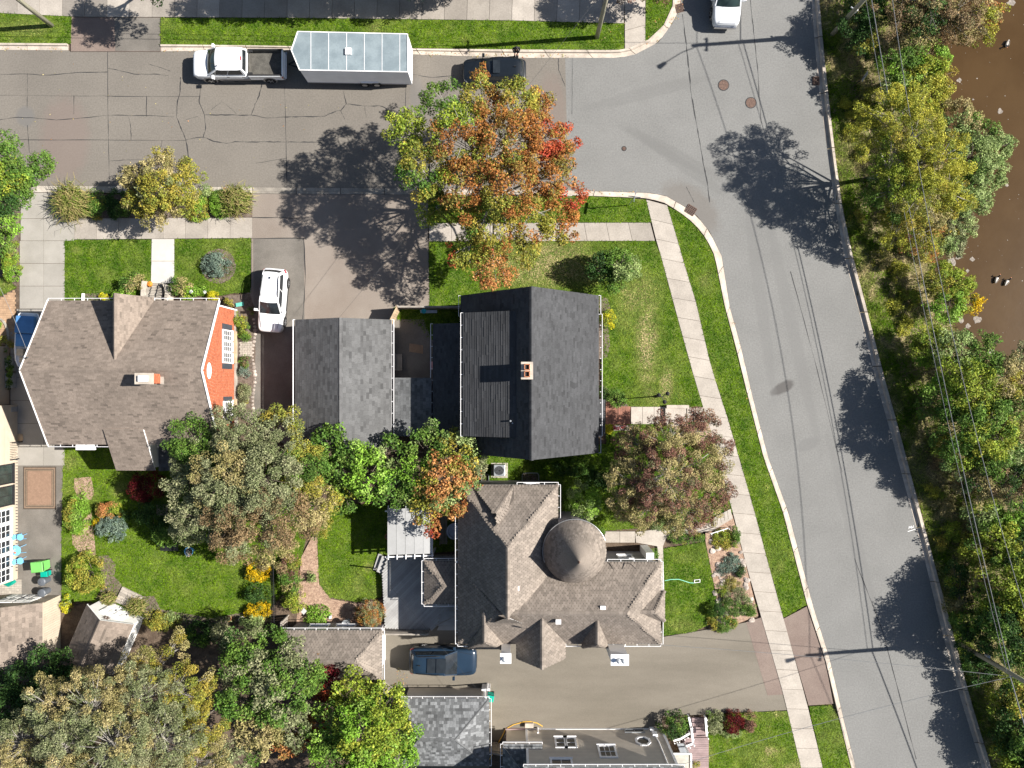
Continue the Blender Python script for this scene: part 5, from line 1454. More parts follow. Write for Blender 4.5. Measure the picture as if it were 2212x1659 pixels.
def pickup(label):
    root = thing('pickup_truck', label, 'truck', (0, 0, 0), 'white pickup trucks')
    L, w, H = 6.55, 1.0, 1.93; h = L / 2; zt = 1.22
    stn = [(h, w * .70, .85, .45), (h * .985, w * .82, 1.0, .40), (h * .95, w * .91, 1.12, .38), (h * .88, w * .96, zt - .06, .38), (h * .70, w, zt - .02, .38), (h * .6, w, zt + .02, .38), (h * .4, w, zt + .03, .38), (-h * .2, w, zt, .38), (-h * .235, w, zt - .01, .38)]
    b = loft(stn, ROWS).build('body', M['paint_white'], root, smooth=True); sub(b)
    cabin(root, (h * .63, -h * .215, w * .94, w * .93, zt + .02), (h * .38, -h * .165, w * .80, w * .79, H - .07), 'paint_white', 'glass_green', side_cols=2, ws_bulge=.2, rear_bulge=-.02)
    bed = MB(); x0_, x1_ = -h * .24, -h
    for s in (1, -1):
        bed.bb(x1_, x0_, s * w, s * (w - .11), .55, zt - .01)
    bed.bb(x1_, x1_ + .1, -w, w, .6, zt - .02)
    bo = bed.build('bed', M['paint_white'], root, bevel=.03)
    MB().bb(x1_ + .1, x0_ - .02, -w + .1, w - .1, .78, .82).build('bed_liner', M['bed_liner'], bo)
    MB().bb(x0_ - .06, x0_ - .02, -w + .12, w - .12, .8, zt - .03).build('bed_wall', M['bed_liner'], bo)
    for s in (1, -1):
        MB().bb(x1_ + .06, x0_, s * (w - .135), s * (w - .03), zt - .015, zt + .02).build('bed_rail', M['rubber'], bo)
        MB().bb(x1_ + .1, x0_ - .02, s * (w - .112), s * (w - .13), .8, zt - .02).build('bed_side', M['bed_liner'], bo)
        MB().box((x0_ - .18, s * (w - .2), zt - .02), (.3, .16, .1)).build('tie_down', M['rubber'], bo)
        patch_grid([(-h * 1.002, s * w * .98, .85), (-h * .965, s * (w + .008), .85), (-h * .965, s * (w + .008), 1.15), (-h * 1.002, s * w * .98, 1.15)], 2, 2, (0, s * .01, 0)).build('tail_light', M['red_lens'], root)
        patch_grid([(h * .98, s * w * .74, .92), (h * .87, s * (w * .975), .95), (h * .86, s * w * .955, 1.1), (h * .955, s * w * .72, 1.07)], 3, 2, (.02, s * .02, .02)).build('headlight', M['clear_lens'], root)
        MB().bar((h * .4, s * (w + .02), .42), (-h * .2, s * (w + .02), .42), .14, .05).build('running_board', M['black_metal'], root)
        MB().bar((h * .44, s * (w + .004), .62), (-h * .23, s * (w + .004), .62), .03, .3).build('lower_door', M['paint_grey'], root)
        for x in (h * .2, -h * .14):
            MB().box((x, s * (w + .01), zt - .12), (.2, .04, .06)).build('door_handle', M['chrome'], root)
        for x in (h * .66, -h * .66):
            wheel(root, x, s * (w - .11), .41, .27)
            MB().lathe((x, s * (w - .015) - .02, .46), [(.5, 0), (.5, .04)], 22, 'y').build('wheel_arch', M['paint_grey'], root)
    mirrors(root, h * .5, w + .13, zt + .12, 'paint_white', (.16, .26, .24))
    MB().bb(x1_ - .14, x1_, -w * .95, w * .95, .5, .68).build('rear_bumper', M['chrome'], root)
    MB().bb(h - .04, h + .06, -w * .78, w * .78, .48, .7).build('front_bumper', M['chrome'], root)
    for z_ in (.78, .9, 1.02):
        MB().bar((h * .99 - (z_ - .78) * .25, -w * .6, z_), (h * .99 - (z_ - .78) * .25, w * .6, z_), .05, .05).build('grille_bar', M['chrome'], root)
    MB().box((-h * .16, 0, H - .05), (.06, .3, .05)).build('brake_light', M['red_lens'], root)
    MB().lathe((h * .36, w * .55, H + .0), [(.05, 0), (.03, .05)], 8).build('antenna', M['black_metal'], root)
    for k in range(5):
        y = -w * .5 + w * .25 * k
        MB().bar((h * .32, y, H + .012), (-h * .1, y, H + .008), .05, .016).build('roof_rib', M['paint_white'], root)
    return root
p1 = pickup('white crew-cab pickup truck with empty black-lined bed hitched before the trailer'); place(p1, -581, -679, 180)
p2 = copy_tree(p1); p2['label'] = 'white pickup truck driving on the riverside road'; place(p2, 458, -858, -92)

# ------------------------------------------------------------------ cargo trailer
tl_ = thing('cargo_trailer', 'long enclosed cargo trailer with pale blue roof panels and white sides', 'trailer', O(-330, -684, 0))
TP = [O(-441, -725), O(-454, -687), O(-437, -646), O(-214, -642), O(-215, -720)]
TZ = 2.55
side = MB(); side.prism([p.xy for p in TP], .42, TZ - .03); side.build('box', M['trailer_side'], tl_)
xs = [-441, -414, -377.5, -340.5, -304, -267.5, -231, -214.5]
for i in range(7):
    a, b = xs[i], xs[i + 1]
    yt = lambda x: -725 + (x + 441) / 227 * 5; yb2 = lambda x: -646 + (x + 441) / 227 * 4
    if i == 0: poly = [(-441 + 1, yt(a) + 1), (b - .4, yt(b) + 1), (b - .4, yb2(b) - 1), (-437 + 1, -647), (-453, -687)]
    else: poly = [(a + .4, yt(a) + 1), (b - .4, yt(b) + 1), (b - .4, yb2(b) - 1), (a + .4, yb2(a) - 1)]
    MB().prism([O(*q_).xy for q_ in poly], TZ - .03, TZ, rnd.uniform(.92, 1.06)).build('roof_panel', M['trailer_roof'], tl_)
    if i: MB().bar(O(a, yt(a), TZ + .012), O(a, yb2(a), TZ + .004), .028, .02).build('roof_seam', M['white_trim'], tl_)
for i in range(5):
    a, b = TP[i].copy(), TP[(i + 1) % 5].copy(); a.z = b.z = TZ
    MB().bar(a, b, .06, .09).build('edge_trim', M['white_paint'], tl_)
    a.z = b.z = .44
    MB().bar(a, b, .06, .08).build('lower_trim', M['paint_grey'], tl_)
c = W(753, 112, TZ); MB().box((c.x, c.y, TZ + .07), (.42, .46, .14)).build('roof_vent', M['white_paint'], tl_)
for x in (-316, -290):
    for y_, s in ((-643.5, -1), (-720, 1)):
        p = O(x, y_); wo = MB().lathe((p.x, p.y - .1, .34), [(.2, 0), (.31, 0), (.33, .04), (.33, .17), (.31, .21), (.2, .21)], 20, 'y').build('wheel', M['rubber'], tl_)
        MB().lathe((p.x, p.y - .11, .34), [(.2, 0), (.2, .225)], 14, 'y').build('rim', M['alloy'], wo)
MB().bar(O(-322, -643, .72), O(-284, -643, .72), .12, .05).build('fender', M['trailer_side'], tl_)
for s in (-12, 12):
    MB().bar(O(-452, -687 + s, .5), O(-478, -684, .5), .08, .08).build('drawbar', M['black_metal'], tl_)
MB().bb(O(-213.4, 0).x, O(-212.6, 0).x, O(0, -648).y, O(0, -714).y, .5, 2.45).build('rear_door', M['white_paint'], tl_)

# ------------------------------------------------------------------ boat under blue canvas
bt = thing('motorboat', 'small white motorboat with blue canvas top and beige seats beside the brick house', 'boat', (0, 0, 0))
hl = loft([(2.05, .25, 1.0, .75), (1.85, .55, 1.02, .6), (1.4, .76, 1.02, .5), (.6, .86, 1.0, .45), (-.6, .88, .98, .45), (-1.5, .84, .96, .48), (-1.9, .72, .95, .55), (-2.0, .6, .9, .6)], [(.3, 0), (.75, .3), (.96, .8), (1, 1.0), (.9, 1.02), (.88, .8), (0, .75)])
o = hl.build('hull', M['paint_white'], bt, smooth=True)
MB().prism([(-1.75, -.66), (-.5, -.72), (-.5, .72), (-1.75, .66)], 1.0, 1.35).build('canvas', M['boat_canvas'], bt, bevel=.08)
MB().prism([(-.48, -.72), (.45, -.7), (.45, .7), (-.48, .72)], .98, 1.2).build('canvas', M['boat_canvas'], bt, bevel=.08)
for y in (-.35, .35):
    MB().box((.85, y, 1.0), (.5, .5, .3)).build('seat', M['boat_vinyl'], bt, bevel=.04)
MB().box((1.4, 0, .95), (.4, .9, .2)).build('bow_seat', M['boat_vinyl'], bt, bevel=.04)
for x in (-.5, .3):
    for s in (1, -1):
        wo = MB().lathe((x, s * .8 - .08, .3), [(.15, 0), (.28, 0), (.3, .05), (.3, .12), (.28, .16), (.15, .16)], 16, 'y').build('wheel', M['rubber'], bt)
MB().bb(-1.6, 1.8, -.3, .3, .3, .5).build('trailer_frame', M['galvanised'], bt)
place(bt, -1027, -92, -93, .11)

# ------------------------------------------------------------------ person by the black hatchback
def person(label, ox, oy, deg):
    root = thing('person', label, 'person', (0, 0, 0))
    def skin(name, V, E, R, m, lv=2, parent=root):
        me = bpy.data.meshes.new(name); me.from_pydata(V, E, [])
        o = finish(me, name, m, parent)
        sk = o.modifiers.new('skin', 'SKIN'); sk.use_smooth_shade = True
        for i, r_ in enumerate(R):
            me.skin_vertices[0].data[i].radius = (r_, r_ if not isinstance(r_, tuple) else r_[1])
            me.skin_vertices[0].data[i].use_root = (i == 0)
        s = o.modifiers.new('sub', 'SUBSURF'); s.levels = lv; s.render_levels = lv
        return o
    # facing +x, slightly bowed over the hands
    V = [(0, 0, .95), (.0, 0, 1.18), (.02, 0, 1.38), (.05, 0, 1.5), (.08, 0, 1.57),
         (0, .10, .90), (.04, .11, .50), (0, .11, .09), (.14, .115, .045), (0, -.10, .90), (.02, -.11, .50), (-.03, -.11, .09), (.11, -.115, .045),
         (.02, .19, 1.42), (.0, .25, 1.14), (.24, .14, 1.05), (.02, -.19, 1.42), (.0, -.25, 1.14), (.24, -.14, 1.05)]
    E = [(0, 1), (1, 2), (2, 3), (3, 4), (0, 5), (5, 6), (6, 7), (7, 8), (0, 9), (9, 10), (10, 11), (11, 12), (2, 13), (13, 14), (14, 15), (2, 16), (16, 17), (17, 18)]
    R = [.14, .13, .15, .075, .06, .095, .065, .045, .04, .095, .065, .045, .04, .075, .055, .04, .075, .055, .04]
    skin('body', V, E, R, pm('cloth_black', (.014, .015, .02), .85, .2, 6))
    skinm = pm('skin', (.5, .3, .22), .6, .08, 8)
    hd_ = MB()
    c = Vector((.15, 0, 1.66)); n = 12; vs, fs = [], []
    for j in range(n + 1):
        f = math.pi * j / n
        for k in range(n):
            a = 2 * math.pi * k / n
            x, y, z = math.sin(f) * math.cos(a) * .1, math.sin(f) * math.sin(a) * .078, math.cos(f) * .125
            if z < -.03 and x > 0: x *= .9
            vs.append((c.x + x + z * -.25, c.y + y, c.z + z))
    for j in range(n):
        for k in range(n):
            fs.append((j * n + k, (j + 1) * n + k, (j + 1) * n + (k + 1) % n, j * n + (k + 1) % n))
    hd_.add(vs, fs); ho = hd_.build('head', skinm, root, smooth=True)
    MB().add([(.27, -.014, 1.645), (.27, .014, 1.645), (.285, 0, 1.62), (.255, 0, 1.69)], [(0, 2, 1), (0, 3, 2), (3, 1, 2)]).build('nose', skinm, ho)
    for s in (1, -1):
        MB().lathe((.245, s * .034, 1.675), [(.013, -.006), (.013, .006)], 8, 'x').build('eye', M['black_metal'], ho)
        MB().lathe((.14, s * .08, 1.655), [(.026, -.012), (.026, .012)], 8, 'y').build('ear', skinm, ho)
    MB().box((.262, 0, 1.585), (.012, .045, .012)).build('mouth', M['terracotta'], ho)
    hr = MB(); vs2 = [(c.x + (v_[0] - c.x) * 1.12 - .014, (v_[1]) * 1.13, c.z + (v_[2] - c.z) * 1.09 + .012) for v_ in vs[:n * 7]]
    hr.add(vs2, [f_ for f_ in fs if max(f_) < n * 7]); hr.build('hair', pm('hair', (.012, .011, .012), .6, .2, 30), ho, smooth=True)
    for s in (1, -1):
        hv_ = [(.24, s * .14, 1.05), (.31, s * .10, 1.05), (.36, s * .075, 1.05)]; he = [(0, 1), (1, 2)]; hr_ = [.034, .042, .03]
        pal_ = skin('hand', hv_, he, hr_, skinm, 1)
        for k, (dy, l_, dz) in enumerate(((.03, .055, 0), (.01, .065, .004), (-.01, .06, .002), (-.03, .045, -.004), (-.05, .04, .03))):
            b0_ = (.36 if k < 4 else .31, s * (.075 + dy * .8), 1.05 + dz); b1_ = (b0_[0] + l_ * .55, b0_[1] - s * .012, b0_[2] + .012); b2_ = (b0_[0] + l_ * .7, b0_[1] - s * .03, b0_[2] + .035)
            skin('finger', [b0_, b1_, b2_], [(0, 1), (1, 2)], [.009, .0085, .007], skinm, 1, pal_)
    ph_ = MB().box((.40, 0, 1.09), (.15, .075, .012)).build('phone', M['glass_dark'], root)
    for s in (1, -1):
        MB().box((.07, s * .113, .035), (.28, .1, .07)).build('shoe', M['rubber'], root, bevel=.03)
    place(root, ox, oy, deg, .0)
    return root
person('person in dark clothes standing at the kerb looking down at a phone', 9, -707, -88).location.z = .04
# ------------------------------------------------------------------ trees and shrubs
PAL = {
 'rust': [(.25, .10, .03), (.29, .125, .035), (.22, .14, .035), (.17, .15, .035)],
 'red': [(.30, .05, .028), (.34, .07, .03), (.25, .07, .03), (.24, .12, .035)],
 'olive': [(.20, .18, .03), (.16, .17, .03), (.24, .19, .035), (.12, .14, .025)],
 'yelgreen': [(.17, .21, .025), (.13, .18, .022), (.21, .22, .03), (.10, .15, .02)],
 'green': [(.06, .12, .02), (.08, .14, .022), (.05, .095, .018), (.10, .15, .03)],
 'bright': [(.11, .21, .02), (.14, .24, .03), (.09, .17, .02), (.17, .26, .05)],
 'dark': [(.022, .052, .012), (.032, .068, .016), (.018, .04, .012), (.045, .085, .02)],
 'blue': [(.095, .13, .10), (.12, .16, .125), (.07, .10, .08), (.14, .18, .13)],
 'greygreen': [(.13, .145, .07), (.165, .175, .09), (.10, .12, .05), (.20, .20, .11)],
 'brown': [(.17, .118, .062), (.21, .145, .075), (.14, .10, .052), (.15, .14, .065)],
 'khaki': [(.23, .195, .085), (.19, .165, .065), (.28, .23, .11), (.15, .14, .05)],
 'plum': [(.13, .065, .05), (.17, .085, .06), (.20, .12, .075), (.11, .11, .055)],
 'burgundy': [(.09, .008, .012), (.13, .012, .016), (.06, .007, .01), (.16, .03, .02)],
 'gold': [(.55, .36, .01), (.62, .43, .015), (.48, .30, .01), (.14, .17, .03)],
 'yellow': [(.55, .5, .02), (.48, .46, .03), (.35, .38, .03), (.5, .42, .02)],
 'orange': [(.32, .145, .05), (.36, .18, .065), (.27, .10, .035), (.26, .19, .06)],
 'willow': [(.24, .235, .03), (.19, .20, .028), (.28, .26, .035), (.14, .16, .025)],
 'pale': [(.17, .22, .075), (.21, .255, .10), (.13, .18, .06), (.10, .15, .045)],
 'grass': [(.17, .15, .055), (.22, .18, .075), (.12, .13, .035), (.09, .12, .02)],
 'flowers': [(.6, .04, .06), (.65, .6, .58), (.6, .1, .12), (.7, .7, .7)],
}
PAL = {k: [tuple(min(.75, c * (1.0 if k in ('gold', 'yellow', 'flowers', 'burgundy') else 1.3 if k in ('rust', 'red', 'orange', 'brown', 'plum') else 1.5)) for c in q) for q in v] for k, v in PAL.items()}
def unitr(n):
    a = rng.normal(size=(n, 3)); return unit(a)

def pick(pal, p):
    if isinstance(pal, str): return pal
    f = float(vnoise(p[0] + p[2] * .3, p[1], .55, 21)) * .8 + rng.random() * .2
    return pal[min(len(pal) - 1, int(f * len(pal)))]

class Crown:
    def __init__(s): s.P, s.N, s.S, s.C, s.clumps = [], [], [], [], []
    def clump(s, c, r, pal, n, leaf, flat=.7, upb=.55):
        n = int(n * 1.95); leaf *= .74
        d = unitr(n) * (rng.uniform(.25, 1, n) ** .5)[:, None]
        p = np.array(c)[None] + d * np.array([r, r, r * flat])[None]
        nm = unit(d * (1 - upb) + np.array([0, 0, 1.0])[None] * upb + rng.normal(0, .5, (n, 3)))
        base = np.array(PAL[pal][rng.choice(4, p=[.34, .3, .2, .16])]) * rng.uniform(.78, 1.22)
        alt = np.array(PAL[pal])[rng.choice(4, n)]
        mixf = (rng.random(n) < .22)[:, None]
        col = np.where(mixf, alt, base[None]) * rng.uniform(.55, 1.38, n)[:, None]
        s.P.append(p); s.N.append(nm); s.S.append(leaf * rng.uniform(.65, 1.3, n)); s.C.append(col); s.clumps.append((Vector(c), r))
    def lobe(s, c, r, pal, leaf, dens=1.0, flat=.7, cl=.5, spread=1.0, lower=.25):
        """fill an uneven ellipsoid with leaf clumps"""
        cl = min(cl, r * .6)
        n = max(3, int(3.3 * (r / cl) ** 2 * dens))
        for _ in range(n):
            d = unitr(1)[0]
            if d[2] < 0 and rng.random() > lower: d[2] = -d[2]
            rr = r * rng.uniform(.45, 1.0) ** .6 * rng.uniform(.82, 1.08) * spread
            p = np.array(c) + d * np.array([rr, rr, rr * flat])
            q = cl * rng.uniform(.6, 1.2)
            s.clump(p, q, pick(pal, p), max(8, int(q * q * 52 / (leaf * leaf * 6.2))), leaf, .75)
    def build(s, name, parent, m=None):
        P, N, S, C_ = map(np.concatenate, (s.P, s.N, s.S, s.C))
        return face_mesh(name, leaf_quads(P, N, S), 3, C_, m or LEAF, parent)

NT = [0]
def tree(name, label, base, lobes, leaf=.19, dens=1.0, group=None, trunk_r=.18, bark='bark', flat=.7, cl=.55, cat='tree', twigs=.35, gz=.08, tw_r=.022, fork=.35, hs=1.0, rs=1.08):
    """base: survey point of the stem at ground level; lobes: (fx, fy, height, radius in survey units, palette)"""
    b = W(base[0], base[1], 0); b.z = gz if gz is not None else float(bank_z(b.x, b.y))
    root = thing(name, label, cat, b, group)
    cr = Crown(); L = []
    for lb in lobes:
        fx, fy, h_, rF, pal = lb[:5]
        h_ *= hs; c = W(fx, fy, h_); r_ = rF * K * (1 - h_ / HC) * rs
        n0 = len(cr.clumps)
        cr.lobe(c, r_, pal, leaf, dens * (lb[5] if len(lb) > 5 else 1), flat, cl)
        L.append((c, r_, cr.clumps[n0:]))
    top = sum((l[0] for l in L), Vector()) / len(L)
    fk = b + Vector(((top.x - b.x) * .25, (top.y - b.y) * .25, max(.3, (top.z - b.z) * fork)))
    tb = MB()
    tb.tube([b - Vector((0, 0, .15)), b.lerp(fk, .5) + Vector((rnd.uniform(-.1, .1), rnd.uniform(-.1, .1), 0)), fk], [trunk_r * 1.15, trunk_r * .95, trunk_r * .85], 8)
    ld = Vector((top.x, top.y, max(l[0].z for l in L)))
    tb.tube([fk, fk.lerp(ld, .5) + Vector((rnd.uniform(-.2, .2), rnd.uniform(-.2, .2), 0)), ld], [trunk_r * .85, trunk_r * .5, trunk_r * .15], 7)
    for c, r_, cls in L:
        f0 = fk; fk_ = fk.lerp(ld, rnd.uniform(0, .45))
        mid_ = fk_.lerp(c, .5) + Vector((rnd.uniform(-.3, .3), rnd.uniform(-.3, .3), rnd.uniform(0, .4)))
        tip = c + Vector((0, 0, r_ * .25))
        tb.tube([fk_, mid_, tip], [trunk_r * .42, trunk_r * .27, trunk_r * .12], 6)
        for cc, q in cls:
            if rnd.random() < twigs:
                s = mid_.lerp(tip, rnd.uniform(.3, 1))
                e = cc + Vector((0, 0, q * .35))
                tb.tube([s, s.lerp(e, .55) + Vector((rnd.uniform(-.12, .12), rnd.uniform(-.12, .12), .1)), e], [tw_r * 1.4, tw_r, tw_r * .5], 4, cap=False)
    tb.build('trunk', M[bark], root, smooth=True)
    cr.build('crown', root)
    NT[0] += sum(len(p) for p in cr.P)
    return root

def shrub(name, label, fx, fy, rF, h, pal, leaf=.1, dens=1.0, group=None, flat=None, cl=.28, oval=None, cat='shrub', gz=.1, rough=.25):
    """low plant: foliage dome on short stems; oval = (rx, ry) in survey units"""
    rx, ry = oval or (rF, rF)
    b = W(fx, fy, h * .5); b.z = gz if gz is not None else float(bank_z(b.x, b.y))
    root = thing(name, label, cat, b, group)
    cr = Crown(); n = max(5, int(3.0 * (rx * ry * K * K) / (cl * cl) * dens))
    for _ in range(n):
        a = rng.uniform(0, 2 * np.pi); q = rng.uniform(0, 1) ** .55
        hh = math.sqrt(max(0, 1 - q * q)) * h * (1 - rough * rng.random()) 
        p = b + Vector((math.cos(a) * q * rx * K * .9, math.sin(a) * q * ry * K * .9, max(.12, hh * .88)))
        r_ = cl * rng.uniform(.7, 1.15)
        cr.clump(p, r_, pick(pal, p), max(8, int(r_ * r_ * 44 / (leaf * leaf * 6.2))), leaf, .8)
    sb_ = MB()
    for k in range(6):
        e = cr.clumps[rnd.randrange(len(cr.clumps))][0]
        sb_.tube([b + Vector((rnd.uniform(-.08, .08), rnd.uniform(-.08, .08), -.1)), b.lerp(e, .5), e], [.03, .02, .01], 4)
    sb_.build('stems', M['bark'], root)
    cr.build('foliage', root)
    NT[0] += sum(len(p) for p in cr.P)
    return root

def tuft(name, label, fx, fy, rF, h, pal='grass', n=260, group=None, lean=(0, 0), gz=.1):
    """ornamental grass: long arching blades"""
    b = W(fx, fy, h * .3); b.z = gz if gz is not None else float(bank_z(b.x, b.y))
    root = thing(name, label, 'grass clump', b, group)
    a = rng.uniform(0, 2 * np.pi, n); r_ = rF * K * rng.uniform(.35, 1.1, n)
    cols = np.array(PAL[pal])[rng.choice(4, n)] * rng.uniform(.75, 1.25, n)[:, None]
    V = np.empty((n, 2, 4, 3)); w = rng.uniform(.012, .028, n)
    d = np.stack([np.cos(a) + lean[0], np.sin(a) + lean[1]], 1)
    s = np.stack([-np.sin(a), np.cos(a), np.zeros(n)], 1) * w[:, None]
    q0 = rng.normal(0, .28, (n, 2)) * rF * K
    b = np.array(b)[None] + np.c_[q0, np.zeros(n)]; r_ = r_ * .7
    p0 = b + np.c_[d * (r_ * .12)[:, None], np.zeros(n)]
    hh = h * rng.uniform(.6, 1.1, n)
    p1 = b + np.c_[d * (r_ * .5)[:, None], hh]
    p2 = b + np.c_[d * r_[:, None], hh * rng.uniform(.55, 1.0, n)]
    V[:, 0] = np.stack([p0 - s, p0 + s, p1 + s, p1 - s], 1); V[:, 1] = np.stack([p1 - s, p1 + s, p2 + s * .25, p2 - s * .25], 1)
    face_mesh('blades', V.reshape(-1, 3), 4, np.repeat(cols, 2, 0), LEAF, root)
    return root

# ---- big orange maple by the street
tree('maple_tree', 'large maple turning orange, red and green beside the parked black hatchback', (1062, 456), [
 (880, 285, 7.2, 48, 'yelgreen'), (905, 375, 7.8, 62, ['yelgreen', 'olive', 'green']), (960, 225, 6.6, 52, ['olive', 'green']), (1035, 212, 7.0, 44, ['rust', 'olive']),
 (1035, 150, 5.6, 22, 'rust', .8), (1110, 228, 7.2, 54, ['rust', 'olive', 'olive']), (1168, 222, 6.4, 30, 'rust'), (1000, 300, 8.2, 72, ['olive', 'rust', 'yelgreen']), (1095, 300, 8.6, 78, ['olive', 'rust', 'rust']), (1180, 300, 7.6, 58, ['rust', 'red']),
 (1228, 290, 6.0, 34, 'red', .7), (1195, 380, 7.4, 56, ['rust', 'rust', 'red']), (1235, 425, 5.6, 34, ['red', 'rust'], .7), (940, 450, 5.6, 44, ['yelgreen', 'olive']), (1010, 400, 8.0, 66, ['olive', 'rust', 'yelgreen']), (1100, 400, 8.6, 74, ['rust', 'olive']),
 (1060, 480, 7.2, 62, ['rust', 'olive', 'green']), (1150, 470, 6.8, 58, ['rust', 'olive', 'green']), (1010, 545, 6.0, 42, ['rust', 'red', 'olive']), (1065, 580, 5.6, 46, ['rust', 'rust', 'orange']), (1215, 490, 5.6, 40, ['rust', 'olive'], .8), (1120, 540, 5.5, 40, ['olive', 'rust', 'green'])],
 leaf=.17, dens=.85, trunk_r=.24, bark='bark_pale', cl=.43, flat=.62, twigs=.3)
# ---- young maple on the lawn
tree('young_tree', 'small bushy green tree on the corner lawn north of the charcoal roof', (1318, 590), [(1335, 575, 2.0, 34, 'green'), (1360, 580, 1.5, 26, 'pale'), (1318, 600, 1.6, 30, ['green', 'pale']), (1330, 556, 1.8, 22, 'green'), (1345, 590, 2.6, 22, 'pale'), (1300, 575, 1.9, 30, 'dark')], leaf=.15, dens=.9, trunk_r=.07, cl=.3)
# ---- plum coloured tree at the steps
tree('plum_tree', 'wide ornamental tree with dull purple and green leaves by the concrete steps', (1430, 1010), [
 (1370, 960, 4.2, 50, ['plum', 'khaki']), (1440, 950, 5.2, 58, ['plum', 'plum', 'khaki']), (1510, 930, 4.4, 46, ['plum', 'plum', 'khaki']), (1555, 960, 3.8, 28, 'plum', .7), (1360, 1040, 4.8, 56, ['plum', 'khaki', 'plum']), (1440, 1040, 6.0, 66, ['khaki', 'plum', 'plum']),
 (1520, 1010, 5.0, 52, ['plum', 'khaki', 'plum']), (1555, 1060, 4.2, 34, ['plum', 'khaki'], .8), (1390, 1100, 4.6, 46, ['khaki', 'plum']), (1470, 1105, 4.8, 52, ['plum', 'khaki', 'plum']), (1520, 1100, 4.2, 40, ['khaki', 'plum']), (1345, 1090, 3.8, 30, 'khaki')],
 leaf=.11, dens=.9, trunk_r=.15, cl=.32, twigs=.5, bark='bark_pale', tw_r=.014)
# ---- big crab apple behind the brick house
tree('crabapple_tree', 'broad grey-green tree with rusty patches behind the brick house', (560, 1040), [
 (430, 960, 4.6, 62, ['greygreen', 'green']), (520, 930, 5.2, 62, 'greygreen'), (600, 940, 5.2, 60, ['greygreen', 'olive']), (410, 1040, 4.6, 54, 'greygreen'), (490, 1030, 6.4, 74, ['greygreen', 'khaki']), (580, 1030, 6.6, 74, ['greygreen', 'greygreen', 'brown']), (660, 1010, 5.2, 56, ['green', 'olive', 'greygreen']),
 (430, 1120, 4.6, 56, 'greygreen'), (520, 1120, 5.8, 70, ['greygreen', 'brown', 'greygreen']), (610, 1120, 5.8, 66, ['khaki', 'brown', 'greygreen']), (680, 1090, 4.6, 50, ['khaki', 'olive']), (500, 1180, 4.2, 42, ['greygreen', 'brown']), (590, 1190, 4.4, 44, ['brown', 'khaki']), (400, 1150, 3.6, 30, 'greygreen')],
 leaf=.135, dens=1.0, trunk_r=.26, cl=.42)
tree('fruit_tree', 'bright green broad-leaved tree overhanging the garage roof', (775, 1010), [(715, 960, 3.9, 46, ['bright', 'green']), (770, 985, 4.4, 42, ['green', 'bright']), (735, 1020, 4.2, 48, ['green', 'yelgreen']), (800, 1030, 4.6, 52, ['green', 'bright']), (840, 975, 4.0, 36, ['green', 'pale']), (850, 1050, 4.2, 38, ['green', 'dark']), (750, 1070, 3.4, 34, ['dark', 'green'])],
     leaf=.22, dens=.9, trunk_r=.14, cl=.42)
tree('turning_tree', 'green tree with peach and orange tips over the pergola', (945, 1050), [(925, 965, 4.4, 48, ['pale', 'green', 'bright']), (985, 975, 4.6, 50, ['pale', 'olive', 'green']), (1025, 1000, 4.2, 34, ['pale', 'greygreen']), (900, 1030, 4.4, 48, ['green', 'bright']), (960, 1035, 5.2, 56, ['pale', 'pale', 'orange', 'olive']), (925, 1095, 4.6, 40, ['orange', 'olive', 'pale']), (980, 1085, 4.4, 36, ['orange', 'pale']), (935, 1140, 3.8, 18, ['orange', 'red']), (1010, 1045, 4.2, 34, ['pale', 'orange']), (890, 1065, 4.2, 34, ['pale', 'orange'])],
     leaf=.2, dens=.85, trunk_r=.15, cl=.42)
# ---- west edge
tree('magnolia_tree', 'dense rounded green tree over the paved path at the west street edge', (20, 420), [(0, 320, 3.8, 40, 'green'), (35, 372, 3.6, 38, ['green', 'yelgreen']), (90, 358, 2.8, 27, ['green', 'green', 'olive']), (55, 385, 3.0, 24, 'green'), (0, 385, 4.4, 44, ['green', 'yelgreen']), (45, 415, 3.4, 30, 'green'), (0, 440, 4.0, 40, ['green', 'dark']), (10, 490, 3.2, 36, ['green', 'bright']), (-40, 400, 4.6, 60, 'green'), (5, 520, 2.6, 24, 'green')], leaf=.17, dens=1.15, trunk_r=.16, cl=.36)
tree('street_tree', 'olive-yellow broad shrubby tree in the street planting bed', (350, 440), [(300, 390, 3.2, 32, 'khaki'), (345, 360, 3.4, 34, ['khaki', 'olive']), (400, 380, 3.2, 36, ['khaki', 'olive']), (345, 415, 4.2, 48, ['khaki', 'olive', 'greygreen']), (300, 440, 3.2, 34, ['khaki', 'olive']), (390, 430, 3.4, 40, ['khaki', 'olive']), (330, 470, 2.8, 30, ['khaki', 'olive']), (285, 375, 2.8, 16, 'khaki'), (355, 340, 2.8, 20, 'khaki')], leaf=.15, dens=1.0, trunk_r=.12, cl=.34)
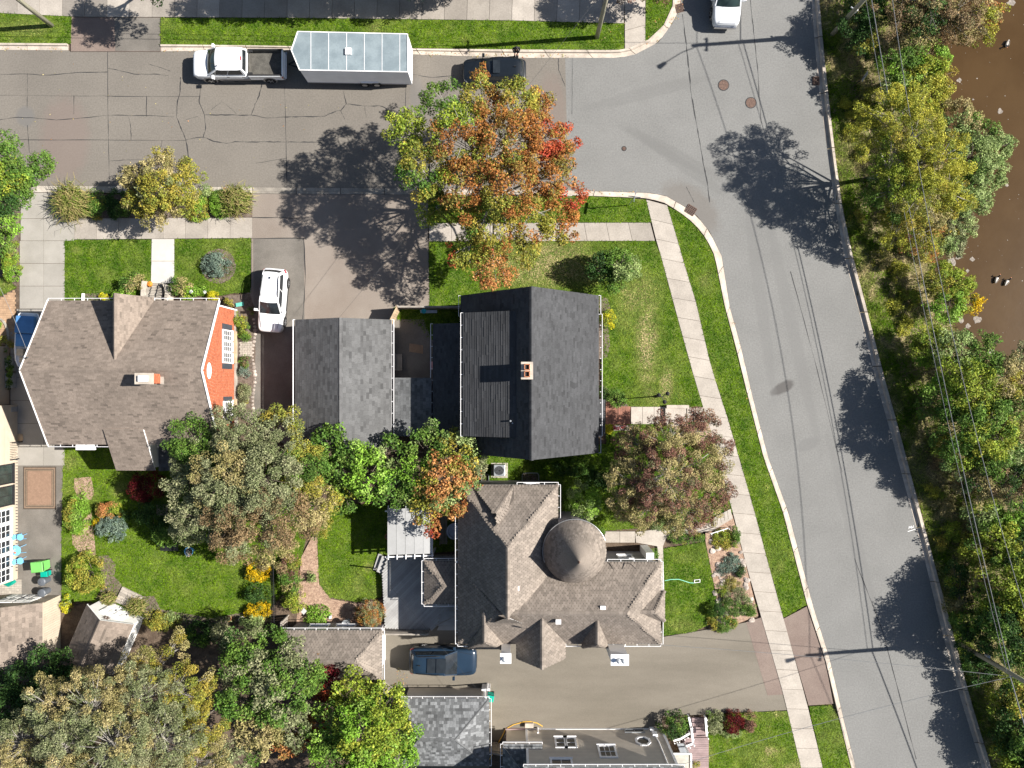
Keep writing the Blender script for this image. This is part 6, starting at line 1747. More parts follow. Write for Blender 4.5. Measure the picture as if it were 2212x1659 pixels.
# ---- wooded south-west corner
tree('old_birch', 'sprawling thin-leaved brown tree with pale bare branches in the corner', (230, 1540), [
 (300, 1440, 4.6, 44, ['khaki', 'olive', 'greygreen']), (190, 1475, 5.6, 40, ['khaki', 'greygreen']), (385, 1400, 4.2, 34, ['olive', 'khaki'], .6), (120, 1520, 6.6, 66, ['khaki', 'greygreen']), (210, 1520, 7.6, 74, ['khaki', 'greygreen', 'greygreen']), (310, 1500, 7.0, 74, ['khaki', 'greygreen', 'olive']), (400, 1490, 6.0, 62, ['khaki', 'olive']),
 (60, 1600, 6.2, 66, ['greygreen', 'khaki']), (150, 1610, 7.6, 78, ['khaki', 'greygreen']), (260, 1600, 8.2, 80, ['khaki', 'greygreen', 'greygreen']), (370, 1590, 7.4, 74, ['khaki', 'greygreen']), (440, 1570, 6.0, 56, ['khaki', 'olive']), (200, 1690, 7.2, 80, 'khaki'), (330, 1690, 7.2, 80, 'khaki'), (60, 1690, 6.0, 70, 'greygreen'), (440, 1660, 6, 60, ['khaki', 'olive'])],
 leaf=.11, dens=.8, trunk_r=.2, bark='bark_pale', cl=.36, twigs=.6, tw_r=.022)
tree('dark_tree', 'dark green tree growing behind the tan shed', (70, 1480), [(40, 1470, 3.6, 44, 'dark'), (95, 1440, 3.8, 42, 'dark'), (120, 1480, 3.6, 40, ['dark', 'green']), (30, 1520, 3.8, 48, 'dark'), (85, 1515, 3.8, 46, 'dark'), (140, 1430, 3.2, 26, 'dark')], leaf=.17, dens=1.0, trunk_r=.13, cl=.4)
tree('shade_tree', 'grey-green leafy tree between the birch and the hipped garage', (590, 1500), [(530, 1430, 5.2, 56, ['green', 'greygreen']), (600, 1420, 5.4, 60, ['green', 'greygreen', 'pale']), (655, 1455, 5.0, 48, ['greygreen', 'green']), (540, 1500, 5.6, 62, ['greygreen', 'green']), (615, 1505, 6.2, 66, ['greygreen', 'green']), (560, 1575, 5.2, 56, ['greygreen', 'khaki']), (630, 1570, 4.8, 44, ['green', 'greygreen']), (510, 1390, 4.2, 36, ['dark', 'greygreen']), (500, 1640, 4.6, 56, ['greygreen', 'green'])], leaf=.19, dens=.85, trunk_r=.2, cl=.46)
tree('linden_tree', 'bright green leafy tree next to the grey hipped garage', (800, 1580), [(770, 1500, 4.4, 52, ['bright', 'yelgreen']), (830, 1520, 4.8, 54, ['bright', 'bright', 'yelgreen']), (725, 1560, 4.8, 54, ['bright', 'green']), (795, 1575, 6.0, 66, ['bright', 'yelgreen']), (860, 1580, 4.6, 46, ['bright', 'yelgreen']), (720, 1630, 5.0, 58, ['bright', 'green']), (800, 1650, 5.6, 68, 'bright'), (860, 1650, 4.6, 48, ['bright', 'yelgreen']), (760, 1720, 5, 60, 'bright')], leaf=.2, dens=.95, trunk_r=.2, cl=.44)
tree('red_vine_maple', 'narrow orange and red shrub tree between the green crowns', (690, 1560), [(700, 1455, 3.6, 26, ['red', 'burgundy']), (708, 1495, 3.6, 26, ['red', 'burgundy']), (690, 1560, 3.6, 28, ['orange', 'red']), (625, 1600, 3.6, 34, ['orange', 'orange', 'olive']), (660, 1590, 3.4, 24, ['orange', 'red']), (690, 1420, 3.2, 14, 'red')], leaf=.16, dens=1.0, trunk_r=.08, cl=.3)
# ---- north side, crowns mostly beyond the pavement
def img(gx, gy, h_): return (1106 + (gx - 1106) / (1 - h_ / HC), 829.5 + (gy - 829.5) / (1 - h_ / HC))
for i, (gx, gy, h_, lab) in enumerate(((610, 6, 6.0, 'dark spruce on the north verge shading the pavement by the pickup'), (715, 4, 6.5, 'dark green conifer over the north pavement above the trailer nose'), (820, 4, 6.5, 'deep green conifer north of the pavement above the trailer roof'), (915, 2, 5.0, 'blue-green spruce whose tips reach over the north pavement'), (1010, -8, 6.0, 'shaded green conifer north of the pavement above the black hatchback'))):
    pal = 'blue' if i == 3 else ('dark' if i % 2 == 0 else ['dark', 'green'])
    tree('spruce_tree', lab, (gx, gy - 22), [(*img(gx + a, gy + b_, h_ * f), h_ * f, r_, pal) for a, b_, f, r_ in ((0, -14, .45, 46), (-20, -6, .6, 40), (20, -4, .62, 42), (0, 0, .8, 40), (0, 0, 1, 26))], leaf=.15, dens=1.0, trunk_r=.16, cl=.4, flat=.9)
tree('corner_tree', 'purple-brown tree at the north corner beside the kerb bend', (1405, -15), [(1400, -40, 3.2, 46, ['plum', 'brown']), (1440, -35, 3.0, 36, 'plum'), (1360, -45, 3.4, 46, ['plum', 'brown']), (1395, -60, 4.2, 50, 'plum'), (1430, -8, 1.6, 18, ['plum', 'brown'])], leaf=.14, dens=.9, trunk_r=.12, cl=.36)
tree('verge_tree', 'leafy tree beyond the north-west driveway apron', (330, -20), [(330, -50, 5.6, 50, 'green'), (300, -60, 5.2, 40, 'green'), (380, -55, 6.0, 50, 'dark'), (345, -35, 5.0, 34, 'dark')], leaf=.17, dens=.7, trunk_r=.13, cl=.4)

# ---- river bank trees
def bank(name, label, base, lobes, **kw):
    kw.setdefault('rs', 1.2); kw.setdefault('gz', None); kw.setdefault('group', None)
    return tree(name, label, base, lobes, **kw)
bank('bank_tree', 'brown and gold tree leaning over the river beside the utility pole wires', (1950, 70), [(2000, 20, 5.0, 62, ['brown', 'khaki', 'dark']), (2060, 40, 5.0, 58, ['khaki', 'brown']), (2110, 50, 4.2, 42, ['willow', 'khaki']), (2145, 25, 3.8, 26, ['willow', 'orange']), (1940, 10, 5.2, 56, ['dark', 'brown']), (2010, -50, 5.5, 70, 'brown'), (2090, 85, 3.6, 24, ['willow', 'khaki'], .7), (1985, 80, 4.2, 44, ['dark', 'brown', 'khaki'])], hs=.62, leaf=.15, dens=.7, trunk_r=.18, cl=.42, bark='bark_pale', twigs=.6)
bank('bank_shrub_tree', 'dark green low tree in the shade under the cables', (1850, 60), [(1845, 50, 2.2, 34, 'dark'), (1865, 90, 1.8, 30, ['dark', 'olive']), (1880, 30, 2.6, 36, 'dark'), (1890, 120, 1.2, 20, ['dark', 'green'])], leaf=.15, dens=.8, trunk_r=.09, cl=.36)
bank('riverside_bush', 'yellow-green bushy tree at the water edge below the gold tree', (1960, 150), [(1950, 140, 2.6, 44, ['bright', 'green']), (2000, 130, 2.6, 42, ['yelgreen', 'bright']), (2020, 175, 2.2, 36, ['yelgreen', 'olive']), (1945, 190, 2.2, 42, ['bright', 'pale', 'green']), (1995, 190, 2.8, 46, ['yelgreen', 'willow']), (2010, 215, 2.0, 30, ['yelgreen', 'olive'])], leaf=.15, dens=.85, trunk_r=.1, cl=.36)
bank('willow_tree', 'large yellow-olive willow filling the bank opposite the corner', (1878, 385), [(1915, 255, 6.2, 58, ['willow', 'khaki'], .7), (1960, 230, 5.8, 46, ['willow', 'yelgreen']), (1980, 290, 6.8, 60, ['willow', 'olive'], .8), (1925, 330, 5.4, 56, ['willow', 'yelgreen'], .8), (2020, 350, 6.2, 62, 'willow'), (1960, 370, 5.4, 66, ['willow', 'yelgreen']), (2040, 420, 3.6, 52, ['willow', 'olive']), (1985, 440, 4.0, 66, ['willow', 'olive', 'khaki']), (1920, 420, 3.8, 52, ['willow', 'green']), (1940, 490, 2.8, 48, ['yelgreen', 'willow']), (1990, 510, 3.0, 44, ['willow', 'olive', 'orange']), (1890, 290, 4.0, 44, ['willow', 'khaki'])],
     leaf=.12, dens=.58, flat=.6, trunk_r=.18, cl=.38, bark='bark_pale', twigs=.3)
bank('alder_tree', 'pale green feathery tree reaching out over the brown river', (2045, 330), [(2070, 260, 2.8, 40, ['pale', 'khaki']), (2110, 300, 2.6, 44, ['pale', 'green']), (2150, 320, 2.4, 30, 'pale'), (2175, 312, 2.2, 16, 'pale'), (2090, 350, 3.2, 50, ['pale', 'green']), (2130, 375, 2.6, 36, ['pale', 'bright']), (2085, 410, 2.8, 42, ['pale', 'green']), (2110, 432, 2.2, 28, 'pale')], leaf=.15, dens=.85, trunk_r=.12, cl=.36)
bank('reed_bush', 'grey-green shrub at the waterline below the feathery tree', (2055, 480), [(2050, 470, 1.2, 36, ['pale', 'greygreen']), (2080, 490, .8, 28, ['greygreen', 'pale']), (2030, 520, 1.0, 34, ['pale', 'olive']), (2060, 530, .6, 24, 'greygreen')], leaf=.13, dens=.9, trunk_r=.06, cl=.3)
bank('rust_bush', 'small rust-coloured bush in the bank undergrowth', (1985, 545), [(2000, 500, 2.2, 26, ['rust', 'olive']), (1990, 540, 1.8, 28, ['rust', 'khaki', 'green'])], leaf=.14, dens=.9, trunk_r=.05, cl=.3)
bank('yellow_bush', 'yellow-green bush with golden tips at the river bend', (2040, 620), [(2030, 605, 1.4, 38, ['yelgreen', 'olive']), (2065, 615, 1.2, 34, 'yelgreen'), (2045, 655, 1.3, 38, ['yelgreen', 'bright']), (2090, 655, 1.2, 22, ['gold', 'willow']), (2112, 645, 1.2, 11, 'gold')], leaf=.14, dens=.95, trunk_r=.06, cl=.32)
bank('bank_maple', 'broad green tree on the bank casting a pointed shadow on the road', (2075, 900), [(2010, 745, 3.2, 36, ['green', 'yelgreen']), (2060, 760, 4.0, 44, ['green', 'pale']), (2110, 770, 4.0, 46, ['pale', 'green']), (2030, 860, 4.6, 46, ['green', 'bright']), (2090, 840, 6.0, 58, ['green', 'yelgreen']), (2150, 830, 5.4, 56, ['olive', 'khaki', 'green']), (2070, 930, 5.6, 58, ['green', 'yelgreen']), (2130, 920, 6.6, 64, ['yelgreen', 'green']), (2190, 900, 5.4, 58, ['khaki', 'green']), (2085, 985, 4.4, 48, ['yelgreen', 'pale']), (2150, 985, 5.2, 56, ['green', 'pale', 'yelgreen']), (2200, 980, 4.8, 50, 'green'), (2220, 800, 4, 50, ['khaki', 'greygreen'])],
     hs=.62, leaf=.17, dens=.88, trunk_r=.22, cl=.44)
bank('tangled_thicket', 'brownish leafless thicket tree under the lower cables', (2110, 1050), [(2120, 1040, 3.0, 48, ['brown', 'khaki', 'dark']), (2180, 1050, 3.4, 50, ['brown', 'dark']), (2230, 1040, 3.2, 46, 'khaki'), (2080, 1030, 2.0, 30, ['khaki', 'brown'])], leaf=.13, dens=.6, trunk_r=.1, cl=.36, twigs=.9, tw_r=.025)
bank('bank_ash', 'green and yellow tree crowding the bank beside the painted road mark', (2130, 1180), [(2120, 1110, 3.4, 40, ['pale', 'green']), (2190, 1110, 4.0, 50, ['green', 'bright']), (2150, 1170, 4.6, 54, ['green', 'yelgreen']), (2210, 1180, 4.8, 56, ['green', 'dark']), (2105, 1190, 3.0, 34, ['yelgreen', 'olive']), (2240, 1130, 4, 50, 'green')], hs=.36, leaf=.17, dens=.85, trunk_r=.15, cl=.42)
bank('shadow_maple', 'tall dense green tree beside the leaning utility pole', (2130, 1330), [(2160, 1280, 5.0, 50, ['green', 'yelgreen', 'dark']), (2205, 1310, 6.4, 60, ['green', 'yelgreen', 'dark']), (2180, 1370, 6.6, 62, ['green', 'dark', 'olive']), (2240, 1390, 7, 66, ['green', 'dark', 'olive']), (2140, 1330, 4.4, 44, ['dark', 'green', 'olive']), (2235, 1270, 6, 60, ['green', 'yelgreen', 'dark']), (2130, 1270, 2.8, 34, ['dark', 'khaki'])], hs=.57, leaf=.17, dens=.9, trunk_r=.22, cl=.44)
bank('low_bank_tree', 'dark bushy tree at the kerb south of the utility pole', (2190, 1560), [(2180, 1500, 4.4, 46, ['green', 'yelgreen', 'dark']), (2225, 1500, 5.6, 58, ['green', 'dark', 'olive']), (2200, 1570, 4.8, 54, ['dark', 'brown']), (2250, 1590, 6, 66, ['green', 'dark', 'olive']), (2215, 1640, 4.6, 56, ['green', 'yelgreen', 'dark']), (2190, 1620, 3.2, 34, ['dark', 'khaki']), (2260, 1680, 5.5, 66, ['green', 'dark', 'olive'])], hs=.4, leaf=.17, dens=.85, trunk_r=.2, cl=.44)
bank('kerb_bush', 'shaded olive bush between kerb and bank by the pole foot', (2070, 1350), [(2065, 1290, 1.2, 30, ['dark', 'khaki']), (2085, 1340, 1.4, 34, ['dark', 'green']), (2060, 1240, 1.0, 26, ['yelgreen', 'dark']), (2110, 1440, 1.4, 34, ['dark', 'green']), (2110, 1400, 1.6, 34, 'dark')], leaf=.14, dens=.9, trunk_r=.05, cl=.32)
bank('bank_hazel', 'low green bush under the cables north of the thicket', (1995, 740), [(1985, 745, 1.3, 20, ['green', 'yelgreen']), (2000, 770, 1.4, 24, ['green', 'bright'])], leaf=.13, dens=.9, trunk_r=.05, cl=.28)
bank('bank_dogwood', 'golden leaved bush at the foot of the green bank tree', (2098, 1010), [(2105, 1000, 2.0, 26, ['gold', 'yelgreen', 'olive']), (2120, 1080, 1.8, 26, ['yelgreen', 'khaki'])], leaf=.13, dens=.8, trunk_r=.05, cl=.28)

# ---- shrubs
shrub('clipped_hedge', 'clipped yellow-green hedge block beside the concrete driveway', 24, 566, 0, 1.0, ['yelgreen', 'bright'], .09, 1.5, oval=(20, 50), rough=.08, cl=.22, cat='hedge')
tuft('fountain_grass', 'tan fountain grass fanning over the concrete driveway edge', 168, 440, 44, 1.2, n=1500, lean=(-.25, 0))
tuft('fountain_grass', 'tan fountain grass at the forecourt end of the street bed', 515, 436, 36, 1.1, n=1300)
shrub('bed_shrub', 'yellow-flecked dark shrub next to the tan fountain grass', 208, 440, 0, 1.0, ['olive', 'green', 'olive', 'dark'], .11, 1.1, oval=(32, 34))
shrub('bed_shrub', 'dark shaded green shrub left of the olive street tree', 255, 440, 0, 1.0, ['dark', 'green'], .11, 1.1, oval=(32, 36))
shrub('perennials', 'leafy yellow perennials under the olive street tree', 425, 448, 0, .9, ['yelgreen', 'bright', 'olive', 'gold'], .1, 1.1, oval=(30, 30), cat='plants')
shrub('perennials', 'pale spiky perennials at the kerb beside the boxwood', 445, 415, 0, .6, ['pale', 'olive'], .1, 1.0, oval=(16, 16), cat='plants')
shrub('boxwood', 'rounded dark green boxwood in the street bed', 476, 440, 0, .9, ['green', 'bright', 'green'], .07, 1.5, oval=(27, 33), rough=.08, cl=.2)
shrub('dwarf_spruce', 'low blue-grey spruce on a round mulch bed', 464, 572, 0, .9, 'blue', .1, 1.3, oval=(32, 27), cl=.24)
shrub('rhododendron', 'olive rhododendron left of the front steps', 282, 612, 0, 1.4, ['greygreen', 'khaki', 'green'], .12, 1.0, oval=(28, 24))
shrub('hydrangea', 'bright green hydrangea against the brick house left of the steps', 268, 636, 0, 1.0, 'bright', .15, 1.0, oval=(26, 14))
shrub('rhododendron', 'olive rhododendron right of the front steps', 385, 616, 0, 1.4, ['greygreen', 'khaki', 'green'], .12, 1.0, oval=(24, 22))
shrub('hydrangea', 'bright green hydrangea with white flower heads right of the steps', 412, 634, 0, 1.0, ['bright', 'yelgreen'], .15, 1.1, oval=(30, 16))
shrub('mum_plant', 'round yellow chrysanthemum at the north-east corner of the brick house', 460, 640, 12, .5, 'yellow', .07, 1.6, cl=.16, cat='flowers')
shrub('mum_plant', 'small yellow flowering plant by the left gutter of the brick house', 223, 641, 9, .45, 'yellow', .07, 1.6, cl=.14, cat='flowers')
shrub('small_shrub', 'small round bush near the green downspout extension', 494, 652, 10, .5, ['yelgreen', 'olive'], .08, 1.3, cl=.16)
for i, (x, y, rx, ry, h_, pal, lab) in enumerate(((517, 690, 16, 17, .9, ['olive', 'yelgreen'], 'yellow-tinged shrub at the top of the brick house east bed'), (528, 716, 14, 22, .8, ['green', 'yelgreen'], 'green shrub between the east bed pavers and the yellow-tinged one'), (531, 782, 13, 16, .6, ['green', 'plum'], 'green and reddish shrub below the east bed pavers'), (527, 802, 14, 12, .5, 'blue', 'silvery shrub in the bed along the brick wall'), (528, 850, 16, 30, .8, ['green', 'greygreen', 'olive'], 'long green shrub by the lower window of the brick wall'), (540, 670, 10, 8, .4, ['plum', 'green'], 'low plum-toned plant by the white SUV shadow'))):
    shrub('bed_shrub', lab, x, y, 0, h_, pal, .09, 1.1, oval=(rx, ry), cl=.2)
shrub('smoke_bush', 'dark burgundy bush against the rear addition', 308, 1050, 0, 2.2, ['burgundy', 'burgundy', 'burgundy', 'rust'], .13, 1.0, oval=(45, 36), cl=.32)
shrub('privet', 'tall yellow-green shrub beside the patio', 166, 1112, 0, 1.6, ['yelgreen', 'bright', 'olive'], .12, 1.1, oval=(31, 46), cl=.3)
shrub('juniper', 'blue-grey spreading juniper in the back garden', 240, 1140, 0, 1.2, ['blue', 'blue', 'pale'], .12, 1.0, oval=(36, 34), cl=.28)
shrub('spirea', 'orange-tipped green shrub above the blue juniper', 236, 1100, 0, 1.1, ['olive', 'orange', 'yelgreen'], .1, 1.0, oval=(34, 22), cl=.26)
shrub('black_eyed_susans', 'clump of golden daisies beside the blue juniper', 210, 1128, 10, .6, 'gold', .08, 1.4, cl=.16, cat='flowers')
shrub('black_eyed_susans', 'golden daisies east of the blue juniper', 266, 1112, 13, .6, ['gold', 'dark'], .08, 1.2, cl=.18, cat='flowers')
shrub('forsythia', 'large round green bush between patio bins and white shed', 182, 1240, 0, 2.1, ['green', 'yelgreen', 'olive'], .13, 1.1, oval=(50, 46), cl=.32)
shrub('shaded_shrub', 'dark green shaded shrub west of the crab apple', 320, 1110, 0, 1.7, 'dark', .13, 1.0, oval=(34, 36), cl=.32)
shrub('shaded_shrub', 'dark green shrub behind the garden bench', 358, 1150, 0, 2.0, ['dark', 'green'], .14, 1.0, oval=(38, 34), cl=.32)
shrub('variegated_plant', 'cream-edged plant at the corner of the tan shed', 142, 1303, 0, .7, ['pale', 'yellow', 'pale'], .09, 1.0, oval=(11, 22), cl=.2, cat='plants')
shrub('coneflowers', 'golden daisies along the fence, upper clump', 556, 1236, 0, 1.0, ['gold', 'gold', 'yelgreen'], .09, 1.2, oval=(30, 24), cl=.22, cat='flowers')
shrub('coneflowers', 'golden daisies along the fence, lower clump', 556, 1320, 0, 1.0, ['gold', 'gold', 'gold', 'green'], .09, 1.2, oval=(32, 22), cl=.22, cat='flowers')
shrub('climbing_rose', 'green climbing plant between the two daisy clumps', 556, 1280, 0, 1.3, ['green', 'dark', 'yelgreen'], .11, 1.0, oval=(30, 24), cl=.26)
shrub('fence_vine', 'brown-green vine along the iron fence above the bark path', 628, 1240, 0, 1.5, ['olive', 'plum', 'green', 'khaki'], .12, 1.0, oval=(30, 46), cl=.3)
shrub('fence_vine', 'yellow-green vine along the iron fence near the gate', 634, 1300, 0, 1.4, ['olive', 'yelgreen', 'green'], .12, 1.0, oval=(26, 34), cl=.3)
shrub('fence_vine', 'leafy vine north of the bark path under the crab apple', 690, 1140, 0, 1.2, ['yelgreen', 'olive', 'green'], .12, 1.0, oval=(26, 30), cl=.28)
shrub('hosta_bed', 'bright green hostas below the garage window', 684, 1330, 0, .6, ['bright', 'yelgreen'], .13, 1.1, oval=(30, 22), cl=.22, cat='plants')
shrub('burning_bush', 'dome-shaped shrub flushed orange at the corner of the deck', 798, 1328, 0, 1.9, ['olive', 'rust', 'greygreen', 'rust'], .09, 1.5, oval=(36, 30), cl=.24, rough=.1)
tuft('yucca', 'small spiky yucca on the bark path', 676, 1246, 14, .6, 'pale', 90)
tuft('garden_grass', 'arching reddish grass beside the white shed door', 300, 1308, 24, .8, 'grass', 420)
tuft('garden_grass', 'arching grass between the round bush and the white shed', 240, 1290, 20, .7, 'grass', 320)
shrub('ground_cover', 'low leafy plants in front of the white shed', 350, 1340, 0, .6, ['yelgreen', 'olive', 'pale', 'plum'], .11, 1.0, oval=(46, 26), cl=.24, cat='plants')
shrub('ground_cover', 'shaded leafy plants south of the round lawn', 430, 1370, 0, .9, ['bright', 'dark', 'green'], .14, 1.0, oval=(56, 28), cl=.28, cat='plants')
shrub('ground_cover', 'mixed shrubs between lawn and shade tree', 480, 1360, 0, 1.2, ['pale', 'greygreen', 'dark'], .12, .9, oval=(34, 30), cl=.3, cat='plants')
shrub('lilac', 'pale green bush beside the bare white branches', 545, 1350, 0, 1.4, ['greygreen', 'pale'], .11, 1.0, oval=(36, 30), cl=.28)
shrub('conifer_shrub', 'light green feathery conifer next to the turret', 1264, 1090, 0, 5.2, ['pale', 'bright', 'pale'], .13, 1.3, oval=(38, 42), cl=.3)
shrub('topiary', 'tiny clipped ball at the turret wall', 1300, 1147, 8, .6, 'green', .06, 1.6, cl=.14)
shrub('low_hedge', 'low green hedge north of the small front lawn', 1480, 1162, 0, .5, ['olive', 'green'], .09, 1.1, oval=(46, 12), cl=.2, cat='hedge')
shrub('corner_shrub', 'dark green shrub at the white bay of the turreted house', 1408, 1196, 0, .7, ['dark', 'green'], .09, 1.2, oval=(16, 13), cl=.2)
shrub('ball_cedar', 'dark round cedar at the edge of the small front lawn', 1548, 1317, 18, 1.0, ['dark', 'green'], .07, 1.7, cl=.18, rough=.06)
for x, y, rx, ry, h_, pal, lab in ((1562, 1165, 26, 24, .3, ['yelgreen', 'olive'], 'mossy yellow cushion at the top of the rock garden'), (1588, 1160, 12, 26, .5, ['green', 'yelgreen'], 'leafy edging plant where the rock garden meets the pavement'), (1580, 1215, 18, 22, .3, ['greygreen', 'blue'], 'grey-green cushion in the middle of the rock garden'), (1560, 1230, 14, 14, .2, ['pale', 'blue'], 'silvery succulents among the garden rocks'), (1600, 1235, 12, 16, .4, ['green', 'dark'], 'dark leafy perennial by the pavement edge of the rock garden'), (1580, 1260, 20, 18, .3, ['olive', 'khaki'], 'olive ground cover in the rock garden'), (1590, 1300, 34, 34, .6, ['green', 'greygreen', 'gold'], 'green and yellow flowering mound low in the rock garden'), (1560, 1345, 36, 22, .5, ['green', 'olive', 'pale'], 'leafy plants at the driveway end of the rock garden'), (1620, 1315, 14, 22, .4, ['green', 'dark'], 'dark edging plant by the driveway corner'), (1560, 1275, 14, 16, .3, ['yelgreen', 'greygreen'], 'small bright cushion beside the front lawn edge')):
    shrub('rock_plant', lab, x, y, 0, h_, pal, .08, 1.1, oval=(rx, ry), cl=.18, cat='plants')
shrub('gold_cypress', 'yellow feathery shrub at the east eave of the charcoal roof', 1315, 690, 0, 1.0, ['yelgreen', 'yellow'], .11, 1.1, oval=(18, 24), cl=.22)
shrub('porch_shrub', 'grey-green shrub in the bed north of the wooden porch deck', 1330, 862, 0, .9, ['greygreen', 'green'], .1, 1.0, oval=(24, 22), cl=.22)
shrub('porch_shrub', 'darker green shrub at the house wall north of the porch', 1308, 848, 0, .8, ['green', 'dark'], .1, 1.0, oval=(12, 16), cl=.2)
shrub('mum_plant', 'bright yellow chrysanthemum beside the wooden porch deck', 1314, 927, 11, .6, 'yellow', .07, 1.8, cl=.16, cat='flowers')
shrub('laurel', 'glossy dark green shrub at the corner of the clapboard house', 1456, 1570, 0, 1.6, ['dark', 'green', 'dark'], .13, 1.2, oval=(36, 27), cl=.3)
shrub('deck_shrub', 'mixed green shrub beside the mauve deck steps', 1543, 1560, 0, 1.0, ['green', 'greygreen'], .1, 1.0, oval=(24, 30), cl=.24)
shrub('barberry', 'large dark burgundy shrub near the driveway edge', 1585, 1562, 0, 1.0, 'burgundy', .09, 1.2, oval=(25, 28), cl=.24)
shrub('barberry', 'small dark burgundy shrub at the lawn corner', 1620, 1560, 0, .8, ['burgundy', 'plum'], .09, 1.1, oval=(15, 24), cl=.22)
shrub('catmint', 'lavender-blue flowering plant below the burgundy shrub', 1580, 1584, 0, .4, ['blue', 'pale'], .07, 1.2, oval=(22, 10), cl=.16, cat='flowers')
shrub('step_plant', 'small plant at the south end of the mauve deck', 1500, 1650, 0, 1.0, ['olive', 'rust'], .09, 1.0, oval=(12, 12), cl=.2)
shrub('garage_vine', 'reddish vine climbing the garage east wall', 850, 900, 0, 1.4, ['plum', 'yelgreen', 'orange'], .1, 1.0, oval=(5, 28), cl=.2)
shrub('foot_plants', 'white-flowering plants under the plum tree by the gravel path', 1440, 1130, 0, .6, ['greygreen', 'pale', 'brown'], .1, 1.0, oval=(50, 18), cl=.24, cat='plants')
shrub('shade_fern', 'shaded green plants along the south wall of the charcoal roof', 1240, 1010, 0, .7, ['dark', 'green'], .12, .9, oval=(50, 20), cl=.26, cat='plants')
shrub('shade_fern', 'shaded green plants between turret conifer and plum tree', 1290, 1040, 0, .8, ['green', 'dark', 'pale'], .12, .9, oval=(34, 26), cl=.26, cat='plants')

for x, y, r_, h_, pal in ((1822, 225, 16, .5, 'willow'), (1850, 235, 24, .8, ['yelgreen', 'willow']), (1842, 285, 22, .7, ['willow', 'yelgreen']), (1862, 330, 20, .8, 'willow'), (1880, 200, 22, .9, ['willow', 'khaki']), (1850, 470, 16, .6, 'olive'), (1905, 560, 26, .8, ['willow', 'khaki']), (1950, 580, 26, .9, ['yelgreen', 'willow']), (1975, 640, 26, .8, ['willow', 'yelgreen']), (1960, 700, 24, .7, 'willow'), (1935, 660, 20, .5, 'willow'), (2010, 1060, 18, .6, 'willow'), (2040, 1090, 26, .8, ['khaki', 'yelgreen']), (2055, 1150, 26, .9, ['yelgreen', 'khaki']), (2030, 1170, 18, .6, 'olive'), (2020, 1000, 20, .8, ['khaki', 'brown']), (2045, 960, 24, 1.0, ['willow', 'yelgreen'])):
    shrub('bank_scrub', 'low sunlit olive and straw-coloured scrub on the grassy river bank', x, y, r_, h_, pal, .1, 1.0, 'scrub on the river bank', gz=None, cl=.26)
# ---- bank grass: longer, drier
kbF = lambda a, b_, o1, o2: None
bank_poly = [Vector((np.interp(y_, kb_y, kb_x) + .1, -y_)) for y_ in np.linspace(-32, 32, 40)] + [Vector((min(np.interp(y_, wl_y, wl_x) + .2, 41), -y_)) for y_ in np.linspace(32, -32, 40)]
blades('grass', bank_poly, 150, lambda x, y: bank_z(x, y) - .02, ground, drybase=.3, ln=.34, wd=.045, tall=.9, lush=.3)
near = [Vector((np.interp(y_, kb_y, kb_x) + .05, -y_)) for y_ in np.linspace(-32, 32, 40)] + [Vector((np.interp(y_, kb_y, kb_x) + 1.5 + .4 * math.sin(y_), -y_)) for y_ in np.linspace(32, -32, 40)]
blades('grass', near, 260, lambda x, y: bank_z(x, y) - .01, ground, drybase=.24, ln=.18, wd=.04, tall=.8, lush=.4)

# ---- fallen leaves along kerbs and lawns
def litter(name, pts_list, parent=None, pal=('orange', 'brown', 'khaki')):
    P, N, S, C_ = [], [], [], []
    for (poly, dens, z_) in pts_list:
        x, y = scatter([W(*q_, z_).xy for q_ in poly], dens)
        n = len(x)
        if not n: continue
        P.append(np.stack([x, y, np.full(n, z_ + .012)], 1)); N.append(unit(np.array([[0, 0, 1.0]]) + rng.normal(0, .3, (n, 3))))
        S.append(rng.uniform(.06, .12, n)); C_.append(np.array([PAL[pal[k]][rng.integers(4)] for k in rng.integers(0, len(pal), n)]) * rng.uniform(.9, 1.6, n)[:, None])
    return face_mesh(name, leaf_quads(*map(np.concatenate, (P, N, S)), .8), 3, np.concatenate(C_), LEAF, parent, 'stuff')
lt = litter('fallen_leaves', [([(0, 101), (150, 103), (150, 112), (0, 110)], 16, .02), ([(350, 104), (470, 108), (470, 114), (350, 112)], 14, .02), ([(900, 112), (1250, 117), (1250, 126), (900, 122)], 22, .03), ([(1300, 105), (1420, 70), (1425, 90), (1320, 118)], 5, .05), ([(440, 399), (550, 400), (550, 408), (440, 408)], 26, .03), ([(1270, 410), (1370, 412), (1370, 422), (1270, 420)], 20, .04), ([(1280, 40), (1350, 40), (1350, 105), (1280, 105)], 2.5, .13),
                              ([(1396, 10), (1450, 10), (1430, 70), (1396, 90)], 5, .13), ([(0, 110), (900, 120), (820, 400), (0, 395)], .22, .004), ([(860, 1440), (880, 1440), (880, 1480), (850, 1480)], 30, .1), ([(1450, -10), (1480, -10), (1470, 40), (1445, 60)], 30, .02), ([(1460, 455), (1560, 560), (1650, 985), (1640, 985), (1545, 560)], 3, .13)])
lt['label'] = 'dry orange and brown leaves scattered along kerbs and lawns'; lt['category'] = 'leaves'
print('leaves', NT[0])
